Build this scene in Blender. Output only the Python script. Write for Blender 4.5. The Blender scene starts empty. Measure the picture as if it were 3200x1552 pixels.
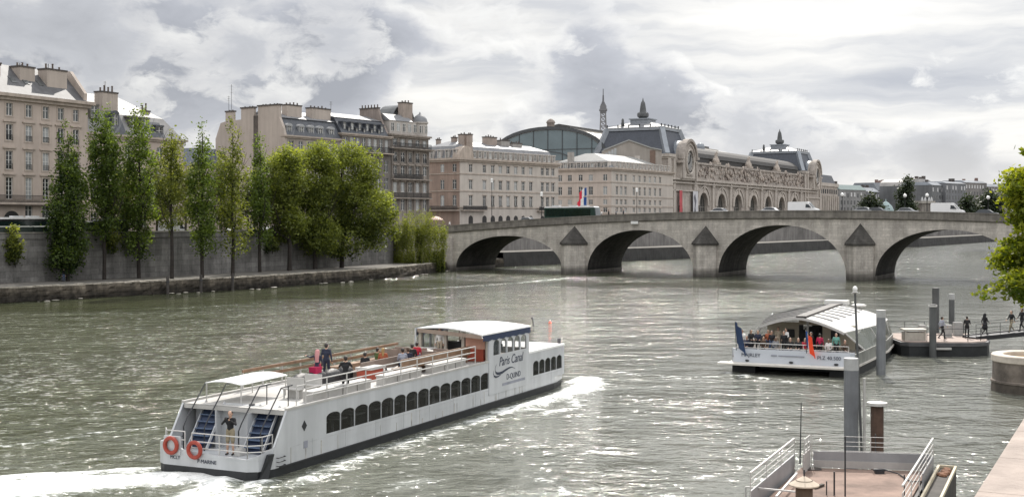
import bpy, bmesh, math, random
import numpy as np
from mathutils import Vector, Matrix
RND = random.Random(11)
NR = np.random.default_rng(5)
COL = bpy.context.scene.collection
SC = bpy.context.scene
F, U0, V0, CH = 3900.0, 1600.0, 685.0, 10.5     # focal length, principal column, horizon row, eye height
def at(u, v, Y): return Vector(((u-U0)/F*Y, Y, CH-(v-V0)/F*Y))
def gnd(u, v, z=0.0):
    Y = F*(CH-z)/(v-V0); return at(u, v, Y)
def zrow(v, Y): return CH+(V0-v)/F*Y
def s_at_u(o, d, u):
    k = (u-U0)/F
    return (k*o[1]-o[0])/(d[0]-k*d[1])
D2R = math.radians

class MB:
    """collects faces and links them as one mesh object"""
    def __init__(s): s.v=[]; s.f=[]; s.m=[]; s.mi=0; s.M=None
    def add(s, vs, fs):
        b=len(s.v)
        if s.M is not None: vs=[s.M@Vector(p) for p in vs]
        s.v+=[tuple(p) for p in vs]; s.f+=[tuple(i+b for i in f) for f in fs]; s.m+=[s.mi]*len(fs)
        return s
    def box(s,x0,x1,y0,y1,z0,z1):
        return s.add([(x0,y0,z0),(x1,y0,z0),(x1,y1,z0),(x0,y1,z0),(x0,y0,z1),(x1,y0,z1),(x1,y1,z1),(x0,y1,z1)],
            [(0,3,2,1),(4,5,6,7),(0,1,5,4),(1,2,6,5),(2,3,7,6),(3,0,4,7)])
    def hexa(s,p): return s.add(p,[(0,3,2,1),(4,5,6,7),(0,1,5,4),(1,2,6,5),(2,3,7,6),(3,0,4,7)])
    def frus(s,a,b):   # rectangles (x0,x1,y0,y1,z)
        return s.hexa([(a[0],a[2],a[4]),(a[1],a[2],a[4]),(a[1],a[3],a[4]),(a[0],a[3],a[4]),(b[0],b[2],b[4]),(b[1],b[2],b[4]),(b[1],b[3],b[4]),(b[0],b[3],b[4])])
    def quad(s,*p): return s.add(p,[tuple(range(len(p)))])
    def prism(s,poly,ax,a,b):
        n=len(poly)
        def P(q,t): return {'x':(t,q[0],q[1]),'y':(q[0],t,q[1]),'z':(q[0],q[1],t)}[ax]
        vs=[P(q,a) for q in poly]+[P(q,b) for q in poly]
        return s.add(vs,[tuple(range(n))[::-1],tuple(range(n,2*n))]+[(i,(i+1)%n,(i+1)%n+n,i+n) for i in range(n)])
    def beam(s,p,q,w,h=None,up=(0,0,1)):
        h=h or w; p=Vector(p);q=Vector(q); d=(q-p).normalized(); u=Vector(up)
        if abs(d.dot(u))>.95: u=Vector((1,0,0))
        r=d.cross(u).normalized()*(w/2); u=r.cross(d).normalized()*(h/2)
        return s.hexa([p-r-u,p+r-u,q+r-u,q-r-u,p-r+u,p+r+u,q+r+u,q-r+u])
    def tube(s,pts,r,n=6,r1=None,closed=False):
        pts=[Vector(p) for p in pts]; N=len(pts); vs=[];fs=[]
        prev=None
        for i,p in enumerate(pts):
            if closed: d=(pts[(i+1)%N]-pts[i-1])
            else: d=(pts[min(i+1,N-1)]-pts[max(i-1,0)])
            d=d.normalized() if d.length>1e-9 else Vector((0,0,1))
            u=Vector((0,0,1)) if abs(d.z)<.9 else Vector((1,0,0))
            if prev is not None:
                u=prev-d*prev.dot(d)
                u=u.normalized() if u.length>1e-6 else Vector((1,0,0))
            a=d.cross(u).normalized() if d.cross(u).length>1e-6 else Vector((1,0,0)); u=a.cross(d).normalized(); prev=u
            rr=r if r1 is None else r+(r1-r)*i/max(1,N-1)
            vs+=[p+(a*math.cos(2*math.pi*k/n)+u*math.sin(2*math.pi*k/n))*rr for k in range(n)]
        M=N if closed else N-1
        for i in range(M):
            j=(i+1)%N
            fs+=[(i*n+k,i*n+(k+1)%n,j*n+(k+1)%n,j*n+k) for k in range(n)]
        if not closed: fs+=[tuple(range(n))[::-1],tuple((N-1)*n+k for k in range(n))]
        return s.add(vs,fs)
    def lathe(s,prof,n=16,c=(0,0,0)):
        vs=[];fs=[]
        for r,z in prof: vs+=[(c[0]+max(r,.001)*math.cos(2*math.pi*k/n),c[1]+max(r,.001)*math.sin(2*math.pi*k/n),c[2]+z) for k in range(n)]
        for i in range(len(prof)-1): fs+=[(i*n+k,i*n+(k+1)%n,(i+1)*n+(k+1)%n,(i+1)*n+k) for k in range(n)]
        fs+=[tuple(range(n))[::-1],tuple((len(prof)-1)*n+k for k in range(n))]
        return s.add(vs,fs)
    def ball(s,c,r,n=10,m=6,sx=1,sy=1,sz=1):
        vs=[];fs=[]
        for j in range(m+1):
            t=math.pi*j/m
            for k in range(n):
                a=2*math.pi*k/n; q=max(math.sin(t),.002)
                vs.append((c[0]+r*sx*q*math.cos(a),c[1]+r*sy*q*math.sin(a),c[2]+r*sz*math.cos(t)))
        for j in range(m): fs+=[(j*n+k,(j+1)*n+k,(j+1)*n+(k+1)%n,j*n+(k+1)%n) for k in range(n)]
        return s.add(vs,fs)
    def mesh(s,name,mats,smooth=False,recalc=True):
        me=bpy.data.meshes.new(name); me.from_pydata(s.v,[],s.f)
        if not isinstance(mats,(list,tuple)): mats=[mats]
        for m in mats: me.materials.append(m)
        me.polygons.foreach_set('material_index',s.m)
        if recalc:
            bm=bmesh.new(); bm.from_mesh(me); bmesh.ops.recalc_face_normals(bm,faces=bm.faces); bm.to_mesh(me); bm.free()
        if smooth:
            me.polygons.foreach_set('use_smooth',[True]*len(me.polygons))
            try: me.set_sharp_from_angle(angle=D2R(38))
            except Exception: pass
        me.update(); return me
    def build(s,name,mats,parent=None,smooth=False,recalc=True,label=None):
        o=bpy.data.objects.new(name,s.mesh(name,mats,smooth,recalc)); COL.objects.link(o)
        if parent is not None: o.parent=parent
        if label: o['label']=label
        return o
def link_mesh(name,me,parent=None,loc=(0,0,0),rz=0,sc=None):
    o=bpy.data.objects.new(name,me); COL.objects.link(o); o.parent=parent
    o.location=loc; o.rotation_euler=(0,0,rz)
    if sc: o.scale=sc
    return o
LABELS={}
def tag(o,label=None,cat=None,group=None,kind=None):
    if label: o['label']=label
    if cat: o['category']=cat
    if group: o['group']=group
    if kind: o['kind']=kind
    return o
def thing(name,label,cat,loc=(0,0,0),rz=0,group=None):
    o=bpy.data.objects.new(name,None); COL.objects.link(o); o.empty_display_size=.3
    o.location=loc; o.rotation_euler=(0,0,rz)
    return tag(o,label,cat,group)
def copy_tree(o,parent=None):
    c=o.copy(); COL.objects.link(c); c.parent=parent
    for ch in list(o.children): copy_tree(ch,c)
    return c
def dup(o,loc,rz,label,group=None,sc=None):
    c=copy_tree(o); c.location=loc; c.rotation_euler=(0,0,rz); c['label']=label
    if group: c['group']=group
    if sc: c.scale=sc
    return c
def LM(o): return Matrix.Translation(o.location)@Matrix.Rotation(o.rotation_euler.z,4,'Z')

# ------------------------------------------------------------ materials
MATS={}
def nd(nt,t,**kw):
    n=nt.nodes.new(t)
    for k,v in kw.items():
        if k=='ins':
            for a,b in v.items(): n.inputs[a].default_value=b
        else: setattr(n,k,v)
    return n
def math_n(nt,op,a,b=None,clamp=False):
    n=nt.nodes.new('ShaderNodeMath'); n.operation=op; n.use_clamp=clamp
    for i,x in enumerate((a,b)):
        if x is None: continue
        if isinstance(x,(int,float)): n.inputs[i].default_value=x
        else: nt.links.new(x,n.inputs[i])
    return n.outputs[0]
def ramp(nt,fac,stops,interp='LINEAR'):
    n=nt.nodes.new('ShaderNodeValToRGB'); n.color_ramp.interpolation=interp
    e=n.color_ramp.elements
    while len(e)<len(stops): e.new(.5)
    for i,(p,c) in enumerate(stops):
        e[i].position=p
        if isinstance(c,(int,float)): c=(c,c,c)
        e[i].color=(*c[:3],1)
    nt.links.new(fac,n.inputs[0]); return n.outputs[0]
def mixc(nt,fac,a,b,mode='MIX'):
    n=nt.nodes.new('ShaderNodeMix'); n.data_type='RGBA'; n.blend_type=mode
    for i,x in ((0,fac),(6,a),(7,b)):
        if isinstance(x,(int,float)): n.inputs[i].default_value=x
        elif isinstance(x,tuple): n.inputs[i].default_value=(*x[:3],1)
        else: nt.links.new(x,n.inputs[i])
    return n.outputs[2]
def noise_n(nt,vec,scale,detail=4,rough=.55,dim='3D',dist=0):
    n=nt.nodes.new('ShaderNodeTexNoise'); n.noise_dimensions=dim
    n.inputs['Scale'].default_value=scale; n.inputs['Detail'].default_value=detail; n.inputs['Roughness'].default_value=rough; n.inputs['Distortion'].default_value=dist
    if vec is not None: nt.links.new(vec,n.inputs['Vector'])
    return n.outputs['Fac']
def mapping(nt,vec,sc=(1,1,1),rot=(0,0,0),loc=(0,0,0)):
    n=nt.nodes.new('ShaderNodeMapping'); n.inputs['Scale'].default_value=sc; n.inputs['Rotation'].default_value=rot; n.inputs['Location'].default_value=loc
    nt.links.new(vec,n.inputs['Vector']); return n.outputs[0]
def newmat(name):
    m=bpy.data.materials.new(name); m.use_nodes=True; nt=m.node_tree
    return m,nt,nt.nodes['Principled BSDF']
def mat(name,col,rough=.7,metal=0,var=.18,scale=1.5,bump=0,bscale=8,streak=0,coat=0,spec=.5,emit=0):
    """plain surface: base colour broken up by two noises, optional vertical rain streaks and bump"""
    if name in MATS: return MATS[name]
    m,nt,b=newmat(name)
    pos=nd(nt,'ShaderNodeNewGeometry').outputs['Position']
    f=noise_n(nt,pos,scale,6,.62)
    c0=tuple(max(0,x*(1-var)) for x in col); c1=tuple(min(1,x*(1+var)) for x in col)
    c=ramp(nt,f,[(.3,c0),(.7,c1)])
    if streak:
        g=noise_n(nt,mapping(nt,pos,(1.1,1.1,.10)),1.0,6,.65)
        g=ramp(nt,g,[(.42,1-streak),(.62,1.0)])
        c=mixc(nt,1.0,c,g,'MULTIPLY')
    nt.links.new(c,b.inputs['Base Color'])
    b.inputs['Roughness'].default_value=rough; b.inputs['Metallic'].default_value=metal
    b.inputs['Specular IOR Level'].default_value=spec
    if coat: b.inputs['Coat Weight'].default_value=coat; b.inputs['Coat Roughness'].default_value=.08
    if bump:
        bn=nd(nt,'ShaderNodeBump'); bn.inputs['Strength'].default_value=bump; bn.inputs['Distance'].default_value=.05
        nt.links.new(noise_n(nt,pos,bscale,5,.6),bn.inputs['Height']); nt.links.new(bn.outputs[0],b.inputs['Normal'])
    MATS[name]=m; return m
def stone(name,col,bw=1.2,bh=.5,mort=.35,var=.25,rot=0,streak=.3,stain=.25,damp=None,bump=.4):
    """coursed masonry in object space: x along the wall, z up"""
    if name in MATS: return MATS[name]
    m,nt,b=newmat(name)
    tc=nd(nt,'ShaderNodeTexCoord').outputs['Object']
    sp=nd(nt,'ShaderNodeSeparateXYZ'); nt.links.new(tc,sp.inputs[0])
    cb=nd(nt,'ShaderNodeCombineXYZ')
    nt.links.new(math_n(nt,'ADD',sp.outputs[0],sp.outputs[1]),cb.inputs[0]); nt.links.new(sp.outputs[2],cb.inputs[1])
    bt=nd(nt,'ShaderNodeTexBrick'); nt.links.new(cb.outputs[0],bt.inputs['Vector'])
    bt.inputs['Scale'].default_value=1; bt.inputs['Brick Width'].default_value=bw; bt.inputs['Row Height'].default_value=bh
    bt.inputs['Mortar Size'].default_value=.018; bt.inputs['Bias'].default_value=0
    bt.inputs['Color1'].default_value=(*[x*(1-var*.5) for x in col],1); bt.inputs['Color2'].default_value=(*[min(1,x*(1+var*.5)) for x in col],1)
    bt.inputs['Mortar'].default_value=(*[x*mort for x in col],1)
    n1=noise_n(nt,tc,.35,7,.65); n2=noise_n(nt,tc,3.5,5,.6)
    c=mixc(nt,1.0,bt.outputs['Color'],ramp(nt,n1,[(.32,1-stain),(.66,1.12)]),'MULTIPLY')
    c=mixc(nt,1.0,c,ramp(nt,n2,[(.3,.86),(.7,1.1)]),'MULTIPLY')
    if streak:
        g=noise_n(nt,mapping(nt,tc,(.7,.7,.10)),1.0,7,.7)
        c=mixc(nt,1.0,c,ramp(nt,g,[(.44,1-streak),(.6,1.0)]),'MULTIPLY')
    if damp is not None:   # dark tide line just above the water
        zz=nd(nt,'ShaderNodeSeparateXYZ'); nt.links.new(nd(nt,'ShaderNodeNewGeometry').outputs['Position'],zz.inputs[0])
        h=math_n(nt,'ADD',zz.outputs[2],math_n(nt,'MULTIPLY',n2,-.5))
        c=mixc(nt,1.0,c,ramp(nt,math_n(nt,'DIVIDE',h,damp,True),[(0.0,.22),(.5,.45),(1,1.0)]),'MULTIPLY')
    nt.links.new(c,b.inputs['Base Color']); b.inputs['Roughness'].default_value=.9; b.inputs['Specular IOR Level'].default_value=.25
    bn=nd(nt,'ShaderNodeBump'); bn.inputs['Strength'].default_value=bump; bn.inputs['Distance'].default_value=.06
    nt.links.new(math_n(nt,'ADD',math_n(nt,'MULTIPLY',bt.outputs['Fac'],-.6),n2),bn.inputs['Height']); nt.links.new(bn.outputs[0],b.inputs['Normal'])
    MATS[name]=m; return m
def glassy(name,col,rough=.12,spec=.5):
    return mat(name,col,rough,0,.35,.4,spec=spec)
def leafmat(name,dark,light,trans=.45,rough=.55):
    if name in MATS: return MATS[name]
    m,nt,b=newmat(name)
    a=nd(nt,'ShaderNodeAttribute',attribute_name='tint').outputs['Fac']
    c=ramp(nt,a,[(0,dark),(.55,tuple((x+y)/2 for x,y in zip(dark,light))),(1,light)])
    nt.links.new(c,b.inputs['Base Color']); b.inputs['Roughness'].default_value=rough; b.inputs['Specular IOR Level'].default_value=.35
    tr=nd(nt,'ShaderNodeBsdfTranslucent'); c2=mixc(nt,1.0,c,(1.5,1.45,.55),'MULTIPLY'); nt.links.new(c2,tr.inputs[0])
    mx=nd(nt,'ShaderNodeMixShader'); mx.inputs[0].default_value=trans
    nt.links.new(b.outputs[0],mx.inputs[1]); nt.links.new(tr.outputs[0],mx.inputs[2])
    nt.links.new(mx.outputs[0],nt.nodes['Material Output'].inputs[0]); MATS[name]=m; return m

# ------------------------------------------------------------ camera, sun, sky
cam=bpy.data.cameras.new('camera'); co=bpy.data.objects.new('camera',cam); COL.objects.link(co)
co.location=(0,0,CH); co.rotation_euler=(math.pi/2,0,0)
cam.sensor_width=36; cam.lens=36*F/3200; cam.shift_y=-(776-V0)/3200; cam.clip_start=.5; cam.clip_end=20000
SC.camera=co
SUN_EL,SUN_AZ=D2R(44),D2R(9)      # azimuth clockwise from the view axis (+Y)
sl=bpy.data.lights.new('sun','SUN'); sl.energy=4.7; sl.angle=D2R(.5); sl.color=(1,.945,.87)
so=bpy.data.objects.new('sun',sl); COL.objects.link(so); so.location=(0,0,200)
sd=Vector((math.sin(SUN_AZ)*math.cos(SUN_EL),math.cos(SUN_AZ)*math.cos(SUN_EL),math.sin(SUN_EL)))
so.rotation_euler=sd.to_track_quat('Z','Y').to_euler()
def make_world():
    w=bpy.data.worlds.new('World'); SC.world=w; w.use_nodes=True; nt=w.node_tree
    bg=nt.nodes['Background']; out=nt.nodes['World Output']
    sky=nd(nt,'ShaderNodeTexSky'); sky.sky_type='NISHITA'; sky.sun_disc=False; sky.sun_elevation=SUN_EL; sky.sun_rotation=SUN_AZ
    nt.links.new(sky.outputs[0],bg.inputs[0]); bg.inputs[1].default_value=.07
    d=nd(nt,'ShaderNodeTexCoord').outputs['Generated']
    sp=nd(nt,'ShaderNodeSeparateXYZ'); nt.links.new(d,sp.inputs[0]); x,y,z=sp.outputs
    az=math_n(nt,'ARCTAN2',x,y); el=math_n(nt,'ARCSINE',z)
    elp=math_n(nt,'MAXIMUM',el,0.0)
    # azimuth/elevation sheet, squashed towards the horizon like a receding cloud deck
    cb=nd(nt,'ShaderNodeCombineXYZ'); nt.links.new(az,cb.inputs[0]); nt.links.new(math_n(nt,'POWER',elp,.85),cb.inputs[1])
    P=cb.outputs[0]
    def warp(vec,sc,amt,loc):
        n=nt.nodes.new('ShaderNodeTexNoise'); n.inputs['Scale'].default_value=1; n.inputs['Detail'].default_value=4
        nt.links.new(mapping(nt,vec,sc,loc=loc),n.inputs['Vector'])
        v=nd(nt,'ShaderNodeVectorMath',operation='SUBTRACT'); nt.links.new(n.outputs['Color'],v.inputs[0]); v.inputs[1].default_value=(.5,.5,.5)
        v2=nd(nt,'ShaderNodeVectorMath',operation='MULTIPLY'); nt.links.new(v.outputs[0],v2.inputs[0]); v2.inputs[1].default_value=amt
        v3=nd(nt,'ShaderNodeVectorMath',operation='ADD'); nt.links.new(vec,v3.inputs[0]); nt.links.new(v2.outputs[0],v3.inputs[1]); return v3.outputs[0]
    Q=warp(P,(14,22,1),(.05,.03,0),(3.1,1.7,0))
    def field(n,gain,lumps):
        d=math_n(nt,'ADD',math_n(nt,'MULTIPLY',math_n(nt,'SUBTRACT',n,.5),gain),.5)
        for a,e,ra,re,wt in lumps:
            dx=math_n(nt,'DIVIDE',math_n(nt,'SUBTRACT',az,a),ra); dy=math_n(nt,'DIVIDE',math_n(nt,'SUBTRACT',el,e),re)
            g=math_n(nt,'POWER',2.718,math_n(nt,'MULTIPLY',math_n(nt,'ADD',math_n(nt,'MULTIPLY',dx,dx),math_n(nt,'MULTIPLY',dy,dy)),-1.0))
            d=math_n(nt,'ADD',d,math_n(nt,'MULTIPLY',g,wt))
        return d
    # high sheet: streaky, pale
    n2=noise_n(nt,mapping(nt,Q,(4.5,30,1),rot=(0,0,.10),loc=SKYL2),1,7,.55)
    back=ramp(nt,field(n2,1.25,SKYHIGH),[(.22,(.56,.58,.63)),(.45,(.70,.71,.735)),(.62,(.86,.855,.845)),(.82,(1.0,.985,.955))])
    # two decks of heaped cloud, bright rims and grey bellies, the nearer over the farther
    c=back
    for sc,loc,lumps,tone in (((8,13,1),SKYL1,SKYLUMPS,.0),((11.5,16.5,1),(9.3,2.2,0),SKYLUMPS2,.07)):
        n1=noise_n(nt,mapping(nt,Q,sc,loc=loc),1,10,.60)
        d=field(n1,1.75,lumps)
        # light falls from above: compare with the density a little higher up
        up_=noise_n(nt,mapping(nt,Q,sc,loc=(loc[0]+.06,loc[1]+.26,0)),1,7,.58)
        sh=math_n(nt,'MULTIPLY',math_n(nt,'SUBTRACT',n1,up_),.9)
        body=ramp(nt,math_n(nt,'SUBTRACT',d,sh),[(.49,(.97,.965,.95)),(.585,(.80,.80,.81)),(.72,(.60,.615,.66)),(1.0,(.46,.475,.52))])
        if tone: body=mixc(nt,tone*4,body,(.80,.80,.80))
        c=mixc(nt,ramp(nt,d,[(.475,0.0),(.60,.85),(.68,1.0)]),c,body)
    grad=nd(nt,'ShaderNodeMapRange'); grad.inputs[1].default_value=-.42; grad.inputs[2].default_value=.25; grad.inputs[3].default_value=.90; grad.inputs[4].default_value=1.06
    nt.links.new(az,grad.inputs[0]); c=mixc(nt,1.0,c,grad.outputs[0],'MULTIPLY')
    gm=nd(nt,'ShaderNodeGamma'); gm.inputs[1].default_value=1.22; nt.links.new(c,gm.inputs[0]); c=gm.outputs[0]
    # soft haze by the horizon, brighter overcast overhead and behind (lights the scene)
    hz=ramp(nt,elp,[(0,(.86,.84,.80)),(.10,(.86,.85,.83))])
    c=mixc(nt,ramp(nt,elp,[(0,.55),(.07,0.0)]),c,hz)
    up=nd(nt,'ShaderNodeMapRange'); up.interpolation_type='SMOOTHSTEP'; up.inputs[1].default_value=.22; up.inputs[2].default_value=.75; up.inputs[3].default_value=1.0; up.inputs[4].default_value=SKY_UP
    nt.links.new(el,up.inputs[0])
    bk=nd(nt,'ShaderNodeMapRange'); bk.interpolation_type='SMOOTHSTEP'; bk.inputs[1].default_value=.75; bk.inputs[2].default_value=-.5; bk.inputs[3].default_value=1.0; bk.inputs[4].default_value=SKY_BACK
    nt.links.new(y,bk.inputs[0])
    c=mixc(nt,1.0,c,math_n(nt,'MULTIPLY',up.outputs[0],bk.outputs[0]),'MULTIPLY')
    bg2=nd(nt,'ShaderNodeBackground'); bg2.inputs[1].default_value=SKY_STR; nt.links.new(c,bg2.inputs[0])
    mx=nd(nt,'ShaderNodeMixShader'); mx.inputs[0].default_value=.93
    nt.links.new(bg.outputs[0],mx.inputs[1]); nt.links.new(bg2.outputs[0],mx.inputs[2]); nt.links.new(mx.outputs[0],out.inputs[0])
SKYL1=(2.3,.4,0); SKYL2=(.7,5.2,0)
SKY_UP,SKY_BACK,SKY_STR=1.75,1.38,1.08
def px_dir(u,v): return math.atan2(u-U0,F),math.atan2(V0-v,math.hypot(F,u-U0))
def lump(u,v,ru,rv,w): a,e=px_dir(u,v); return (a,e,ru/F,rv/F,w)
SKYLUMPS=[lump(1950,330,330,150,.36),lump(2230,430,330,100,.30),lump(1840,130,190,130,.34),lump(150,260,500,150,.34),lump(640,300,420,130,.30),lump(1050,210,230,150,.42),lump(800,60,700,90,.22),lump(80,40,420,120,.16),
  lump(1370,330,200,110,-.40),lump(2650,60,700,150,-.5),lump(1330,30,260,60,-.25),lump(415,158,34,18,-.22),lump(2800,330,250,60,-.2),lump(3050,420,300,110,-.25)]
SKYLUMPS2=[lump(2920,485,130,62,.42),lump(3100,530,150,50,.32),lump(2560,480,330,90,.22),lump(1000,150,260,100,.25),lump(2650,60,750,170,-.5),lump(1400,240,260,160,-.3),lump(250,90,500,110,.22),lump(2080,60,200,70,-.3)]
SKYHIGH=[lump(2500,80,700,110,.22),lump(1420,60,260,60,.20),lump(1350,340,260,80,.2),lump(200,160,700,160,.06),lump(2900,250,300,50,-.14),lump(3100,430,250,90,.12),lump(1600,230,200,70,-.1)]
make_world()
SC.view_settings.view_transform='Standard'; SC.view_settings.look='None'; SC.view_settings.exposure=0; SC.view_settings.gamma=1
SC.render.engine='CYCLES'
cy=SC.cycles; cy.use_denoising=True; cy.max_bounces=6; cy.diffuse_bounces=3; cy.glossy_bounces=3; cy.transmission_bounces=4; cy.transparent_max_bounces=6
cy.sample_clamp_indirect=4; cy.caustics_reflective=False; cy.caustics_refractive=False
try: cy.denoiser='OPENIMAGEDENOISE'
except Exception: pass
# ------------------------------------------------------------ banks, water
LB=[(-330,-190),(-165,26.6),(-103,106),(-64.1,156.3),(-38.9,188.7),(-20.6,225),(-13.1,256),(-2,276),(29.6,313.8),(46.6,333),(76,382),(111,435),(155,476),(224,585),(330,715),(500,950),(900,1500),(2200,3300)]
RB=[(-55,-104),(-2.5,-2),(5.66,13.8),(30.3,62),(49,99),(103,193.6),(150,270),(250,430),(420,660),(700,1000),(1200,1600),(2600,3200)]
STREET=7.8; QUAY=1.85
def offset(poly,d):
    """shift a polyline sideways by d (positive = to the left of its direction)"""
    out=[]
    for i,p in enumerate(poly):
        a=Vector(poly[max(i-1,0)]); b=Vector(poly[min(i+1,len(poly)-1)]); t=(b-a).normalized()
        out.append((p[0]-t.y*d,p[1]+t.x*d))
    return out
def ribbon(mb,A,B,za,zb):
    n=len(A); vs=[(a[0],a[1],za) for a in A]+[(b[0],b[1],zb) for b in B]
    mb.add(vs,[(i,i+1,n+i+1,n+i) for i in range(n-1)])
def dense(poly,step):
    out=[]
    for a,b in zip(poly[:-1],poly[1:]):
        L=math.hypot(b[0]-a[0],b[1]-a[1]); n=max(1,int(L/step))
        out+=[(a[0]+(b[0]-a[0])*i/n,a[1]+(b[1]-a[1])*i/n) for i in range(n)]
    return out+[poly[-1]]
asph=mat('asphalt',(.055,.055,.058),.9,0,.25,.6,.3,20)
pave=mat('paving',(.20,.185,.165),.9,0,.3,.5,.3,10)
qpave=mat('quay_paving',(.105,.097,.085),.9,0,.35,.7,.4,9)
# street level on the left bank, far side included
LW=offset(LB,12.0)
mb=MB(); far=offset(LB,16); ribbon(mb,LW,far,STREET,STREET)
tag(mb.build('pavement',pave),kind='structure')
mb=MB(); far2=offset(LB,30); ribbon(mb,far,far2,STREET-.13,STREET-.13)
tag(mb.build('road',asph),kind='structure')
mb=MB(); ribbon(mb,far2,[(p[0]-2500,p[1]+1500) for p in far2],STREET,STREET)
tag(mb.build('ground',pave),kind='structure')
mb=MB(); ribbon(mb,far2,far2,STREET,STREET-.13); ribbon(mb,far,far,STREET,STREET-.13)
tag(mb.build('kerb',mat('kerbstone',(.3,.29,.27),.85)),kind='structure')
# lower quay walkway: top sheet
LBd=dense(LB[2:7],1.2)
mb=MB(); ribbon(mb,LB,offset(LB,12.0),QUAY,QUAY)
tag(mb.build('quay',qpave),kind='structure')
# rough masonry edge of the lower quay, with displaced blocks
def rough_edge(poly,z0,z1,name,m,amp=.25,rows=7,batter=.5):
    P=dense(poly,.45); n=len(P); r=random.Random(3); vs=[];fs=[]
    off=[[r.uniform(-1,1) for _ in range(rows+1)] for _ in range(n)]
    blk={}
    for i,p in enumerate(P):
        a=Vector(P[max(i-1,0)]);b=Vector(P[min(i+1,n-1)]);t=(b-a).normalized()
        for j in range(rows+1):
            f=j/rows; key=(i//4,j); q=blk.setdefault(key,r.uniform(-1,1))
            d=-batter*(1-f)+amp*(.5*q+.5*off[i][j])*(0 if j==rows else 1)
            vs.append((p[0]-t.y*d,p[1]+t.x*d,z0+(z1-z0)*f+(0 if j==rows else .05*off[i][j])))
    for i in range(n-1):
        for j in range(rows): a=i*(rows+1)+j; b=(i+1)*(rows+1)+j; fs.append((a,b,b+1,a+1))
    return MB().add(vs,fs).build(name,m)
rock=stone('quay_rock',(.15,.128,.10),2.4,.62,.35,.5,streak=.5,stain=.55,damp=1.1,bump=.9)
edge=rough_edge(LB[2:8],-.6,QUAY,'quay_edge',rock,.17)
tag(edge,'rough brown stone edge of the lower quay along the waterline','quay edge')
mb=MB(); r=random.Random(9); q=offset(LBd,.35)
for i in range(0,len(q)-1):
    a,b=q[i],q[i+1]; zz=QUAY+.02; t=(Vector(b)-Vector(a)).normalized(); nrm=Vector((-t.y,t.x))
    h=r.uniform(.05,.16); w=r.uniform(.32,.42)
    p=Vector(a)+t*.02; s=Vector(b)-t*.02
    c=[p-nrm*w,s-nrm*w,s+nrm*w,p+nrm*w]
    mb.hexa([(k.x,k.y,zz-.1) for k in c]+[(k.x,k.y,zz+h) for k in c])
cop=mb.build('coping',mat('quay_coping',(.34,.31,.26),.9,0,.5,1.2,.4,8),edge)
# fallen pale stones along the waterline
mb=MB(); r=random.Random(31); q=offset(LBd,-.75)
for i in range(0,len(q)-1):
    if r.random()<.5 and (i//9)%3!=1:
        a=Vector(q[i]); b=Vector(q[i+1]); L=r.uniform(.3,1.1); t=(b-a).normalized()
        mb.M=Matrix.Translation((a.x,a.y,r.uniform(-.08,.12)))@Matrix.Rotation(math.atan2(t.y,t.x)+r.uniform(-.2,.2),4,'Z')
        mb.ball((0,0,0),.5,7,4,L*1.3,.8,r.uniform(.12,.26))
mb.M=None
o=mb.build('waterline_stones',mat('wet_pale_stone',(.30,.28,.24),.6,0,.4,3),edge,smooth=True); o['kind']='stuff'
# upper quay wall with parapet
wallm=stone('quay_wall_stone',(.215,.208,.198),3.4,.85,.45,.3,streak=.3,stain=.4,bump=.25)
def qwall(poly,ztop,zbot,label,thick=.7,m=wallm):
    root=thing('quay_wall',label,'quay wall',(poly[0][0],poly[0][1],0))
    ox,oy=poly[0]
    P=[(a-ox,b-oy) for a,b in poly]; Bk=offset(P,thick); Fo=offset(P,-.12); 
    mb=MB(); ribbon(mb,P,P,zbot,ztop-.95); ribbon(mb,P,Fo,ztop-.95,ztop-.95); ribbon(mb,Fo,Fo,ztop-.95,ztop-.8);ribbon(mb,Fo,P,ztop-.8,ztop-.8)
    ribbon(mb,P,P,ztop-.8,ztop-.18); ribbon(mb,Bk,Bk,zbot+4,ztop-.18)
    mb.build('wall',m,root)
    a=offset(P,-.1); b=offset(P,thick+.1); mb=MB()
    ribbon(mb,a,a,ztop-.18,ztop); ribbon(mb,a,b,ztop,ztop); ribbon(mb,b,b,ztop-.18,ztop); ribbon(mb,a,P,ztop-.18,ztop-.18)
    mb.build('coping',mat('wall_coping',(.26,.245,.22),.9,0,.3,1,.3,8),root)
    return root
W1=LW[1:7]; W1=W1[:-1]+[(-22.5,249.5)]
qwall(W1,8.75,1.0,'tall dark grey stone quay wall behind the row of poplars')
qwall(offset(LB[7:16],12.0),8.75,1.0,'distant grey embankment wall seen through the bridge arches',m=mat('far_wall',(.20,.19,.18),.9,0,.4,.15,streak=.3))
tag(rough_edge(LB[7:15],-.6,3.2,'quay_edge',mat('far_quay_edge',(.035,.034,.033),.9,0,.4,.3),.1,3,.3),'distant dark low quay edge beyond the stone bridge','quay edge')
mb=MB(); ribbon(mb,LB[7:16],offset(LB[7:16],12.0),3.2,3.2); tag(mb.build('far_quay',qpave),kind='structure')
# right bank
RQ=offset(RB,-15)
mb=MB(); ribbon(mb,RB,RQ,2.0,2.0); tag(mb.build('right_quay',qpave),kind='structure')
mb=MB(); ribbon(mb,RQ,[(p[0]+2500,p[1]-1500) for p in RQ],7.4,7.4); ribbon(mb,RQ,RQ,1,7.4); tag(mb.build('right_ground',pave),kind='structure')
mb=MB(); ribbon(mb,RB,RB,-.6,2.0); tag(mb.build('quay_edge',stone('rb_edge',(.22,.2,.18),1.2,.5,damp=1.4)),'pale stone quay edge of the right bank beyond the stone bollard','quay edge')
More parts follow.
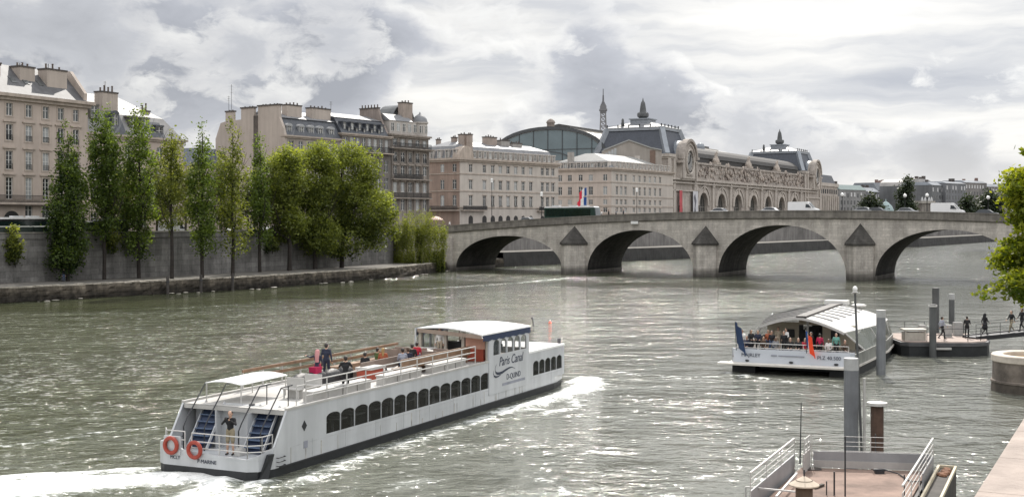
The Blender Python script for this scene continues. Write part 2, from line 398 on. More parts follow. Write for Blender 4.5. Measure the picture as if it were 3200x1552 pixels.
# near parapet, lower right corner
pd=Vector((.455,.89)).normalized(); pr=Vector((pd.y,-pd.x))
par=thing('stone_parapet','broad pinkish stone parapet top in the lower right corner','parapet',(5.66,13.8,0),math.atan2(pd.y,pd.x))
pk=mat('pink_stone',(.33,.275,.24),.85,0,.22,2.2,.5,25)
mb=MB()
for i in range(9):
    a=-9+i*1.62; mb.box(a+.006,a+1.614,-1.3,0.0,7.95,8.3)
mb.build('coping',pk,par)
MB().box(-9,5.58,-1.2,-.12,-.6,7.95).build('wall',stone('par_wall',(.3,.27,.24),1.2,.45,damp=1.5),par)
# ------------------------------------------------------------ water
def seg_field(X,Y,pts,w):
    """0..1 falloff around a world polyline of half-width w (list or number)"""
    best=np.zeros_like(X)
    for i in range(len(pts)-1):
        a=pts[i];b=pts[i+1]; wa=w[i] if isinstance(w,list) else w; wb=w[i+1] if isinstance(w,list) else w
        dx,dy=b[0]-a[0],b[1]-a[1]; L2=dx*dx+dy*dy+1e-9
        t=np.clip(((X-a[0])*dx+(Y-a[1])*dy)/L2,0,1)
        d=np.hypot(X-a[0]-t*dx,Y-a[1]-t*dy); ww=wa+(wb-wa)*t
        best=np.maximum(best,np.clip(1-d/ww,0,1))
    return best
def build_water():
    xs=np.concatenate([np.array([-6000,-2500,-1200,-600,-350,-220,-160]),np.arange(-130,62,.8),np.array([66,72,80,90,105,125,150,190,250,350,500,800,1300,2600,6000])])
    ys=np.concatenate([np.array([-3000,-800,-200,-40,0,15]),np.arange(24,150,.8),np.arange(151,290,2.5),np.array([300,320,350,400,470,560,700,900,1300,2000,3500,7000])])
    X,Y=np.meshgrid(xs,ys); nx,ny=len(xs),len(ys)
    G=lambda pts:[gnd(u,v)[:2] for u,v in pts]
    f=np.zeros_like(X)
    def foam_glint(pts,w,k):
        nonlocal f; f=np.maximum(f,k*seg_field(X,Y,G(pts),w)**.8)
    foam_glint([(640,1492),(430,1500),(150,1520),(-150,1545)],[2.6,2.8,3.6,4.2],1.0)
    foam_glint([(700,1500),(650,1535),(500,1600)],[1.6,1.9,2.5],.85)
    foam_glint([(490,1465),(250,1480),(0,1500),(-300,1515)],[.9,1.4,1.8,2.0],.85)
    foam_glint([(830,1502),(760,1530),(680,1580)],[.9,1.2,1.6],.8)
    foam_glint([(560,1328),(300,1352),(120,1385),(-100,1402)],[.5,.9,1.0,1.0],.62)
    foam_glint([(500,1400),(300,1440),(0,1462),(-200,1470)],[.5,.9,1.1,1.0],.5)
    foam_glint([(1798,1196),(1835,1182),(1850,1205),(1815,1225)],[1.3,1.6,1.7,1.3],1.0)
    foam_glint([(1825,1205),(1740,1240),(1640,1270),(1560,1290)],[1.6,1.6,1.6,1.4],.85)
    foam_glint([(1810,1240),(1790,1275),(1730,1290),(1680,1280)],[1.0,1.1,1.2,1.2],.7)
    foam_glint([(1570,1290),(1440,1330),(1320,1370),(1180,1410),(1050,1460),(900,1520)],[1.6,1.8,1.9,2.0,1.9,1.6],.64)
    foam_glint([(1700,1400),(1760,1420),(1650,1385)],[.9,1.0,.8],.56)
    foam_glint([(1260,1510),(1330,1500),(1200,1530)],[1.0,1.2,1.0],.6)
    foam_glint([(1650,1480),(1720,1510),(1760,1535)],[1.3,1.5,1.2],.55)
    foam_glint([(1300,1420),(1420,1400),(1550,1390)],[1.3,1.3,1.2],.48)
    foam_glint([(1880,1155),(2000,1170),(2150,1180),(2280,1175)],[1.6,2.0,2.2,1.6],.55)
    foam_glint([(1800,1130),(1960,1120)],[1.6,1.6],.42)
    foam_glint([(1950,1215),(2080,1240)],[1.4,1.5],.42)
    foam_glint([(2050,1370),(2130,1375)],[.8,.8],.42)
    foam_glint([(2280,1165),(2360,1180),(2480,1195),(2620,1205)],[1.2,1.5,1.5,1.2],.62)
    foam_glint([(1300,905),(1480,893),(1640,882),(1780,868),(1900,865)],[3.6,3.8,4.0,4.4,3.5],.56)
    foam_glint([(560,962),(700,955),(830,945),(960,940)],[1.5,2,2,1.2],.5)
    foam_glint([(0,945),(250,935),(520,918),(800,905)],[1.1,.9,.9,.8],.5)
    foam_glint([(0,1005),(120,1000)],[1.5,1.2],.4)
    foam_glint([(2020,1000),(2300,985)],[1,1],.2)
    f=np.maximum(f,.36*np.minimum(1,1.6*seg_field(X,Y,G([(1000,1540),(1300,1440),(1650,1330),(1900,1250)]),[7,8,9,10])))  # wide faint fields: sun glints painted as scattered white flecks
    f=np.maximum(f,.33*np.minimum(1,1.6*seg_field(X,Y,G([(1750,1160),(2050,1190),(2280,1180)]),[6,7,5])))
    f=np.maximum(f,.30*np.minimum(1,1.6*seg_field(X,Y,G([(0,1150),(500,1120),(1000,1020),(1500,940),(2000,920),(2250,925)]),[18,18,22,26,26,20])))
    calm=np.zeros_like(X)   # where the surface is smoother: right of the tour boat and the far right reach
    calm=np.maximum(calm,seg_field(X,Y,G([(2300,1010),(2900,960),(3300,900)]),[9,14,26]))
    calm=np.maximum(calm,np.minimum(.95,1.5*seg_field(X,Y,G([(-200,965),(300,950),(700,930),(1000,915),(1350,890)]),[12,15,17,20,22])))
    calm=np.maximum(calm,.6*seg_field(X,Y,G([(1500,1450),(1900,1200),(2300,1100),(2700,1300)]),[12,18,24,16]))
    calm=np.maximum(calm,.7*seg_field(X,Y,G([(1900,1300),(2100,1450),(2300,1552)]),[9,8,7]))
    calm=np.maximum(calm,.8*seg_field(X,Y,G([(640,1130),(860,1090),(560,1200)]),[3,2,2.5]))
    calm=np.maximum(calm,np.minimum(.9,1.5*seg_field(X,Y,G([(1250,880),(1700,885),(2200,890),(2700,900)]),[10,11,11,9])))
    rough=np.zeros_like(X)
    rough=np.maximum(rough,seg_field(X,Y,G([(0,1180),(400,1150),(900,1090),(1200,1030)]),[20,20,22,24]))
    rough=np.maximum(rough,.8*seg_field(X,Y,G([(1300,960),(1800,930),(2200,940)]),[26,28,20]))
    rg=np.random.default_rng(3); Z=np.where(f>.42,(f-.42)*(.10+.42*rg.random(X.shape)),0)   # churned wash stands a little proud
    vs=np.stack([X.ravel(),Y.ravel(),Z.ravel()],1)
    idx=np.arange(nx*ny).reshape(ny,nx)
    fs=np.stack([idx[:-1,:-1].ravel(),idx[:-1,1:].ravel(),idx[1:,1:].ravel(),idx[1:,:-1].ravel()],1)
    me=bpy.data.meshes.new('river_water'); me.from_pydata(vs.tolist(),[],fs.tolist())
    for nm,a in (('foam_glint',f),('calm',calm),('chop',rough)):
        at_=me.attributes.new(nm,'FLOAT','POINT'); at_.data.foreach_set('value',a.ravel().astype(np.float32))
    me.polygons.foreach_set('use_smooth',[True]*len(me.polygons))
    m,nt,b=newmat('river_water')
    pos=nd(nt,'ShaderNodeNewGeometry').outputs['Position']
    A=lambda n:nd(nt,'ShaderNodeAttribute',attribute_name=n).outputs['Fac']
    fo,ca,ch=A('foam_glint'),A('calm'),A('chop')
    # wave trains, amplitude follows the calm/chop maps
    mp=lambda sx,sy,r,l=0: mapping(nt,pos,(sx,sy,1),rot=(0,0,r),loc=(l,l,0))
    n0=noise_n(nt,mp(.30,.34,.3),1,2,.5,dist=.5); n1=noise_n(nt,mp(.85,1.0,-.2,5),1,3,.55,dist=.4); n2=noise_n(nt,mp(2.6,3.0,.25,9),1,3,.55); n3=noise_n(nt,mp(8,9,.1,3),1,2,.5)
    big=noise_n(nt,mapping(nt,pos,(.035,.05,1)),1,4,.6); gust=noise_n(nt,mapping(nt,pos,(.11,.16,1)),1,4,.6)
    amp=math_n(nt,'ADD',.55,math_n(nt,'MULTIPLY',ch,.75)); amp=math_n(nt,'MULTIPLY',amp,math_n(nt,'SUBTRACT',1.0,math_n(nt,'MULTIPLY',ca,.62)))
    amp=math_n(nt,'MULTIPLY',amp,ramp(nt,gust,[(.35,.5),(.65,1.3)]))
    near=nd(nt,'ShaderNodeMapRange'); near.inputs[1].default_value=-30; near.inputs[2].default_value=2; near.inputs[3].default_value=1.0; near.inputs[4].default_value=.62
    sx0=nd(nt,'ShaderNodeSeparateXYZ'); nt.links.new(pos,sx0.inputs[0]); nt.links.new(math_n(nt,'SUBTRACT',sx0.outputs[0],math_n(nt,'MULTIPLY',sx0.outputs[1],.16)),near.inputs[0]); amp=math_n(nt,'MULTIPLY',amp,near.outputs[0])
    h=math_n(nt,'ADD',math_n(nt,'ADD',math_n(nt,'MULTIPLY',n0,.9),math_n(nt,'MULTIPLY',n1,.62)),math_n(nt,'ADD',math_n(nt,'MULTIPLY',n2,.24),math_n(nt,'MULTIPLY',n3,.05)))
    h=math_n(nt,'MULTIPLY',h,amp)
    bn=nd(nt,'ShaderNodeBump'); bn.inputs['Strength'].default_value=1.0; bn.inputs['Distance'].default_value=WAVE
    nt.links.new(h,bn.inputs['Height'])
    # silt-green body; sky reflection painted in as paler grey to the right, glints on crests
    sx=nd(nt,'ShaderNodeSeparateXYZ'); nt.links.new(pos,sx.inputs[0])
    side=nd(nt,'ShaderNodeMapRange'); side.inputs[1].default_value=-37; side.inputs[2].default_value=-2
    nt.links.new(math_n(nt,'SUBTRACT',sx.outputs[0],math_n(nt,'MULTIPLY',sx.outputs[1],.16)),side.inputs[0])
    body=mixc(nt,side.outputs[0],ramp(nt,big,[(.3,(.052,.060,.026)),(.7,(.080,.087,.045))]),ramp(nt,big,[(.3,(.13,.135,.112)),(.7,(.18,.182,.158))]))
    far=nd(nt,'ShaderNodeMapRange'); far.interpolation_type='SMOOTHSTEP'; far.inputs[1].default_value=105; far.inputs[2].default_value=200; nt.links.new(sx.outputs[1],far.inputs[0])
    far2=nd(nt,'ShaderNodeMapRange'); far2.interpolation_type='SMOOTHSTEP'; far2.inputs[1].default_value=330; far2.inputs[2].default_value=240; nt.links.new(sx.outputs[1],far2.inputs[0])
    body=mixc(nt,math_n(nt,'MULTIPLY',math_n(nt,'MULTIPLY',far.outputs[0],far2.outputs[0]),.8),body,(.050,.055,.033))  # dark reflection of the bridge painted into the body colour
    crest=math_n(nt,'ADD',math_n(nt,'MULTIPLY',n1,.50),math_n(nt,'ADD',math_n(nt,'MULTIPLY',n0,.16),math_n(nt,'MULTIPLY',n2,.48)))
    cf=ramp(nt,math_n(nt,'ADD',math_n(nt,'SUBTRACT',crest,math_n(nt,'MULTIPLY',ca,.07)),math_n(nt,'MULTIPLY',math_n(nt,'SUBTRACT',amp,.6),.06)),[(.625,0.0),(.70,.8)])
    body=mixc(nt,math_n(nt,'MULTIPLY',cf,math_n(nt,'SUBTRACT',1.0,math_n(nt,'MULTIPLY',side.outputs[0],.82))),body,(.42,.425,.38))  # pale glints painted on the wave crests
    body=mixc(nt,ramp(nt,crest,[(.44,.7),(.55,0.0)]),body,mixc(nt,side.outputs[0],(.020,.024,.010),(.075,.078,.062)))  # wave shade painted into the troughs
    # foam and painted sun glints: noise threshold driven by the painted map
    fn=noise_n(nt,mapping(nt,pos,(2.3,3.4,1)),1,7,.68,dist=.6); fl=noise_n(nt,mapping(nt,pos,(.8,1.3,1)),1,3,.5)
    fm=math_n(nt,'ADD',math_n(nt,'MULTIPLY',fn,.75),math_n(nt,'MULTIPLY',fl,.45))
    fm=math_n(nt,'SUBTRACT',math_n(nt,'ADD',fm,math_n(nt,'MULTIPLY',fo,.62)),.92)
    churn=ramp(nt,fm,[(-.0,0.0),(.04,.5)])
    halo=ramp(nt,math_n(nt,'ADD',fm,.16),[(0,0.0),(.16,.45)])
    halo=math_n(nt,'MULTIPLY',halo,ramp(nt,fo,[(.38,0.0),(.6,1.0)]))
    fm=ramp(nt,fm,[(.0,0.0),(.16,.95)])
    fm=math_n(nt,'MULTIPLY',fm,math_n(nt,'GREATER_THAN',fo,.01))
    col=mixc(nt,fm,mixc(nt,halo,body,(.36,.39,.35)),(.80,.81,.79))
    nt.links.new(col,b.inputs['Base Color'])
    nt.links.new(ramp(nt,fm,[(0,.07),(1,.75)]),b.inputs['Roughness'])
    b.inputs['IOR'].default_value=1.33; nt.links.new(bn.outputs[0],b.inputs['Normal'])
    me.materials.append(m)
    o=bpy.data.objects.new('river_water',me); COL.objects.link(o); tag(o,kind='structure')
WAVE=1.1
build_water()
MB().box(-6000,6000,-3000,7000,-8,-7.5).build('river_bed',mat('river_bed',(.06,.06,.04),.95))['kind']='structure'
# ------------------------------------------------------------ buildings
beige=mat('facade_beige',(.48,.415,.365),.9,0,.10,.25,.15,6,streak=.10)
beige2=mat('facade_pink',(.44,.37,.32),.9,0,.10,.25,.15,6,streak=.10)
cream=mat('facade_cream',(.475,.43,.385),.9,0,.10,.22,.15,6,streak=.10)
gablem=mat('gable_render',(.42,.365,.32),.95,0,.10,.18,.1,3,streak=.12)
grimy=mat('facade_grimy',(.235,.205,.18),.9,0,.3,.5,.25,5,streak=.3)
trimm=mat('stone_trim',(.43,.365,.31),.85,0,.15,.8,.15,6,streak=.2)
zinc=mat('zinc_roof',(.20,.205,.215),.55,.1,.14,.5,.08,6,streak=.12)
slate=mat('slate_roof',(.062,.068,.08),.5,0,.3,2.2,.35,14,streak=.2)
potm=mat('chimney_pot',(.10,.075,.06),.8,0,.4,3)
cap_m=mat('chimney_cap',(.075,.065,.06),.85,0,.3,2)
frame_w=mat('window_white',(.66,.65,.62),.5,0,.1,3)
iron=mat('black_iron',(.02,.021,.023),.5,.3,.3,4)
gl_d=glassy('glass_dark',(.022,.024,.026),.08)
gl_c=glassy('glass_curtain',(.30,.31,.31),.25)
gl_m=glassy('glass_mid',(.085,.09,.092),.12)
PANES=[gl_d,gl_d,gl_m,gl_c]
GRID={}
def wall_face(mb,x0,x1,z0,z1,holes,depth=.22,y=0.0):
    """front sheet facing -y with rectangular openings and their reveals"""
    xs=sorted({x0,x1,*[h[0] for h in holes],*[h[1] for h in holes]}); zs=sorted({z0,z1,*[h[2] for h in holes],*[h[3] for h in holes]})
    for a,b in zip(xs[:-1],xs[1:]):
        if b-a<1e-6: continue
        for c,d in zip(zs[:-1],zs[1:]):
            if d-c<1e-6: continue
            mx,mz=(a+b)/2,(c+d)/2
            if any(h[0]<mx<h[1] and h[2]<mz<h[3] for h in holes): continue
            mb.quad((a,y,c),(b,y,c),(b,y,d),(a,y,d))
    for a,b,c,d in holes:
        Y=y+depth
        mb.quad((a,y,c),(a,Y,c),(a,Y,d),(a,y,d)); mb.quad((b,y,c),(b,y,d),(b,Y,d),(b,Y,c))
        mb.quad((a,y,c),(b,y,c),(b,Y,c),(a,Y,c)); mb.quad((a,y,d),(a,Y,d),(b,Y,d),(b,y,d))
def win_meshes(w,h,kind):
    key=(round(w,2),round(h,2),kind)
    if key in GRID: return GRID[key]
    mb=MB(); t=.09 if kind!='thin' else .06; D=.07
    hw=w/2
    mb.box(-hw,-hw+t,-.02,D,0,h); mb.box(hw-t,hw,-.02,D,0,h); mb.box(-hw+t,hw-t,-.018,D-.002,0,t); mb.box(-hw+t,hw-t,-.018,D-.002,h-t,h)
    if kind!='plain':
        mb.box(-.05,.05,-.03,D-.01,t,h-t)
        if kind=='full':
            n=max(2,int(h/.62))
            for i in range(1,n): z=h*i/n; mb.box(-hw+t,-.05,-.01,D-.02,z-.022,z+.022); mb.box(.05,hw-t,-.01,D-.02,z-.022,z+.022)
        elif kind=='thin':
            mb.box(-hw+t,-.05,-.01,D-.02,h*.66-.025,h*.66+.025); mb.box(.05,hw-t,-.01,D-.02,h*.66-.025,h*.66+.025)
    fr=mb.mesh('window',frame_w)
    ps=[MB().box(-hw+t*.5,hw-t*.5,D-.03,D-.005,t*.5,h-t*.5).mesh('pane',p) for p in (gl_d,gl_m,gl_c)]
    g=MB(); g.box(-hw,hw,-.2,-.16,.78,.84); g.box(-hw,hw,-.2,-.16,.06,.11)
    n=max(4,int(w/.14))
    for i in range(n+1): x=-hw+.02+(w-.04)*i/n; g.box(x-.013,x+.013,-.19,-.17,.11,.78)
    gr=g.mesh('railing',iron)
    GRID[key]=(fr,ps,gr); return GRID[key]
def put_window(root,M,x,z,w,h,kind='thin',pane=None,rail=False,depth=.22):
    fr,ps,gr=win_meshes(w,h,kind)
    p=M@Vector((x,depth-.07,z)); rz=M.to_euler().z
    o=link_mesh('window',fr,root,p,rz)
    link_mesh('pane',ps[pane if pane is not None else RND.choice((0,0,0,1,1,2))],o)
    if rail: link_mesh('railing',gr,o)
    return o
def chimney(root,x0,x1,y0,y1,z0,z1,m,pots=3,pot_h=.6):
    o=MB().box(x0,x1,y0,y1,z0,z1-.25).build('chimney',m,root)
    MB().box(x0-.1,x1+.1,y0-.1,y1+.1,z1-.25,z1).build('chimney_cap',cap_m,o)
    for i in range(pots):
        f=(i+.5)/pots; L=(x1-x0)>(y1-y0)
        cx=x0+(x1-x0)*f if L else (x0+x1)/2; cy=y0+(y1-y0)*f if not L else (y0+y1)/2
        hh=pot_h*RND.uniform(.6,1.25)
        MB().lathe([(.16,0),(.13,hh*.8),(.17,hh*.82),(.15,hh)],8,(cx,cy,z1)).build('chimney_pot',potm,o)
    return o
def aerial(root,x,y,z,h=2.2):
    mb=MB(); mb.tube([(x,y,z),(x,y,z+h)],.04,5)
    for k in (.7,.82,.94): mb.tube([(x-.45,y,z+h*k),(x+.45,y,z+h*k)],.025,4)
    mb.build('aerial',iron,root)
def cornice(mb,x0,x1,y0,z,proj=.55,h=.7,depth=1.0):
    mb.box(x0-proj*.4,x1+proj*.4,y0-proj*.5,y0+depth,z-h,z-h*.5); mb.box(x0-proj,x1+proj,y0-proj,y0+depth,z-h*.5,z)
def dormer(root,x,y,z,w,h,d=2.0,round_top=False,m=None,pane=None):
    mb=MB(); m=m or trimm
    hw=w/2
    mb.box(x-hw,x-hw+.18,y,y+d,z,z+h); mb.box(x+hw-.18,x+hw,y,y+d,z,z+h)
    if round_top:
        n=8; poly=[(x+(hw+.12)*math.cos(math.pi*k/n),z+h+.75*hw*math.sin(math.pi*k/n)) for k in range(n+1)]
        mb.prism(poly,'y',y-.1,y+d)
    else: mb.box(x-hw-.12,x+hw+.12,y-.12,y+d,z+h,z+h+.28)
    mb.box(x-hw+.18,x+hw-.18,y,y+d,z,z+.12)
    o=mb.build('dormer',m,root)
    fr,ps,_=win_meshes(round(w-.36,2),round(h-.12,2),'thin')
    f=link_mesh('window_frame',fr,o,(x,y+.1,z+.12)); link_mesh('pane',ps[pane if pane is not None else RND.choice((0,1,1,2))],f)
    return o
def at_bld(o,ang,z=0): return (o[0],o[1],z),ang

# ---- A: pinkish beige house at the left edge
def house_a():
    o=(-80.2,181.8); ang=math.atan2(15.8,7.8); d=(math.cos(ang),math.sin(ang)); L=24.6
    r=thing('apartment_house','pinkish beige house at the far left with five storeys of white windows','house',(o[0],o[1],0),ang)
    su=lambda u:s_at_u(o,d,u)
    cols=[su(u) for u in (-45,29,90,143,190,237)]
    rows=[(26.25,28.15,1.25,'thin',0),(22.5,24.95,1.35,'full',1),(18.1,20.9,1.35,'full',1),(13.55,16.9,1.35,'full',0)]
    holes=[];wins=[]
    for z0,z1,w,k,rl in rows:
        for i,x in enumerate(cols): holes.append((x-w/2,x+w/2,z0,z1)); wins.append((x,z0,w,z1-z0,k,rl,i))
    for x in (cols[2],cols[3],cols[5]): holes.append((x-.7,x+.7,10.6,12.6)); wins.append((x,10.6,1.4,2.0,'thin',0,9))
    M=Matrix.Identity(4)
    mb=MB(); wall_face(mb,0,L,7.6,29.2,holes); mb.quad((L,0,7.6),(L,14,7.6),(L,14,29.2),(L,0,29.2)); mb.quad((0,0,7.6),(0,0,29.2),(0,14,29.2),(0,14,7.6)); mb.quad((0,14,7.6),(L,14,7.6),(L,14,29.2),(0,14,29.2)); mb.quad((0,0,29.19),(L,0,29.19),(L,14,29.19),(0,14,29.19))
    mb.build('wall',beige2,r)
    for x,z,w,h,k,rl,i in wins: put_window(r,M,x,z,w,h,k,pane=(2 if (i in (2,3) and k=='full' and rl) or (i==2 and h>3) else (0 if k=='full' else 1)),rail=bool(rl))
    mb=MB()
    for z,zz in ((13.1,13.5),(12.75,13.1)): mb.box(-.2,L+.2,-.25 if z>13 else -.9,.0,z,zz)
    for zc in (17.25,21.25,25.3):
        for x in cols: mb.box(x-1.25,x+1.25,-.22,0,zc,zc+.22)
    for z0,z1,w,k,rl in rows:   # raised window surrounds
        for x in cols:
            for a,b,c,dd in ((x-w/2-.2,x-w/2,z0-.1,z1+.2),(x+w/2,x+w/2+.2,z0-.1,z1+.2),(x-w/2,x+w/2,z1,z1+.2),(x-w/2-.25,x+w/2+.25,z0-.22,z0-.1)): mb.box(a,b,-.07,0,c,dd)
    mb.build('moulding',trimm,r)
    mb=MB(); cornice(mb,0,L,0,29.6,.9,1.0,1.2); mb.build('cornice',trimm,r)
    mb=MB(); n=90; xe=cols[3]-1.0
    for i in range(n): x=-.2+(xe+.2)*i/(n-1); mb.box(x-.018,x+.018,-.86,-.82,13.1,14.1)
    mb.box(-.2,xe,-.87,-.81,14.1,14.18); mb.box(-.2,xe,-.88,-.80,13.12,13.2); mb.build('balcony_railing',iron,r)
    # arched carriage door
    x=cols[1]+.4; n=14; pts=[(x-1.6,8.0)]+[(x+1.6*math.cos(math.pi-math.pi*k/n),10.2+1.6*math.sin(math.pi*k/n)) for k in range(n+1)]+[(x+1.6,8.0)]
    dr=MB().prism(pts,'y',-.03,.05).build('door',mat('door_dark',(.012,.012,.013),.6),r)
    po=[(x+(p[0]-x)*1.18,p[1] if p[1]<10.2 else 10.2+(p[1]-10.2)*1.18) for p in pts]
    mb=MB(); mb.prism(po,'y',-.06,-.035); mb.build('door_surround',trimm,dr)
    MB().prism(pts,'y',-.1,-.065).build('door_leaf',MATS['door_dark'],dr)
    # roof: steep slope to a ridge
    mb=MB(); mb.prism([(0,29.6),(13.5,29.6),(9.5,34.2),(5.0,34.6)],'x',-.1,L-.15)
    mb.build('roof',mat('zinc_left',(.10,.10,.105),.6,.0,.25,.7,.1,6,streak=.25),r)
    MB().prism([(.3,29.7),(5.0,34.75),(3.4,34.75),(.2,31)],'x',L-.55,L+.12).build('party_wall',gablem,r)
    chs=[(su(3),su(48),2.8,5.0,40.4),(su(48),su(98),5.2,6.2,37.6),(su(100),su(152),2.6,4.8,38.6),(su(148),su(182),4.8,5.8,36.4),(su(176),su(243),2.0,4.0,36.4)]
    zt=[(3,197),(48,206),(100,206),(153,222),(176,215)]
    for (x0,x1,y0,y1,_),(u,v) in zip(chs,zt):
        Y=o[1]+d[1]*x0; z1=zrow(v,Y+2)
        chimney(r,x0,x1-.35,y0,y1,29.7,z1,gablem if y0<5 else mat('chimney_dark',(.26,.215,.185),.9,0,.2,.6),RND.randint(3,4),.8)
    aerial(r,chs[4][0]+1.2,3,zrow(215,190),2.0); aerial(r,chs[2][0]+.8,3.5,zrow(206,188),1.4)
    # skylights
    for x in (su(75),su(115),su(160)): MB().hexa([(x-.5,2.05,31.55),(x+.5,2.05,31.55),(x+.5,2.9,32.4),(x-.5,2.9,32.4),(x-.5,1.95,31.65),(x+.5,1.95,31.65),(x+.5,2.8,32.5),(x-.5,2.8,32.5)]).build('skylight',gl_m,r)
house_a()
# ---- B: house with pale curved roof behind the poplars
def house_b():
    o=(-71.5,208.5); ang=math.atan2(.896,.443); d=(math.cos(ang),math.sin(ang)); L=24.5
    r=thing('apartment_house','house behind the poplars with pale steep zinc roof and slate dormers','house',(o[0],o[1],0),ang)
    su=lambda u:s_at_u(o,d,u); M=Matrix.Identity(4)
    holes=[];wins=[]
    for z in (9.2,13.2,17.2,21.0):
        for i in range(6): x=2.2+i*4.0; holes.append((x-.7,x+.7,z,z+2.4)); wins.append((x,z))
    mb=MB(); wall_face(mb,0,L,7.6,24.8,holes); mb.quad((L,0,7.6),(L,14,7.6),(L,14,24.8),(L,0,24.8)); mb.quad((0,0,7.6),(0,14,7.6),(0,14,24.8),(0,0,24.8)); mb.quad((0,0,24.79),(L,0,24.79),(L,14,24.79),(0,14,24.79))
    mb.build('wall',beige2,r)
    for x,z in wins: put_window(r,M,x,z,1.4,2.4,'thin')
    mb=MB(); cornice(mb,0,L,0,25.1,.6,.7); mb.build('cornice',trimm,r)
    mb=MB(); mb.frus((-.1,L+.1,.1,13.9,25.1),(0.3,L-3.0,2.2,11.5,28.8)); mb.frus((0.3,L-3.0,2.2,11.5,28.82),(.3,L-11,6,8,32.4)); mb.build('roof',mat('zinc_pale',(.20,.197,.195),.55,0,.14,.5,.1,5,streak=.15),r)
    for u in (312,): 
        x=su(u); dormer(r,x,1.2,27.6,1.9,2.2,2.5,m=mat('dormer_dark',(.12,.115,.10),.7,0,.4,2))
    for u in (370,): dormer(r,su(u),.7,26.4,1.6,2.3,2.6,True,m=slate)
    for u in (428,465): dormer(r,su(u),.8,26.0,2.0,2.4,3,m=MATS['dormer_dark'])
    for u in (505,): dormer(r,su(u),.5,24.9,2.0,2.3,3,m=slate)
    MB().frus((su(478),su(520),.05,4,25.12),(su(480),su(518),1.6,4,28.0)).build('slate_slope',slate,r)
    MB().frus((su(350),su(398),.04,4,25.12),(su(352),su(396),1.7,4,28.7)).build('slate_slope',slate,r)
    chimney(r,su(352),su(401),2.4,4.2,28,zrow(290,219),mat('chimney_pale',(.44,.38,.33),.9,0,.12,.5,streak=.2),4,1.0)
    chimney(r,su(487),su(509),3.0,4.2,25.2,zrow(345,226),MATS['chimney_pale'],2,1.1)
    aerial(r,su(372),3.2,zrow(290,219),1.8)
house_b()
# ---- low slate house in the gap
def house_low():
    o=(-52.5,247); ang=math.atan2(.825,.565); 
    r=thing('apartment_house','low house with blue slate roof half hidden in the gap beside the blank gable','house',(-64.5,255,0),ang)
    MB().box(0,9,0,9,7.6,21.5).build('wall',gablem,r)
    MB().frus((-.3,9.3,-.3,9.3,21.5),(1,8,2,7,25.2)).build('roof',mat('slate_blue',(.12,.135,.17),.45,0,.25,1.5),r)
    chimney(r,7.4,8.3,1.2,2.2,22,27,potm,1)
    for i in range(3): put_window(r,Matrix.Identity(4),1.6+2.8*i,17,1.2,2.2,'thin',depth=0.0)
house_low()
# ---- C: row in front of the bridge
CO=(-45.3,250.0); CA=math.atan2(.825,.565); CD=(.565,.825)
def cpos(s): return (CO[0]+CD[0]*s,CO[1]+CD[1]*s,0)
def house_c1():
    L=16.5; r=thing('apartment_house','house with slate mansard, five dormers and a large blank beige gable with chimney stacks','house',cpos(0),CA); M=Matrix.Identity(4)
    holes=[];wins=[]
    for z in (9.0,13,17,21,24.3):
        for i in range(6): x=1.6+i*2.65; h=2.5 if z<24 else 2.0; holes.append((x-.65,x+.65,z,z+h)); wins.append((x,z,h))
    mb=MB(); wall_face(mb,0,L,7.6,27.2,holes); mb.quad((L,0,7.6),(L,14,7.6),(L,14,27.2),(L,0,27.2)); mb.quad((0,0,27.19),(L,0,27.19),(L,14,27.19),(0,14,27.19)); mb.build('wall',mat('facade_grey_beige',(.34,.30,.265),.9,0,.12,.3,streak=.2),r)
    for x,z,h in wins: put_window(r,M,x,z,1.3,h,'thin')
    mb=MB(); cornice(mb,0,L,0,27.4,.5,.6); mb.build('cornice',trimm,r)
    MB().prism([(0.0,27.4),(2.1,31.0),(12,31.0),(14,27.4)],'x',.3,L-.1).build('mansard',slate,r)
    MB().prism([(1.8,31.02),(7,33.0),(12,31.02)],'x',.3,L-.1).build('roof',mat('zinc_bright',(.19,.195,.205),.5,.05,.12,.5,.08,6),r)
    for u in (905,943,974,1003,1038):
        x=s_at_u(CO,CD,u); dormer(r,x+.4,.45,27.7,1.5,1.6,2.0,True,m=mat('dormer_zinc',(.33,.335,.34),.5,.2,.2,2),pane=1)
    gp=[(0,7.8),(-.05,27.2),(.4,28.8),(1.5,31.0),(1.5,33.4),(7.5,33.4),(7.5,31.7),(8.7,31.7),(8.7,33.2),(12.4,33.2),(12.4,31.0),(14.7,30.9),(14.7,32.7),(17,32.7),(17,30.8),(18.5,30.5),(20,27.3),(20,7.8)]
    g=MB().prism(gp,'x',-.35,.28).build('gable_wall',gablem,r)
    for y0,y1,z in ((1.3,7.7,33.4),(8.5,12.6,33.2),(14.6,17.1,32.7)):
        MB().box(-.5,.45,y0,y1,z,z+.28).build('chimney_cap',cap_m,g)
    MB().box(-.5,-.36,7.55,8.65,9,31.6).build('flue_recess',mat('flue_dark',(.10,.085,.075),.95,0,.4,.6,streak=.3),g)  # darker strip between the chimney stacks
    mb=MB()
    for y in (2.4,3.2,4.4,5.6,6.4,9.4,10.2,11.6,15.2,16.1): mb.lathe([(.14,0),(.12,.4),(.16,.45)],7,(0,y,33.4 if y<8 else (33.2 if y<13 else 32.7)))
    mb.build('chimney_pots',potm,g)
    aerial(r,0,15.6,32.9,5.5); aerial(r,0,16.4,32.9,3.2)
    x0,x1=s_at_u(CO,CD,925)+.6,s_at_u(CO,CD,967)+.9; chimney(r,x0,x1,3.0,4.6,30.5,34.0,gablem,4,.45)
    x0,x1=s_at_u(CO,CD,1000)+.8,s_at_u(CO,CD,1057)+.9; chimney(r,x0,x1,3.0,4.8,30.0,33.9,gablem,5,.45)
house_c1()
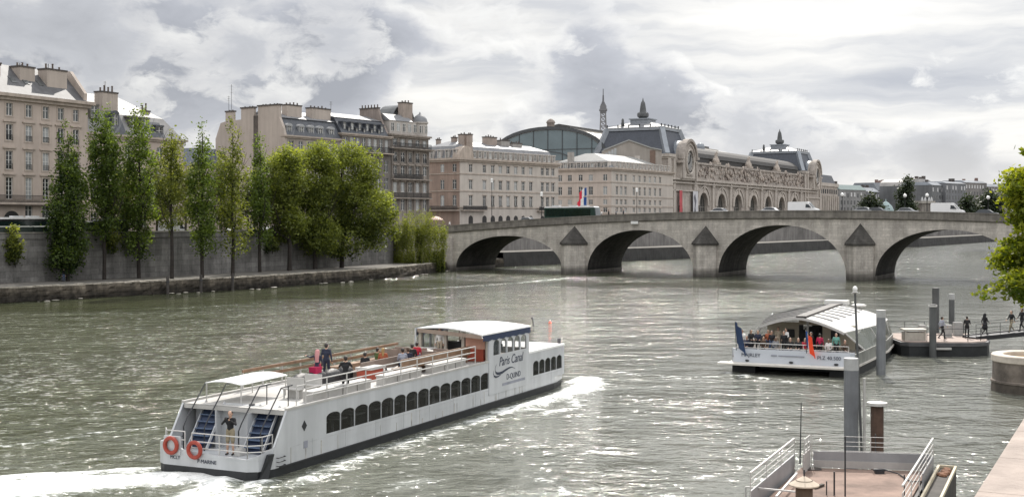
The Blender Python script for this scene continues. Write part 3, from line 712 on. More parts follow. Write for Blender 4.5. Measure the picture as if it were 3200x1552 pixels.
def house_c2():
    s0=16.6; L=16.0; r=thing('apartment_house','dark narrow house with attic windows, long black balcony and sloping party wall','house',cpos(s0),CA); M=Matrix.Identity(4)
    holes=[];wins=[]
    for z,h in ((9,2.6),(13,2.6),(17,2.6),(20.8,2.6)):
        for i in range(6): x=1.5+i*2.6; holes.append((x-.65,x+.65,z,z+h)); wins.append((x,z,h,None))
    for i in range(8): x=1.3+i*1.9; holes.append((x-.6,x+.6,25.2,28.0)); wins.append((x,25.2,2.8,2 if i%3 else 1))
    mb=MB(); wall_face(mb,0,L,7.6,28.6,holes); mb.quad((0,0,28.59),(L,0,28.59),(L,14,28.59),(0,14,28.59)); mb.build('wall',mat('facade_dark',(.20,.18,.165),.9,0,.2,.4,streak=.25),r)
    for x,z,h,p in wins: put_window(r,M,x,z,1.2 if z>25 else 1.3,h,'thin',p)
    mb=MB(); cornice(mb,0,L,0,28.8,.45,.55); mb.box(-.1,L,-1.0,0,24.75,25.0); mb.build('cornice',trimm,r)
    mb=MB(); mb.box(.1,L-.1,-.98,-.94,26.1,26.2); mb.box(.1,L-.1,-.98,-.94,25.0,25.08)
    for i in range(70): x=.1+(L-.2)*i/69; mb.box(x-.035,x+.035,-.97,-.95,25.08,26.1)
    mb.build('balcony_railing',iron,r)
    MB().prism([(0.1,28.8),(2.4,32.2),(11,32.2),(14,28.8)],'x',0,L-.6).build('mansard',slate,r)
    MB().prism([(2.2,32.22),(7,33.6),(11,32.22)],'x',0,L-.6).build('roof',zinc,r)
    for i in range(6): dormer(r,1.5+i*2.45,.6,29.6,1.15,1.5,1.7,False,m=slate,pane=2 if i%2 else 1)
    for i in range(5): dormer(r,2.7+i*2.45,.35,29.0,.9,1.0,1.7,False,m=slate,pane=0)
    pw=MB().prism([(0,27),(.6,29.5),(2.6,33.0),(3.2,35.2),(8.6,35.2),(8.6,33),(11,33),(13,28)],'x',L-.6,L+.0).build('party_wall',mat('party_dark',(.27,.225,.20),.95,0,.15,.3,streak=.25),r)
    MB().box(L-.75,L+.12,3.1,8.7,35.2,35.45).build('chimney_cap',cap_m,pw)
    mb=MB()
    for k in range(6): mb.lathe([(.16,0),(.13,.6),(.18,.65)],7,(L-.3,3.6+.9*k,35.45))
    mb.build('chimney_pots',potm,pw)
    aerial(r,2,5,33.3,2.5)
house_c2()
def house_c3():
    s0=32.75; L=13.3; r=thing('corner_house','tall grimy ornate corner house with black balconies and glazed arched roof','house',cpos(s0),CA); M=Matrix.Identity(4)
    holes=[];wins=[]
    cols=[1.4+i*2.65 for i in range(5)]
    for z0,z1,w,p in ((12.5,15.0,1.3,1),(16.6,18.8,1.4,2),(20.4,22.5,1.3,0),(23.3,25.5,1.3,0),(27.0,28.5,1.5,2)):
        for i,x in enumerate(cols): holes.append((x-w/2,x+w/2,z0,z1)); wins.append((x,z0,w,z1-z0,p if (i+int(z0))%3 else None))
    mb=MB(); wall_face(mb,0,L,7.6,29.2,holes); mb.quad((L,0,7.6),(L,14,7.6),(L,14,29.2),(L,0,29.2)); mb.quad((0,0,7.6),(0,14,7.6),(0,14,29.2),(0,0,29.2)); mb.quad((0,0,29.19),(L,0,29.19),(L,14,29.19),(0,14,29.19))
    for i in range(6): x=.1+i*2.62; mb.box(x-.12,x+.22,-.18,0,11.5,25.9)
    mb.build('wall',grimy,r)
    for x,z,w,h,p in wins: put_window(r,M,x,z,w,h,'thin',p,rail=(z<26 and z>22))
    mb=MB(); cornice(mb,0,L,0,29.5,.6,.7); cornice(mb,0,L,0,26.5,1.0,.5)
    for z in (15.4,19.6): mb.box(-.2,L+.3,-.9,0,z-.3,z)
    for x in cols: mb.box(x-.95,x+.95,-.3,0,22.6,22.95); mb.box(x-.95,x+.95,-.3,0,18.9,19.2)
    mb.build('cornice',mat('trim_grimy',(.30,.26,.225),.9,0,.3,1,streak=.25),r)
    for z,e in ((15.4,0),(19.6,3.0),(26.5,0)):
        mb=MB(); y=-.92 if z<26 else -.95; x1=L-e
        mb.box(0,x1,y,y+.05,z+.95,z+1.05); mb.box(0,x1,y,y+.05,z,z+.1)
        for i in range(80): x=(x1)*i/79; mb.box(x-.03,x+.03,y+.01,y+.03,z+.1,z+.95)
        mb.build('balcony_railing',iron,r)
    # attic storey, zinc cap, arched glazed roof and big stack
    at_=MB().box(.6,L-.6,1.0,9,29.5,32.6).build('attic_wall',mat('attic_pale',(.40,.37,.34),.8,0,.15,.8),r)
    for i in range(5):
        f,ps,_=win_meshes(1.1,1.9,'thin'); w=link_mesh('window',f,at_,(1.6+i*2.0,.93,30.2)); link_mesh('pane',ps[(0,2,0,2,1)[i]],w)
    MB().prism([(.8,32.6),(3,34.2),(7,34.2),(9.2,32.6)],'x',.4,L-4.5).build('roof',zinc,r)
    cx=L-4.0; n=14
    arc=[(cx+3.9*math.cos(math.pi*k/n),32.2+4.6*math.sin(math.pi*k/n)) for k in range(n+1)]
    g=MB().prism(arc,'y',4.2,9).build('glazed_vault',gl_m,r)
    mb=MB()
    for k in range(n): a,b=arc[k],arc[k+1]; mb.beam((a[0],4.1,a[1]),(b[0],4.1,b[1]),.22,.3)
    for k in range(2,n-1,2): mb.beam((cx,4.1,32.2),(arc[k][0],4.1,arc[k][1]),.09)
    mb.build('vault_rib',iron,g)
    chimney(r,cx-2.4,cx+.9,2.2,3.8,29.5,37.2,mat('chimney_brown',(.36,.30,.26),.9,0,.15,.5,streak=.2),3,.5)
    # round corner turret
    tc=(L-1.4,1.4)
    t=MB().lathe([(1.7,29.5),(1.7,32.4),(1.95,32.5),(1.95,32.8)],14,(tc[0],tc[1],0)).build('turret',mat('turret_pale',(.42,.39,.36),.8,0,.12,.8),r,smooth=True)
    MB().lathe([(1.8,0),(1.6,.8),(1.0,1.5),(.3,1.9),(.05,2.4)],14,(tc[0],tc[1],32.8)).build('turret_dome',zinc,t,smooth=True)
    for k in (-2.3,-1.5,-.7):
        a=k; f,ps,_=win_meshes(.8,1.7,'thin'); w=link_mesh('window',f,t,(tc[0]+1.72*math.cos(a),tc[1]+1.72*math.sin(a),30.2),a+math.pi/2); link_mesh('pane',ps[0],w)
house_c3()
# ---- D1: beige corner block beyond the bridge road
def block(name,label,o,ang,L,D,zc,cols,lcols,rows,wallm,lwallm,ground=None,wl=1.3,z0=7.7,group=None,kinds='thin'):
    d=(math.cos(ang),math.sin(ang)); r=thing(name,label,'building',(o[0],o[1],0),ang)
    M=Matrix.Identity(4); ML=Matrix.Rotation(-math.pi/2,4,'Z')      # end face: x' runs along -y, facing -x
    su=lambda u:s_at_u(o,d,u)
    xs=[su(u) for u in cols]
    holes=[];wins=[]
    for j,(a,b) in enumerate(rows):
        for i,x in enumerate(xs): holes.append((x-wl/2,x+wl/2,a,b)); wins.append((x,a,wl,b-a))
    mb=MB(); wall_face(mb,0,L,z0,zc,holes); mb.quad((L,0,z0),(L,D,z0),(L,D,zc),(L,0,zc)); mb.quad((0,D,z0),(L,D,z0),(L,D,zc),(0,D,zc)); mb.quad((0,0,zc-.01),(L,0,zc-.01),(L,D,zc-.01),(0,D,zc-.01))
    mb.build('wall',wallm,r)
    for x,z,w,h in wins: put_window(r,M,x,z,w,h,kinds,pane=RND.choice((0,0,1,1,2)),rail=RND.random()<.0)
    e=(-math.sin(ang),math.cos(ang)); ls=[s_at_u(o,e,u) for u in lcols]
    holes=[(-(y+wl/2),-(y-wl/2),a,b) for y in ls for a,b in rows]
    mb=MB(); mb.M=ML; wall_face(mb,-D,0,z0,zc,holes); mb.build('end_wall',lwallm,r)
    for y in ls:
        for a,b in rows: put_window(r,ML,-y,a,wl,b-a,kinds,pane=RND.choice((0,1,2)))
    mb=MB()
    def band(z,h,p): mb.box(-p,L+p,-p,0,z,z+h); mb.box(-p,0,0,D,z,z+h)
    for z,h,p in [(zc-.5,.5,.75),(zc-.95,.45,.4)]: band(z,h,p)
    for a,b in rows: band(a-.55,.22,.16)
    for x in xs:
        for a,b in rows: mb.box(x-wl/2-.2,x+wl/2+.2,-.14,0,b,b+.22)
    mb.build('moulding',trimm,r)
    return r,xs,ls,su
def block_d1():
    o=(-13.0,310.0); ang=math.atan2(32,25.7)
    cols=[1471,1514,1540,1564,1588,1612,1635,1659,1695,1711,1728]
    r,xs,ls,su=block('hotel_building','beige block at the end of the bridge with a darker left face','x' and o,ang,41.0,14.0,25.8,cols,[1420,1382],[(22.3,24.3),(18.0,20.4),(13.9,16.5)],cream,mat('facade_pink_shade',(.30,.225,.185),.9,0,.15,.3,streak=.2))  # left face pinker, with its shade painted into the darker colour
    for i,x in enumerate(xs):     # arched ground-floor openings
        n=8; MB().prism([(x-.85,7.8)]+[(x+.85*math.cos(math.pi-math.pi*k/n),10.6+.85*math.sin(math.pi*k/n)) for k in range(n+1)]+[(x+.85,7.8)],'y',-.025,.05).build('archway',mat('arch_dark',(.03,.028,.027),.7),r)
    for x0,x1 in ((.3,9.5),(xs[7]+2.5,xs[10]+1.5)):
        mb=MB(); mb.box(x0,x1,-1.0,0,12.6,12.85); bal=mb.build('balcony',trimm,r); mb=MB(); mb.box(x0,x1,-1.0,-.95,13.75,13.85)
        for i in range(46): x=x0+(x1-x0)*i/45; mb.box(x-.07,x+.07,-.99,-.96,12.85,13.75)
        mb.build('railing',iron,bal)
    mb=MB(); mb.box(-1.0,0,0,11,12.6,12.85); bal=mb.build('balcony',trimm,r); mb=MB(); mb.box(-1,-.95,0,11,13.75,13.85)
    for i in range(46): y=11*i/45; mb.box(-.99,-.96,y-.06,y+.06,12.85,13.75)
    mb.build('railing',iron,bal)
    for x in xs[1:8]:
        g=win_meshes(1.3,2.0,'thin')[2]; link_mesh('railing',g,r,(x,.1,13.2))
    # attic with stone dormers and zinc roof
    MB().frus((.4,40.6,.6,13.4,25.8),(1.6,39.5,2.0,12,28.9)).build('mansard',zinc,r)
    MB().frus((1.6,39.5,2.0,12,28.92),(5,36,6,8,30.4)).build('roof',MATS['zinc_bright'],r)
    for i in range(17): dormer(r,5.9+i*2.08,.15,25.9,1.25,1.75,1.8,False,m=mat('dormer_stone',(.46,.43,.40),.75,0,.15,1.2),pane=(0,0,1,2)[i%4])
    for i in range(4):
        y=1.8+i*2.6; mb=MB(); mb.box(.1,2.0,y-.6,y-.42,25.9,27.8); mb.box(.1,2,y+.42,y+.6,25.9,27.8); mb.box(-.0,2,y-.75,y+.75,27.8,28.1); dm=mb.build('dormer',MATS['dormer_stone'],r)
        f,ps,_=win_meshes(.84,1.8,'thin'); w=link_mesh('window_frame',f,dm,(.3,y,25.95),-math.pi/2); link_mesh('pane',ps[i%3],w)
    n=12; MB().prism([(2.6+2.6*math.cos(math.pi*k/n),25.85+3.0*math.sin(math.pi*k/n)) for k in range(n+1)],'y',-.15,2.4).build('pediment',trimm,r)
    Yq=330
    for u0,u1,v0,pts in ((1545,1583,430,4),(1590,1622,437,3),(1626,1662,443,4)):
        x0,x1=su(u0),su(u1); m=mat('chimney_brown',(.36,.30,.26),.9) if u0<1589 else mat('chimney_grey',(.30,.285,.265),.9,0,.2,1)
        chimney(r,x0+2.5,x0+2.5+(x1-x0)*.8,4.5,6.2,28.5,zrow(v0,Yq),m,pts,.45)
    e=(-math.sin(ang),math.cos(ang))
    for u0,u1,v0 in ((1344,1352,432),(1391,1404,428),(1411,1435,420),(1440,1452,421)):
        y0=s_at_u((o[0],o[1]),e,u1); y1=s_at_u(o,e,u0)
        chimney(r,4.2,5.4,max(y0,-9)+2,max(y0,-9)+2+min(2.2,abs(y1-y0)*.8),27.5,zrow(v0,317),MATS['chimney_brown'],2,.5)
block_d1()
def block_d2():
    o=(29.5,370.6); ang=math.atan2(.85,.527)
    cols=[1928,1941.5,1955,1981,1999,2015,2031,2047,2063]; lc=[1891,1846,1814,1780.5,1750]
    r,xs,ls,su=block('hotel_building','beige block with a white gabled wing beside the clock museum','x' and o,ang,44.0,22.0,25.9,cols,lc,[(22.0,23.9),(17.8,20.3),(14.9,16.4),(12.6,14.0)],cream,beige,wl=1.35)
    MB().frus((.5,43.5,.7,21.5,25.9),(2.2,42,2.4,19.5,28.0)).build('mansard',MATS['zinc_bright'],r)
    MB().frus((2.2,42,2.4,19.5,28.02),(6,38,9,12,30.6)).build('roof',mat('zinc_white',(.28,.28,.27),.55,0,.08,.4,.05,5),r)
    for i in range(17): dormer(r,4.2+i*2.3,.2,26.0,1.2,1.6,1.9,False,m=MATS['dormer_stone'],pane=(0,2,0,1)[i%4])
    for i in range(8):
        y=2.0+i*2.3; mb=MB(); mb.box(.2,2.4,y-.75,y-.55,26,27.5); mb.box(.2,2.4,y+.55,y+.75,26,27.5); mb.box(.05,2.4,y-.85,y+.85,27.5,27.75); dm=mb.build('dormer',MATS['dormer_stone'],r)
        f,ps,_=win_meshes(1.1,1.4,'thin'); w=link_mesh('window_frame',f,dm,(.4,y,26.05),-math.pi/2); link_mesh('pane',ps[(0,0,2,1)[i%4]],w)
    MB().box(1.2,2.6,14.0,15.6,27,30.9).build('chimney',MATS['chimney_grey'],r)
    # gabled wing rising behind the attic, gable end towards the street
    # gabled wing standing across the block, its gable turned towards the river bend
    Yg=403.5; X=lambda u:(u-U0)/F*Yg; Zg=lambda v:zrow(v,Yg)
    c=X(1965); inv=LM(r).inverted(); T=inv@Matrix.Translation((c,Yg,0))
    gp=[(X(1888)-c,26),(X(1888)-c,Zg(470)),(0,Zg(440)),(X(2034)-c,Zg(464)),(X(2068)-c,Zg(471)),(X(2068)-c,26)]
    mb=MB(); mb.M=T; mb.prism(gp,'y',0,11); w=mb.build('gable_wing',mat('wing_grey',(.31,.28,.25),.9,0,.08,.3,streak=.12),r)
    mb=MB(); mb.M=T
    for (xa,za),(xb,zb) in ((gp[1],gp[2]),(gp[2],gp[3]),(gp[3],gp[4])):
        mb.hexa([(xa,-.4,za+.01),(xb,-.4,zb+.01),(xb,11,zb+.01),(xa,11,za+.01),(xa,-.4,za+.4),(xb,-.4,zb+.4),(xb,11,zb+.4),(xa,11,za+.4)])
    mb.build('gable_roof',MATS['zinc_white'],w)
    mb=MB(); mb.M=T; mb.box(X(1983)-c,X(2000)-c,-.08,.1,27,Zg(487)); mb.build('blind_window',mat('blind_frame',(.45,.41,.37),.8),w)
    mb=MB(); mb.M=T; mb.box(X(2031)-c,X(2048)-c,-.1,.1,26,Zg(470)); mb.build('brown_panel',mat('brown_panel',(.16,.11,.085),.8),w)
    mb=MB(); mb.M=T
    for k in range(4): x=X(1892+9*k)-c; mb.box(x,x+.75,-.06,.1,27.0,Zg(478-5*k))
    mb.build('glazed_panel',gl_c,w)
block_d2()
# ------------------------------------------------------------ clock museum
def arch_wall(mb,x0,x1,z0,z1,arches,y=0.0,depth=.8,n=12,sq=1.0):
    """sheet with round-headed openings (cx, half width, spring z) down to z0, plus reveals"""
    x=x0
    for cx,hw,zs in sorted(arches):
        mb.quad((x,y,z0),(cx-hw,y,z0),(cx-hw,y,z1),(x,y,z1))
        pts=[(cx-hw,z0)]+[(cx-hw*math.cos(math.pi*k/n),zs+sq*hw*math.sin(math.pi*k/n)) for k in range(n+1)]+[(cx+hw,z0)]
        for a,b in zip(pts[1:-2],pts[2:-1]): mb.quad((a[0],y,a[1]),(b[0],y,b[1]),(b[0],y,z1),(a[0],y,z1))
        for a,b in zip(pts[:-1],pts[1:]): mb.quad((a[0],y,a[1]),(a[0],y+depth,a[1]),(b[0],y+depth,b[1]),(b[0],y,b[1]))
        x=cx+hw
    mb.quad((x,y,z0),(x1,y,z0),(x1,y,z1),(x,y,z1))
def arch_ring(mb,cx,hw,zs,w,y0,y1,n=14,z0=None,sq=1.0):
    o=[(cx-(hw+w)*math.cos(math.pi*k/n),zs+sq*(hw+w)*math.sin(math.pi*k/n)) for k in range(n+1)]
    i=[(cx-hw*math.cos(math.pi*k/n),zs+sq*hw*math.sin(math.pi*k/n)) for k in range(n+1)]
    if z0 is not None: o=[(cx-hw-w,z0)]+o+[(cx+hw+w,z0)]; i=[(cx-hw,z0)]+i+[(cx+hw,z0)]
    for k in range(len(o)-1):
        a,b,c,d=o[k],o[k+1],i[k+1],i[k]
        mb.hexa([(a[0],y0,a[1]),(b[0],y0,b[1]),(c[0],y0,c[1]),(d[0],y0,d[1]),(a[0],y1,a[1]),(b[0],y1,b[1]),(c[0],y1,c[1]),(d[0],y1,d[1])])
def museum():
    ang=math.atan2(.88,.474); o=(53.6,422.0)
    r=thing('museum_building','long stone museum with two great clocks, slate domes and arched windows beyond the bridge','museum',(o[0],o[1],0),ang)
    ms=stone('museum_stone',(.43,.385,.345),2.2,.7,.75,.12,streak=.22,stain=.25,bump=.25)
    mt=mat('museum_trim',(.46,.415,.37),.9,0,.18,.6,.2,5,streak=.22)
    dome_sl=mat('dome_slate',(.050,.058,.076),.5,0,.22,1.6,.3,9,streak=.15)
    lead=mat('lead_hip',(.24,.26,.285),.45,.2,.15,.8)
    brownzinc=mat('brown_zinc',(.06,.057,.055),.8,0,.12,.3,.06,4,streak=.12)
    gz=glassy('arch_glass',(.055,.055,.052),.1)
    arches=[(32.4+19.85*i,4.7,15.4) for i in range(7)]
    mb=MB(); arch_wall(mb,26,172,7.7,24.6,arches,0,1.4); mb.quad((26,0,24.6),(172,0,24.6),(172,30,24.6),(26,30,24.6)); mb.build('wall',ms,r)
    mb=MB()
    for a in arches: arch_ring(mb,a[0],a[1]+.05,a[2],1.5,-.35,.0); arch_ring(mb,a[0],a[1]+1.9,a[2]+.1,.5,-.55,.0)
    for i in range(8): x=22.5+19.85*i; mb.box(x-.9,x+.9,-.6,0,7.7,22.8); mb.box(x-1.1,x+1.1,-.8,0,22.2,22.8); mb.box(x-.7,x+.7,-.8,0,23.0,24.4)
    for a in arches: mb.box(a[0]-.5,a[0]+.5,-.7,0,20.0,22.6)
    mb.build('archivolt',mt,r)
    for cx,hw,zs in arches:
        n=14; g=MB().prism([(cx-hw,7.7)]+[(cx-hw*math.cos(math.pi*k/n),zs+hw*math.sin(math.pi*k/n)) for k in range(n+1)]+[(cx+hw,7.7)],'y',1.25,1.4).build('arched_window',gz,r)
        mb=MB(); arch_ring(mb,cx,hw-.35,zs,.34,.95,1.22,z0=7.7)
        for q in (-.5,0,.5): mb.box(cx+q*hw-.09,cx+q*hw+.09,1.05,1.22,7.7,zs+hw*math.sqrt(1-q*q)-.2)
        for z in (11,14.8): mb.box(cx-hw+.3,cx+hw-.3,1.08,1.2,z,z+.22)
        mb.build('frame',mat('arch_frame',(.17,.16,.145),.6,0,.2,2),g)
    # entablature and sculpted attic
    mb=MB(); mb.box(-2.5,190,-.9,0,22.9,23.3); mb.box(-2.5,190,-1.2,0,24.0,24.6); mb.box(26,172,-.3,0,23.3,24.0); mb.build('entablature',mt,r)
    mb=MB(); mb.box(26,172,0.6,3.0,24.6,30.9); mb.box(26,172,.1,3.2,30.2,30.9); mb.box(26,172,.2,1.0,24.6,25.3); mb.build('attic',ms,r)
    rr=random.Random(4); mb=MB(); mb.mi=0
    for i in range(430):
        x=rr.uniform(27,171); t=(x-22.5)/19.85; near=abs(t-round(t))
        z=rr.uniform(25.4,30.4) if near>.16 else rr.uniform(25.2,31.2); s=rr.uniform(.35,1.0)*(1.25 if near<.2 else .8)
        mb.mi=1 if rr.random()<.3 else 0
        mb.ball((x,rr.uniform(.1,.6),z),s*.62,7,5,rr.uniform(.7,1.7),rr.uniform(.5,.8),rr.uniform(.7,1.6))
    fz=mb.build('carved_frieze',[mat('carving',(.36,.31,.27),.95,0,.35,.8,.5,5),mat('carving_dark',(.17,.14,.125),.95,0,.35,.8,.5,5)],r,smooth=True); fz['kind']='stuff'
    for t in (50,89.5,129):   # seated figures with raised crest on the attic
        mb=MB(); mb.box(t-2.4,t+2.4,.0,2.6,30.9,31.7); mb.lathe([(1.5,0),(1.3,1.0),(.8,1.9),(.55,2.6),(.65,3.0),(.4,3.5),(.05,3.8)],8,(t,1.2,31.7)); mb.ball((t-1.6,1.1,32.3),.8,8,5,1,.8,1.2); mb.ball((t+1.6,1.1,32.3),.8,8,5,1,.8,1.2); mb.ball((t,.9,35.2),.42,8,5,1,1,1.2); mb.beam((t+.2,1.2,34),(t+.3,1,36),.14)
        mb.build('roof_statue',mat('statue_stone',(.38,.33,.285),.9,0,.3,1.2,.4,6),r,smooth=True)
    # vestibule vault between the domes
    n=10; pr=[(3.0,30.9),(3.0,33.2)]+[(14-11*math.cos(math.pi*k/n/1.0),33.2+4.6*math.sin(math.pi*k/n)) for k in range(n+1)]+[(25,30.9)]
    va=MB().prism(pr,'x',22,170).build('vestibule_vault',brownzinc,r)
    mb=MB(); mb.box(24,168,2.6,3.2,33.0,33.25)
    mb.build('gutter',mat('gutter_dark',(.09,.09,.09),.6),va)
    MB().lathe([(1.6,0),(1.6,1.2),(1.2,2.2),(.3,2.8)],10,(66,13,37.6)).build('vent_cap',lead,va)
    # two clock pavilions with domes
    def pavilion(t0,clock,clock_near=True):
        mb=MB(); mb.box(t0-2.2,t0+26,0.0,26,7.7,32.0) if not clock else None
        if clock:
            arch_wall(mb,t0-2.2,t0+26,7.7,32.0,[(t0+9.5,2.3,13.4)],0,1.0)
        else: pass
        mb.quad((t0-2.2,0,7.7),(t0-2.2,0,32),(t0-2.2,27,32),(t0-2.2,27,7.7)); mb.quad((t0+26,0,7.7),(t0+26,27,7.7),(t0+26,27,32),(t0+26,0,32)); mb.quad((t0-2.2,0,31.98),(t0+26,0,31.98),(t0+26,27,31.98),(t0-2.2,27,31.98))
        mb.build('pavilion_wall',ms,r)
        mb=MB(); mb.box(t0-3.0,t0+3.4,-.8,27.5,31.6,32.6); mb.box(t0-2.6,t0+3.2,-.4,27.2,31.0,31.6); mb.box(t0+23,t0+26.6,-.8,3,31.6,32.4)
        for x in (t0-1.6,t0+2.8,t0+24.8): mb.box(x-.9,x+.9,-.5,0,7.7,31.0)
        mb.box(t0-2.4,t0+26,-.5,0,20.2,20.7)
        mb.build('pavilion_cornice',mt,r)
        cx=t0+14.0
        # round-topped clock gable
        hood=[(cx-8.2,24.6),(cx-7.0,30.5)]+[(cx-6.6*math.cos(math.pi*k/14),31.2+6.6*math.sin(math.pi*k/14)) for k in range(15)]+[(cx+7.0,30.5),(cx+8.2,24.6)]
        g=MB().prism(hood,'y',-1.6,1.2).build('clock_gable',mt,r)
        mb=MB(); arch_ring(mb,cx,6.3,31.2,.9,-2.3,-.2); arch_ring(mb,cx,5.0,31.2,.55,-1.95,-1.6); mb.box(cx-8.6,cx-5.4,-2.1,0,29.8,30.5); mb.box(cx+5.4,cx+8.6,-2.1,0,29.8,30.5); mb.box(cx-3,cx+3,-2.0,0,25.6,26.1); mb.box(cx-7.4,cx-5.9,-1.95,-.2,24.6,29.8); mb.box(cx+5.9,cx+7.4,-1.95,-.2,24.6,29.8); mb.build('gable_moulding',ms,g)
        ck=MB().prism([(cx+3.4*math.cos(2*math.pi*k/28),30.4+3.9*math.sin(2*math.pi*k/28)) for k in range(28)],'y',-1.75,-1.6).build('clock',glassy('clock_glass',(.12,.115,.105),.15),g)
        mb=MB()
        mb.tube([(cx+3.7*math.cos(2*math.pi*k/28),-1.8,30.4+4.2*math.sin(2*math.pi*k/28)) for k in range(28)],.45,6,closed=True)
        mb.tube([(cx+2.7*math.cos(2*math.pi*k/28),-1.8,30.4+3.1*math.sin(2*math.pi*k/28)) for k in range(28)],.12,5,closed=True)
        mb.build('clock_rim',mt,ck)
        mb=MB()
        for k in range(12):
            a=2*math.pi*k/12; mb.beam((cx+2.6*math.cos(a),-1.85,30.4+3*math.sin(a)),(cx+3.2*math.cos(a),-1.85,30.4+3.7*math.sin(a)),.22)
        mb.beam((cx,-1.85,30.4),(cx+.7,-1.85,32.9),.2); mb.beam((cx,-1.85,30.4),(cx-1.5,-1.85,29.5),.25)
        mb.build('clock_hand',iron,ck)
        n=12; MB().prism([(cx-6.7*math.cos(math.pi*k/n),31.2+6.7*math.sin(math.pi*k/n)) for k in range(n+1)],'y',1.1,7).build('clock_hood',lead,g,smooth=True)
        # slate dome: steep curved pavilion roof, lead hips, pale crown and finial
        base=(t0-.2,t0+22.6,1.2,28.0 if clock_near else 29.5,32.6); prof=[(0,0),(1.0,2.6),(1.9,5.2),(2.7,7.6),(3.3,9.4)]
        dm=None; mb=MB()
        for (i0,h0),(i1,h1) in zip(prof[:-1],prof[1:]):
            mb.frus((base[0]+i0,base[1]-i0,base[2]+i0,base[3]-i0,base[4]+h0),(base[0]+i1,base[1]-i1,base[2]+i1,base[3]-i1,base[4]+h1))
        dm=mb.build('dome',dome_sl,r)
        mb=MB()
        for sx,sy in ((0,0),(1,0),(1,1),(0,1)):
            pts=[((base[0]+i if not sx else base[1]-i),(base[2]+i if not sy else base[3]-i),base[4]+h) for i,h in prof]
            for a,b in zip(pts[:-1],pts[1:]): mb.beam(a,b,1.7,1.5)
        i,h=prof[-1]; tb=(base[0]+i,base[1]-i,base[2]+i,base[3]-i,base[4]+h)
        mb.box(tb[0]-.7,tb[1]+.7,tb[2]-.7,tb[3]+.7,tb[4]-.9,tb[4]+.1)
        mb.build('dome_hip',lead,dm)
        MB().frus((tb[0]-.9,tb[1]+.9,tb[2]-.9,tb[3]+.9,tb[4]+.1),(tb[0]+5.5,tb[1]-5.5,tb[2]+6.2,tb[3]-6.2,tb[4]+2.3)).build('dome_crown',MATS['zinc_bright'],dm)
        mb=MB(); c=((tb[0]+tb[1])/2,(tb[2]+tb[3])/2)
        for (xa,ya),(xb,yb) in (((tb[0],tb[2]),(tb[1],tb[2])),((tb[0],tb[2]),(tb[0],tb[3])),((tb[1],tb[2]),(tb[1],tb[3]))):
            mb.beam((xa,ya,tb[4]+.9),(xb,yb,tb[4]+.9),.12)
            for k in range(6): q=k/5; mb.box(xa+(xb-xa)*q-.15,xa+(xb-xa)*q+.15,ya+(yb-ya)*q-.15,ya+(yb-ya)*q+.15,tb[4]+.1,tb[4]+1.3)
        mb.build('crest_rail',iron,dm)
        mb=MB(); mb.box(c[0]-3.4,c[0]+3.4,c[1]-3.4,c[1]+3.4,tb[4]+1.6,tb[4]+3.3); mb.box(c[0]-3.8,c[0]+3.8,c[1]-3.8,c[1]+3.8,tb[4]+3.3,tb[4]+3.7); mb.build('finial_plinth',lead,dm)
        MB().lathe([(1.4,0),(1.5,.4),(2.0,.8),(2.1,1.7),(1.85,2.2),(1.3,2.3),(1.15,2.7),(1.1,3.4),(.8,5.4),(.6,6.0),(.3,6.3),(.18,6.9),(.02,7.5)],12,(c[0],c[1],tb[4]+3.7)).build('finial',mat('finial_lead',(.075,.078,.08),.5,.2,.25,1),dm,smooth=True)
        mb=MB(); mb.box(tb[0]+1.0,tb[0]+3,tb[3]-6,tb[3]-4,tb[4],tb[4]+.9); mb.lathe([(.5,0),(.65,.6),(.45,1.6),(.5,2.1),(.2,2.7)],8,(tb[0]+2,tb[3]-5,tb[4]+.9)); mb.build('dome_statue',MATS['finial_lead'],dm,smooth=True)
        return cx
    pavilion(0,True); pavilion(171,True,False)
    # banners on the near pavilion
    MB().box(6.0,8.6,-1.05,-.95,9.5,20.4).build('banner',mat('banner_red',(.42,.075,.085),.8,0,.18,.5),r,label='long red banner')
    b=MB().box(19.3,24.2,-1.05,-.95,9.5,20.4).build('banner',mat('banner_pale',(.50,.50,.52),.8,0,.15,.4),r,label='pale grey printed banner')
    mb=MB(); mb.prism([(19.8,18.2),(21.2,19.5),(22.5,17),(21.5,14.5),(22.6,12.5),(21,11),(20.3,13.5),(21,16)],'y',-1.08,-1.055); mb.build('banner_print',mat('banner_ink',(.12,.12,.14),.8),b)
    MB().box(7.3,11.7,.9,1.0,7.7,16).build('portal',gz,r)
    # great nave behind: glazed lunette end, barrel roof and ridge monitor
    cx,hw,zs,rise=47.0,23.0,31.0,12.0; n=20
    arc=[(cx-hw*math.cos(math.pi*k/n),zs+rise*math.sin(math.pi*k/n)**.8) for k in range(n+1)]
    MB().prism(arc,'x',1.5,168).build('nave_roof',mat('nave_zinc',(.42,.40,.37),.5,.1,.12,.3,.06,4,streak=.1),r)
    ml=Matrix.Rotation(0,4,'Z')
    lu=MB().prism([(cx+(p[0]-cx)*.95,zs+(p[1]-zs)*.94) for p in arc],'x',1.2,1.45).build('lunette',mat('lunette_glass',(.135,.175,.19),.18,0,.15,.12),r)
    mb=MB()
    for q in (-.75,-.5,-.25,0,.25,.5,.75): mb.box(1.0,1.2,cx+q*hw-.12,cx+q*hw+.12,zs-2,zs+rise*(1-q*q)**.4*.95)
    mb.box(1.0,1.2,cx-hw*.9,cx+hw*.9,zs+4.2,zs+4.4)
    for a,b in zip(arc[:-1],arc[1:]): mb.beam((1.0,a[0],a[1]),(1.0,b[0],b[1]),.5,1.1)
    inner=[(cx+4-12*math.cos(math.pi*k/10),zs+1.4+2.4*math.sin(math.pi*k/10)) for k in range(11)]
    for a,b in zip(inner[:-1],inner[1:]): mb.beam((.95,a[0],a[1]),(.95,b[0],b[1]),.2,.25)
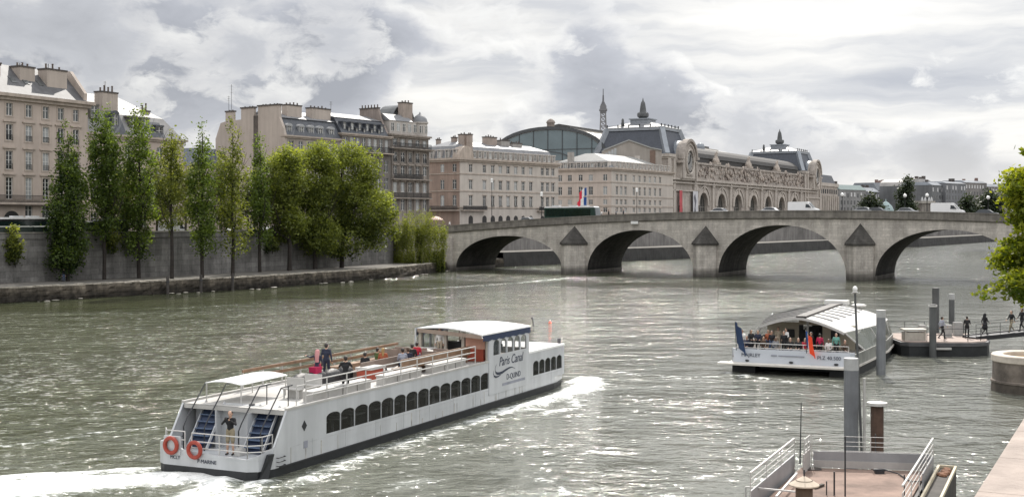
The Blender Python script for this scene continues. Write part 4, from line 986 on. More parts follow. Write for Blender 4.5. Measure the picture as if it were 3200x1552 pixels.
    mb.build('glazing_bar',mat('glaze_bar',(.055,.06,.065),.5),lu)
    MB().box(-1.5,1.2,cx-hw-1,cx+hw+1,20,31.2).build('nave_wall',ms,r)
    mo=MB().prism([(cx-4.5,zs+rise-.3),(cx-4.5,zs+rise+1.3),(cx,zs+rise+2.1),(cx+4.5,zs+rise+1.3),(cx+4.5,zs+rise-.3)],'x',10,160).build('roof_monitor',mat('monitor_dark',(.05,.05,.05),.6),r)
    MB().prism([(cx-9,zs+rise*.93),(cx-9.2,zs+rise*.93+.5),(cx-4.5,zs+rise+.2),(cx-4.5,zs+rise-.3)],'x',8,160).build('monitor_skirt',mat('nave_pale',(.50,.48,.44),.6),mo)
    mb=MB(); mb.lathe([(1.4,0),(1.4,1.8),(1.7,2.0),(1.4,2.7),(.7,3.3),(.2,3.5)],10,(3.5,cx,zs+rise)); mb.build('lantern',mat('lantern_stone',(.20,.17,.15),.8,0,.4,2),r)
    # small end pavilion past the second clock
    mb=MB(); mb.box(197,233,0.5,24,7.7,28.0); mb.build('end_wall',ms,r)
    mb=MB(); mb.box(196.5,233.5,0,24,26.6,28.2)
    for i in range(9): mb.box(198.0+4.2*i,199.2+4.2*i,-.3,.5,7.7,22)
    mb.build('end_cornice',mt,r)
    for i in range(8):
        MB().box(199.7+4.2*i,201.7+4.2*i,.42,.5,10,20.5).build('tall_window',gl_m,r); MB().box(199.7+4.2*i,201.7+4.2*i,.42,.5,23,25.2).build('attic_window',gl_d,r)
    MB().frus((197.5,232.5,1.5,22,28.2),(199,231,3,20,32.3)).build('end_roof',slate,r)
museum()
# ---- iron tower far off
def tower():
    Y=3100.0; X=(1885-U0)/F*Y
    r=thing('iron_tower','tall iron lattice tower with antenna far off above the museum roof','tower',(X,Y,0))
    prof=[(0,62),(57,34),(115,19.5),(170,12),(225,7.6),(276,5.6)]
    im=mat('tower_iron',(.19,.185,.19),.7,0,.1,.05)
    def hw(z):
        for (a,b),(c,d) in zip(prof[:-1],prof[1:]):
            if a<=z<=c: return b+(d-b)*(z-a)/(c-a)
        return 5.4
    mb=MB(); zs=[0,28,57,86,115]+[115+11.5*i for i in range(1,15)]
    for a,b in zip(zs[:-1],zs[1:]):
        w0,w1=hw(a),hw(b); t=2.2 if a>110 else 9
        cs=[(-1,-1),(1,-1),(1,1),(-1,1)]
        for sx,sy in cs: mb.beam((sx*w0,sy*w0,a),(sx*w1,sy*w1,b),t)
        for (ax,ay),(bx,by) in zip(cs,cs[1:]+cs[:1]):
            if a>=57:
                mb.beam((ax*w0,ay*w0,a),(bx*w1,by*w1,b),1.0); mb.beam((bx*w0,by*w0,a),(ax*w1,ay*w1,b),1.0); mb.beam((ax*w1,ay*w1,b),(bx*w1,by*w1,b),1.3)
    mb.build('lattice_shaft',im,r)
    tp=mat('tower_platform',(.15,.15,.16),.7); MB().box(-36,36,-36,36,55,60).build('platform',tp,r); MB().box(-21,21,-21,21,113,118).build('platform',tp,r)
    mb=MB(); mb.box(-7.5,7.5,-7.5,7.5,274,279); mb.box(-9.4,9.4,-9.4,9.4,279,284); mb.box(-7.6,7.6,-7.6,7.6,284,292); mb.box(-6,6,-6,6,292,296)
    mb.build('platform',mat('tower_platform',(.15,.15,.16),.7),r)
    mb=MB(); mb.lathe([(5,296),(3.6,301),(2.2,304),(1.7,318),(1.1,319),(.9,334)],8); mb.build('antenna',mat('tower_antenna',(.10,.10,.11),.7),r)
tower()
# ---- distant houses on the far right
def far_houses():
    hazy=[mat('far_wall_'+str(i),c,.95,0,.25,.08,streak=.15) for i,c in enumerate([(.20,.20,.20),(.165,.17,.18),(.19,.18,.175),(.145,.15,.155),(.23,.21,.20)])]  # distance haze painted into the grey wall and roof colours
    hroof=mat('far_roof_grey',(.17,.185,.205),.7,0,.3,.1); teal=mat('far_roof_teal',(.15,.195,.19),.6,0,.15,.1); pale=mat('far_roof_pale',(.36,.345,.33),.7,0,.3,.15)
    spec=[(2624,2706,576,592,640,teal,0,'distant house with a green copper roof just right of the museum'),
     (2706,2748,585,598,690,hroof,1,'distant low grey house between the copper roof and the red chimneys'),
     (2742,2806,570,595,720,hroof,2,'distant grey mansard house with a row of red chimneys'),
     (2800,2850,578,592,760,hroof,3,'distant dark house half hidden by the tall round tree'),
     (2838,2914,557,580,700,pale,3,'distant house with a long pale curved roof'),
     (2912,2962,568,578,690,hroof,3,'distant dark block with white balconies under the curved roof'),
     (2955,3018,566,572,700,hroof,1,'distant plain grey block behind the large white van'),
     (3016,3084,563,570,760,hroof,2,'distant grey block with a white stair strip'),
     (3082,3160,574,583,800,hroof,4,'distant pale roofed block at the right above the trees')]
    for u0,u1,v0,v1,Y,rm,wi,lab in spec:
        a=at(u0,v0,Y); b=at(u1,v0,Y+18); L=(b-a).xy.length; ang=math.atan2(b.y-a.y,b.x-a.x)
        r=thing('distant_house',lab,'house',(a.x,a.y,0),ang,'distant houses on the right')
        ze=zrow(v1,Y); zt=zrow(v0,Y)
        MB().box(0,L,0,18,7.5,ze).build('wall',hazy[wi],r)
        mb=MB()
        if rm is pale: mb.prism([(L/2-L/2*math.cos(math.pi*k/10),ze+(zt-ze)*math.sin(math.pi*k/10)**.6) for k in range(11)],'y',-.3,18)
        else: mb.frus((-.2,L+.2,-.3,18,ze),(.8,L-.8,3,15,zt))
        rf=mb.build('roof',rm,r)
        mb=MB(); rr=random.Random(int(u0))
        for i in range(rr.randint(2,5)): x=rr.uniform(.5,L-1.6); mb.box(x,x+rr.uniform(.8,2),4,5.5,ze,zt+rr.uniform(.6,2.0))
        mb.build('chimney',mat('far_chimney',(.22,.15,.13),.9,0,.3,.3) if wi==2 else cap_m,r)
        mb=MB(); nx=max(3,int(L/3.2)); 
        for z in np.arange(11,ze-2,3.6):
            for i in range(nx): x=(i+.5)*L/nx; mb.box(x-.6,x+.6,-.06,.02,z,z+2)
        o=mb.build('window_rows',gl_d,r); 
        mb=MB(); z=ze-3.6
        for i in range(nx):
            x=(i+.5)*L/nx
            if rr.random()<.55: mb.box(x-.7,x+.7,-.1,-.065,z,z+2.2)
        if mb.v: mb.build('shutters',mat('far_white',(.48,.48,.48),.8),r)
    # squat pedestal with small statues, and a glazed dome
    a=at(2886,612,560); r=thing('stone_pylon','weathered square stone pylon behind the white van','pylon',(a.x,a.y,0),.3)
    mb=MB(); mb.box(-3,3,-3,3,7,17.6); mb.build('pedestal',mat('pylon_stone',(.21,.19,.17),.9,0,.35,.4,streak=.4),r); MB().box(-3.6,3.6,-3.6,3.6,17.6,18.7).build('cap',mat('pylon_cap',(.3,.28,.25),.9),r)
    mb=MB()
    for x in (-2.4,-.8,1.2,2.5): mb.lathe([(.55,0),(.45,.8),(.3,1.3),(.1,1.8)],7,(x,-2.4,18.7))
    mb.build('small_statue',mat('far_white',(.48,.48,.48)),r)
    a=at(2768,655,520); r=thing('glass_dome','small pale green glass dome beside the distant trees','dome',(a.x,a.y,0))
    MB().box(-4,4,-4,4,7,12.5).build('base',hazy[0],r)
    MB().lathe([(3.6,0),(3.4,1.6),(2.6,3.4),(1.3,4.8),(.3,5.4),(.2,6.4)],14,(0,0,12.5)).build('glazing',mat('dome_glass',(.24,.32,.32),.2,0,.2,.4),r,smooth=True)
far_houses()
# ------------------------------------------------------------ stone bridge
BA=(-13.1,256.0); BT=math.atan2(-.473,.881); BD=(math.cos(BT),math.sin(BT)); BN=(-BD[1],BD[0])
def zpar(s): return 12.1-.00056*(s-72)**2 if s>0 else 9.2+.0*s
def zdeck(s): return zpar(s)-.72
ARCH=[(1.9,26.0,7.2),(31.4,53.0,8.45),(57.8,81.0,9.45),(86.0,109.6,8.75),(114,136,7.6)]
BW=16.5
def bpos(s,q,z=0): return Vector((BA[0]+BD[0]*s+BN[0]*q,BA[1]+BD[1]*s+BN[1]*q,z))
def bs_at(u,q): o=(BA[0]+BN[0]*q,BA[1]+BN[1]*q); return s_at_u(o,BD,u)
def bridge():
    r=thing('stone_bridge','long humped stone arch bridge with pointed piers across the river','bridge',(BA[0],BA[1],0),BT)
    bs=stone('bridge_stone',(.53,.49,.44),1.5,.5,.72,.2,streak=.24,stain=.24,damp=1.5,bump=.3)
    def intr(s):
        for a,b,c in ARCH:
            if a<s<b:
                t=abs((s-(a+b)/2)/((b-a)/2)); return .6+(c-.6)*max(0,1-t**2.15)**.5
        return -1.5
    ss=set(np.arange(-3,142,2.0).tolist())
    for a,b,c in ARCH:
        m,h=(a+b)/2,(b-a)/2
        ss|={m-h*math.cos(math.pi*k/36) for k in range(37)}|{a+1e-3,b-1e-3}
    ss=sorted(ss); mb=MB()
    for a,b in zip(ss[:-1],ss[1:]):
        if b-a<2e-4: continue
        za,zb=intr(a+1e-5),intr(b-1e-5); ta,tb=zpar(a)-1.35,zpar(b)-1.35
        if abs(b-a)<2.1e-3: za=zb=-1.5
        for y in (0,BW): mb.quad((a,y,za),(b,y,zb),(b,y,tb),(a,y,ta))
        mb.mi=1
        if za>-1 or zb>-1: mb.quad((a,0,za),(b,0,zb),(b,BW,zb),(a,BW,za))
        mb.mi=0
    for a,b,c in ARCH:
        for s in (a,b): mb.quad((s,0,-1.5),(s,BW,-1.5),(s,BW,.7),(s,0,.7))
    mb.quad((-3,0,-1.5),(-3,BW,-1.5),(-3,BW,8),(-3,0,8)); mb.quad((142,0,-1.5),(142,BW,-1.5),(142,BW,8),(142,0,8))
    mb.build('arch_wall',[bs,stone('soffit_shade_stone',(.07,.066,.06),1.5,.5,.8,.2,streak=.4,stain=.4,damp=1.3)],r,recalc=False)  # shade under the arches painted in as a darker stone colour
    cst=mat('bridge_coping',(.205,.188,.165),.9,0,.28,.7,.4,6,streak=.3)
    sg=list(np.arange(-14,150,3.2))
    mb=MB(); mp=MB(); mq=MB()
    for a,b in zip(sg[:-1],sg[1:]):
        za,zb=zpar(a),zpar(b)
        def slab(m,y0,y1,d0,d1,e=.012): m.hexa([(a+e,y0,za+d0),(b-e,y0,zb+d0),(b-e,y1,zb+d0),(a+e,y1,za+d0),(a+e,y0,za+d1),(b-e,y0,zb+d1),(b-e,y1,zb+d1),(a+e,y1,za+d1)])
        slab(mb,-.35,.5,-1.36,-1.12,0); slab(mb,-.2,.5,-1.5,-1.36,0); slab(mp,-.12,.42,-1.12,-.2); slab(mp,-.2,.5,-.2,0)
        slab(mq,BW-.5,BW+.3,-1.36,-1.12,0); slab(mq,BW-.42,BW+.12,-1.12,0)
    mb.build('cornice',cst,r); mp.build('parapet',cst,r); mq.build('parapet',cst,r)
    mb=MB(); mw=MB()
    for a,b in zip(sg[:-1],sg[1:]):
        za,zb=zdeck(a),zdeck(b)
        mb.quad((a,3.2,za-.12),(b,3.2,zb-.12),(b,BW-3.2,zb-.12),(a,BW-3.2,za-.12))
        for y0,y1 in ((.42,3.2),(BW-3.2,BW-.42)): mw.hexa([(a,y0,za-.3),(b,y0,zb-.3),(b,y1,zb-.3),(a,y1,za-.3),(a,y0,za),(b,y0,zb),(b,y1,zb),(a,y1,za)])
    mb.build('roadway',asph,r); mw.build('footway',pave,r)
    capm=stone('pier_cap',(.085,.08,.073),1.4,.55,.6,.3,streak=.3,stain=.4)
    for (a0,a1,_),(b0,b1,_),zc,za in zip(ARCH[:-1],ARCH[1:],(5.6,5.8,6.0,5.8),(9.2,9.3,9.8,9.3)):
        x0,x1=a1+.2,b0-.2; m=(x0+x1)/2; P=4.4
        for side in (1,-1):
            o=MB(); y0=.0 if side==1 else BW; y=lambda d: y0-side*d
            o.prism([(x0,y(-.3)),(x1,y(-.3)),(x1,y(.9)),(m+.2,y(P)),(m-.2,y(P)),(x0,y(.9))],'z',-1.5,zc)
            c=o.build('cutwater',bs,r)
            mb=MB()
            pl=[(x0-.25,y(-.02)),(x0-.25,y(1.0)),(m-.25,y(P+.3)),(m+.25,y(P+.3)),(x1+.25,y(1.0)),(x1+.25,y(-.02))]
            mb.prism(pl,'z',zc,zc+.35); n=len(pl); b=[(p[0],p[1],zc+.35) for p in pl]+[(m,y(.03),za)]
            mb.add(b,[(i,i+1,n) for i in range(n-1)]+[(n-1,0,n)])
            mb.build('cutwater_cap',capm,c)
    # abutment on the left bank, wing wall towards the quay
    mb=MB(); mb.box(-12,-.0,.02,BW,-1.5,7.6); mb.box(-3.2,1.2,-1.2,0.3,-1.5,6.9); mb.build('abutment',bs,r)
    s=bs_at(1986,0); MB().box(s-.7,s+.7,-.62,-.36,zpar(s)-1.95,zpar(s)-1.45).build('signal_box',mat('white_paint',(.75,.75,.73),.5),r)
bridge()
# ------------------------------------------------------------ vehicles
rub=mat('tyre_rubber',(.015,.015,.015),.85); rimm=mat('wheel_rim',(.35,.35,.36),.35,.7)
carglass=glassy('car_glass',(.02,.025,.03),.05); lampm=mat('headlight_glass',(.6,.6,.58),.15); redl=mat('tail_light',(.35,.02,.02),.2)
def paint(n,c): return mat('paint_'+n,c,.28,0,.04,1,coat=.6)
PW=paint('white',(.72,.72,.72)); PS=paint('silver',(.42,.43,.44)); PB=paint('dark',(.03,.033,.04)); PG=paint('green',(.012,.035,.03))
def wheels(r,xs,W,rad=.33):
    for x in xs:
        for y in (-W/2+.1,W/2-.1):
            mb=MB(); mb.M=Matrix.Translation((x,y,rad))@Matrix.Rotation(math.pi/2,4,'X'); mb.lathe([(rad*.62,-.1),(rad*.95,-.1),(rad,-.06),(rad,.06),(rad*.95,.1),(rad*.62,.1)],16); w=mb.build('wheel',rub,r,smooth=True)
            mb=MB(); mb.M=Matrix.Translation((x,y,rad))@Matrix.Rotation(math.pi/2,4,'X'); mb.lathe([(.02,-.09),(rad*.62,-.085),(rad*.62,.085),(.02,.09)],12); mb.build('rim',rimm,w)
def car(name,label,cat,loc,rz,pm,kind='car',group=None):
    r=thing(name,label,cat,loc,rz,group)
    def shell(poly,w0,w1,zs): # side profile loft with tumblehome above zs
        n=len(poly); vs=[]
        for sy in (-1,1):
            for x,z in poly:
                w=w0 if z<=zs else w0+(w1-w0)*min(1,(z-zs)/.6); vs.append((x,sy*w,z))
        return MB().add(vs,[tuple(range(n))[::-1],tuple(range(n,2*n))]+[(i,(i+1)%n,(i+1)%n+n,i+n) for i in range(n)])
    if kind=='car':
        L,W=4.2,1.76
        pr=[(-2.1,.35),(-2.08,.75),(-1.95,.92),(-1.6,.97),(-1.15,1.4),(-.6,1.5),(.2,1.48),(.5,1.4),(1.05,.98),(1.8,.85),(2.06,.7),(2.1,.38),(1.7,.25),(-1.7,.25)]
        b=shell(pr,.88,.68,.95).build('body',pm,r,smooth=True)
        g=shell([(-1.5,1.0),(-1.12,1.36),(-.6,1.44),(.18,1.42),(.45,1.34),(.92,1.0)],.885,.70,.95)
        g.build('side_window',carglass,r)
        MB().hexa([(.52,-.66,1.395),(1.04,-.78,1.0),(1.04,.78,1.0),(.52,.66,1.395),(.53,-.66,1.415),(1.06,-.78,1.02),(1.06,.78,1.02),(.53,.66,1.415)]).build('windscreen',carglass,r)
        wheels(r,(-1.3,1.3),W)
        for y in (-.6,.6): MB().box(1.98,2.1,y-.18,y+.18,.6,.74).build('headlight',lampm,r); MB().box(-2.1,-2.0,y-.15,y+.15,.68,.86).build('tail_light',redl,r)
    elif kind=='van':
        pr=[(-2.7,.4),(-2.72,2.2),(-2.6,2.42),(.7,2.42),(1.05,2.3),(1.85,1.3),(2.55,1.1),(2.7,.8),(2.7,.4),(2.2,.3),(-2.2,.3)]
        b=shell(pr,1.0,.9,1.4).build('body',pm,r,smooth=True)
        shell([(.55,1.35),(.6,2.05),(1.0,2.05),(1.6,1.35)],1.005,.93,1.4).build('side_window',carglass,r)
        MB().hexa([(1.1,-.85,2.22),(1.84,-.9,1.35),(1.84,.9,1.35),(1.1,.85,2.22),(1.13,-.85,2.25),(1.88,-.9,1.38),(1.88,.9,1.38),(1.13,.85,2.25)]).build('windscreen',carglass,r)
        mb=MB(); mb.box(1.25,1.4,-1.22,-1.0,1.35,1.6); mb.build('mirror',PB,r)
        wheels(r,(-1.7,1.75),2.0)
        for y in (-.75,.75): MB().box(2.6,2.72,y-.15,y+.15,.8,1.0).build('headlight',lampm,r)
    else:
        L=11.4; pr=[(-5.7,.35),(-5.7,2.9),(-5.5,3.1),(5.2,3.1),(5.55,2.85),(5.75,1.2),(5.72,.35)]
        shell(pr,1.25,1.2,1.5).build('body',pm,r)
        shell([(-5.4,1.15),(-5.4,2.55),(4.6,2.55),(4.6,1.15)],1.262,1.225,1.5).build('side_window',glassy('bus_glass',(.008,.016,.015),.12),r)
        shell([(-5.72,2.82),(-5.55,3.13),(5.2,3.13),(5.5,2.9)],1.27,1.22,1.5).build('roof',PW,r)
        MB().hexa([(5.55,-1.1,2.75),(5.76,-1.15,1.25),(5.76,1.15,1.25),(5.55,1.1,2.75),(5.6,-1.1,2.75),(5.8,-1.15,1.25),(5.8,1.15,1.25),(5.6,1.1,2.75)]).build('windscreen',glassy('wind_glass',(.16,.18,.19),.08),r)
        for x in (-3.5,.3,2.8): MB().box(x-.8,x+.8,-.5,.5,3.1,3.32).build('roof_unit',PS,r)
        wheels(r,(-3.6,3.6),2.5,.48)
    return r
def on_bridge(u,q,flip=False):
    s=bs_at(u,q); p=bpos(s,q,zdeck(s)-.12); sl=math.atan2(zdeck(s+1)-zdeck(s-1),2)
    return p,BT+(math.pi if flip else 0)
p,a=on_bridge(1788,8.5); car('city_bus','dark green city bus with white roof crossing the stone bridge','bus',p,a,PG,'bus')
for u,q,lab,pm,k,f in [(2253,6,'white car on the bridge below the arched museum windows',PW,'car',0),(2402,6.5,'white car just left of the small white van on the bridge',PW,'car',1),
    (2512,5.6,'small white van on the crest of the bridge',PW,'van',0),(2692,9,'silver car on the bridge left of the dark hatchback',PS,'car',1),(2742,9,'dark hatchback on the bridge in front of the glass dome',PB,'car',0),
    (2836,10.5,'silver car on the bridge under the tall round tree',PS,'car',0),(2962,5.4,'large white van near the right end of the bridge',PW,'van',0),(3082,5.2,'black car at the right end of the bridge',PB,'car',0),(1652,7.5,'white car on the bridge left of the green bus',PW,'car',0)]:
    p,a=on_bridge(u,q,f); car('parked_car' if False else ('van' if k=='van' else 'car'),lab,k,p,a,pm,k,'traffic on the bridge')
def quay_pt(u,off,z=0):
    P=offset(LB,off)
    for a,b in zip(P[:-1],P[1:]):
        d=(b[0]-a[0],b[1]-a[1]); L=math.hypot(*d); d=(d[0]/L,d[1]/L)
        den=d[0]-(u-U0)/F*d[1]
        if abs(den)<1e-6: continue
        s=s_at_u(a,d,u)
        if -1e-6<=s<=L and a[1]+d[1]*s>1: return Vector((a[0]+d[0]*s,a[1]+d[1]*s,z)),math.atan2(d[1],d[0])
    raise ValueError(u)
p,a=quay_pt(45,19,STREET-.13); car('coach','long black coach with a white roof on the left quay road','coach',p,a,paint('black',(.012,.012,.013)),'bus')
p,a=quay_pt(540,19,STREET-.13); car('van','white van on the quay road glimpsed between the poplar trunks','van',p,a,PW,'van')
p,a=quay_pt(845,19,STREET-.13); car('car','silver car on the quay road left of the broad green trees','car',p,a,PS,'car')
p,a=quay_pt(735,19,STREET-.13); car('car','white car on the quay road behind the yellowish poplar','car',p,a,PW,'car')
# bookstall boxes on the quay parapet
bkm=mat('stall_green',(.012,.022,.018),.55,0,.3,2)
def stall(u,L,label,h=.62):
    p,a=quay_pt(u,12.35,8.75)
    r=thing('bookstall_box',label,'bookstall',p,a,'bookstall boxes on the quay parapet')
    MB().box(-L/2,L/2,-.5,.6,0,h).build('box',bkm,r)
    MB().hexa([(-L/2-.05,-.58,h),(L/2+.05,-.58,h),(L/2+.05,.62,h+.16),(-L/2-.05,.62,h+.16),(-L/2-.05,-.58,h+.06),(L/2+.05,-.58,h+.06),(L/2+.05,.62,h+.22),(-L/2-.05,.62,h+.22)]).build('lid',bkm,r)
    return r
for u,L,lab in [(18,2.6,'closed dark bookstall box on the wall at the far left'),(70,2.6,'dark bookstall box in front of the black coach'),(128,2.4,'dark bookstall box left of the first poplar')]: stall(u,L,lab)
r=stall(345,5.5,'large open dark green bookstall between the second and third poplars',1.5)
stall(286,2.2,'dark bookstall box right of the first poplar',1.3)
stall(960,2.6,'dark bookstall box under the broad green trees')
# flag pole, street lamps, parasol
def lamp(name,label,loc,h,globe=True,group=None):
    r=thing(name,label,'street lamp',loc,0,group)
    MB().lathe([(.16,0),(.16,.5),(.09,.7),(.06,h-.3),(.1,h-.25),(.1,h)],8).build('pole',iron,r,smooth=True)
    if globe: MB().ball((0,0,h+.28),.34,10,7).build('lantern',mat('lamp_globe',(.8,.8,.78),.3),r,smooth=True)
    else:
        mb=MB(); mb.box(-.28,.28,-.28,.28,h,h+.75); mb.frus((-.34,.34,-.34,.34,h+.75),(-.1,.1,-.1,.1,h+1.0)); mb.build('lantern',MATS['lamp_globe'],r)
    return r
for u,v,lab in [(2632,608,'white globe lamp on the bridge beside the green copper roof'),(2828,611,'white globe lamp on the bridge in front of the tall round tree'),(2897,610,'white globe lamp on the bridge before the stone pylon'),(3088,617,'white globe lamp on the bridge in front of the right hand trees')]:
    s=bs_at(u,BW-1.2); p=bpos(s,BW-1.2,zdeck(s)); lamp('street_lamp',lab,p,zrow(v,p.y)-p.z-.28,True,'globe lamps on the bridge')
for u,v,Y,lab in [(1692,602,287,'tall lamp post with white box lantern left of the flags'),(1537,560,300,'slim dark lamp post in front of the beige corner block'),(1990,590,330,'slim dark lamp post in front of the white gabled wing')]:
    p=at(u,v,Y); lamp('lamp_post',lab,(p.x,p.y,STREET),p.z-STREET-.8,False,'lamp posts on the far quay')
p=at(1834,583,292); r=thing('flagpole','flagpole with two red white and blue flags behind the green bus','flagpole',(p.x,p.y,STREET))
MB().tube([(0,0,0),(0,0,p.z-STREET)],.06,6,.04).build('pole',MATS['lamp_globe'],r)
fm=[mat('flag_blue',(.02,.07,.25),.8),mat('flag_white',(.75,.75,.73),.8),mat('flag_red',(.62,.03,.06),.8)]
def flag(root,z,L,h,dx,dy,droop=.35,name='flag'):
    mb=MB(); n=12
    for i in range(n):
        mb.mi=min(2,i*3//n)
        P=[]
        for j in (i,i+1):
            f=j/n; w=.12*math.sin(f*7)*f; x=dx*L*f-dy*w; y=dy*L*f+dx*w; dz=-droop*L*f*f
            P.append(((x,y,z+dz),(x,y,z-h+dz*1.15)))
        mb.quad(P[0][0],P[1][0],P[1][1],P[0][1])
    return mb.build(name,fm,root,recalc=False)
flag(r,p.z-STREET-.2,2.3,1.9,-.75,.3,.55); flag(r,p.z-STREET-2.4,2.6,2.0,-.85,.2,.5)
# planting and a parasol by the bridge end
p=at(1362,700,266); r=thing('parasol','pale pink parasol at the left end of the bridge','parasol',(p.x,p.y,STREET+.4))
MB().tube([(0,0,0),(0,0,2.6)],.04,6).build('pole',iron,r)
MB().lathe([(1.6,2.2),(1.5,2.3),(.8,2.75),(.05,2.95)],10).build('canopy',mat('parasol_pink',(.62,.45,.40),.8),r,smooth=True)
# ------------------------------------------------------------ trees
def leaf_mesh(name,cent,size,m,tint,up_bias=.25,seed=0,aspect=.62):
    g=np.random.default_rng(seed); n=len(cent)
    nrm=g.normal(size=(n,3)); nrm[:,2]=np.abs(nrm[:,2])+up_bias; nrm/=np.linalg.norm(nrm,axis=1)[:,None]
    t=g.normal(size=(n,3)); a=np.cross(nrm,t); a/=np.linalg.norm(a,axis=1)[:,None]; b=np.cross(nrm,a)
    s=(size*g.uniform(.6,1.35,n))[:,None]
    v=np.stack([cent-a*s,cent-b*s*aspect,cent+a*s,cent+b*s*aspect],1).reshape(-1,3)
    me=bpy.data.meshes.new(name); me.vertices.add(4*n); me.vertices.foreach_set('co',v.ravel().astype(np.float32))
    me.loops.add(4*n); me.loops.foreach_set('vertex_index',np.arange(4*n,dtype=np.int32))
    me.polygons.add(n); me.polygons.foreach_set('loop_start',np.arange(0,4*n,4,dtype=np.int32))
    try: me.polygons.foreach_set('loop_total',np.full(n,4,dtype=np.int32))
    except Exception: pass
    at_=me.attributes.new('tint','FLOAT','FACE'); at_.data.foreach_set('value',tint.astype(np.float32))
    me.materials.append(m); me.update(calc_edges=True); me.validate(); return me
bark=mat('bark',(.026,.021,.018),.95,0,.4,2,.5,10)
bark2=mat('bark_grey',(.11,.10,.085),.95,0,.4,2,.5,10)
LPOP=leafmat('leaf_poplar',(.012,.028,.007),(.19,.265,.06),.52)
LYEL=leafmat('leaf_yellow',(.04,.06,.012),(.30,.33,.09),.55)
LGRN=leafmat('leaf_plane',(.016,.034,.007),(.27,.31,.085),.55)
LPAL=leafmat('leaf_pale',(.10,.12,.05),(.30,.31,.15),.5)
LDRK=leafmat('leaf_far',(.022,.032,.02),(.05,.068,.04),.25)
LFRG=leafmat('leaf_right',(.06,.10,.01),(.34,.36,.04),.55)
def crown_pts(blobs,nclump,per,sig,seed,hollow=.55,squash=(1,1,.8)):
    """leaf clumps scattered through ellipsoid blobs (cx,cy,cz,rx,ry,rz); denser to the outside; leaves stay in clumps so sky shows between"""
    g=np.random.default_rng(seed); vol=np.array([b[3]*b[4]*b[5] for b in blobs]); pk=g.choice(len(blobs),nclump,p=vol/vol.sum())
    d=g.normal(size=(nclump,3)); d/=np.linalg.norm(d,axis=1)[:,None]; r=(hollow**3+(1-hollow**3)*g.random(nclump))**(1/3)
    B=np.array(blobs)[pk]; c=B[:,:3]+d*r[:,None]*B[:,3:]
    cl_t=g.normal(0,.14,nclump)+.30*(d[:,2]*r)+.10*d[:,0]  # sunlight on crown tops and right sides painted in as lighter tint
    k=g.integers(int(per*.5),int(per*1.5),nclump)
    idx=np.repeat(np.arange(nclump),k)
    P=c[idx]+g.normal(size=(len(idx),3))*sig*np.array(squash)
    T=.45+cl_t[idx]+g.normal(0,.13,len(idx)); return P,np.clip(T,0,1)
def trunk_mb(H,r0,r1,seed,lean=(0,0),bend=.25,limbs=6,l0=.35,l1=.9,llen=.3,up=2.2):
    g=random.Random(seed); mb=MB(); n=8; pts=[]
    for i in range(n+1):
        f=i/n; pts.append((lean[0]*f+g.uniform(-bend,bend)*f*(1-f)*2,lean[1]*f+g.uniform(-bend,bend)*f*(1-f)*2,H*f))
    mb.tube(pts,r0,8,r1)
    for k in range(limbs):
        f=l0+(l1-l0)*k/max(1,limbs-1); i=min(n-1,int(f*n)); p=Vector(pts[i]).lerp(Vector(pts[i+1]),f*n-i); a=g.uniform(0,6.28); L=H*llen*g.uniform(.7,1.2)*(1.1-f*.5)
        q=p+Vector((math.cos(a),math.sin(a),up*.5)).normalized()*L*.5; e=q+Vector((math.cos(a)*.7,math.sin(a)*.7,up)).normalized()*L*.55
        rr=(r0+(r1-r0)*f)*.5; mb.tube([p,q,e],rr,5,rr*.25)
        for w in range(2):
            b=g.uniform(0,6.28); e2=q+Vector((math.cos(b),math.sin(b),up*.6)).normalized()*L*.5; mb.tube([q,(q+e2)/2+Vector((0,0,.1)),e2],rr*.4,4,rr*.12)
    return mb
def make_tree(name,label,cat,base,H,trunk,blobs,ncl,per,sig,leaf,lm,seed,group=None,bk=None,hollow=.5,squash=(1,1,.8),tshift=0,extra=None,aspect=.62):
    r=thing(name,label,cat,base,0,group)
    trunk.build('trunk',bk or bark,r,smooth=True)
    P,T=crown_pts(blobs,ncl,per,sig,seed,hollow,squash)
    if extra is not None: P2,T2=extra; P=np.concatenate([P,P2]); T=np.concatenate([T,T2])
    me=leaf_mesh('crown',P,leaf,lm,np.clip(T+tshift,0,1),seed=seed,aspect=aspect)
    link_mesh('crown',me,r); return r
# poplars along the lower quay: (column, offset from the edge, top row, crown bottom row, half widths at bottom/middle/top in px, leaf, clumps, tint shift)
POP=[(212,9.6,392,835,[58,72,44,16],LPOP,330,-.18,'dense dark green poplar, leftmost of the row, leafy down to the quay'),
 (326,9.6,360,745,[30,56,50,30],LPOP,270,.0,'tall poplar with a bare lower trunk, second from the left in the row'),
 (434,9.6,352,790,[48,64,52,24],LPOP,240,.08,'open spreading poplar with visible branches, third in the row'),
 (537,2.2,392,700,[40,44,40,18],LYEL,130,-.05,'thin airy yellowish poplar, fourth in the row'),
 (632,2.2,395,770,[46,50,42,14],LPOP,165,.12,'light green poplar with a thin see-through crown, fifth in the row'),
 (727,2.0,392,790,[50,52,44,16],LYEL,165,-.12,'poplar with a pale yellow tip, sixth in the row'),
 (812,9.3,438,760,[34,36,30,12],LPOP,130,.05,'slim pointed green poplar beside the broad trees')]
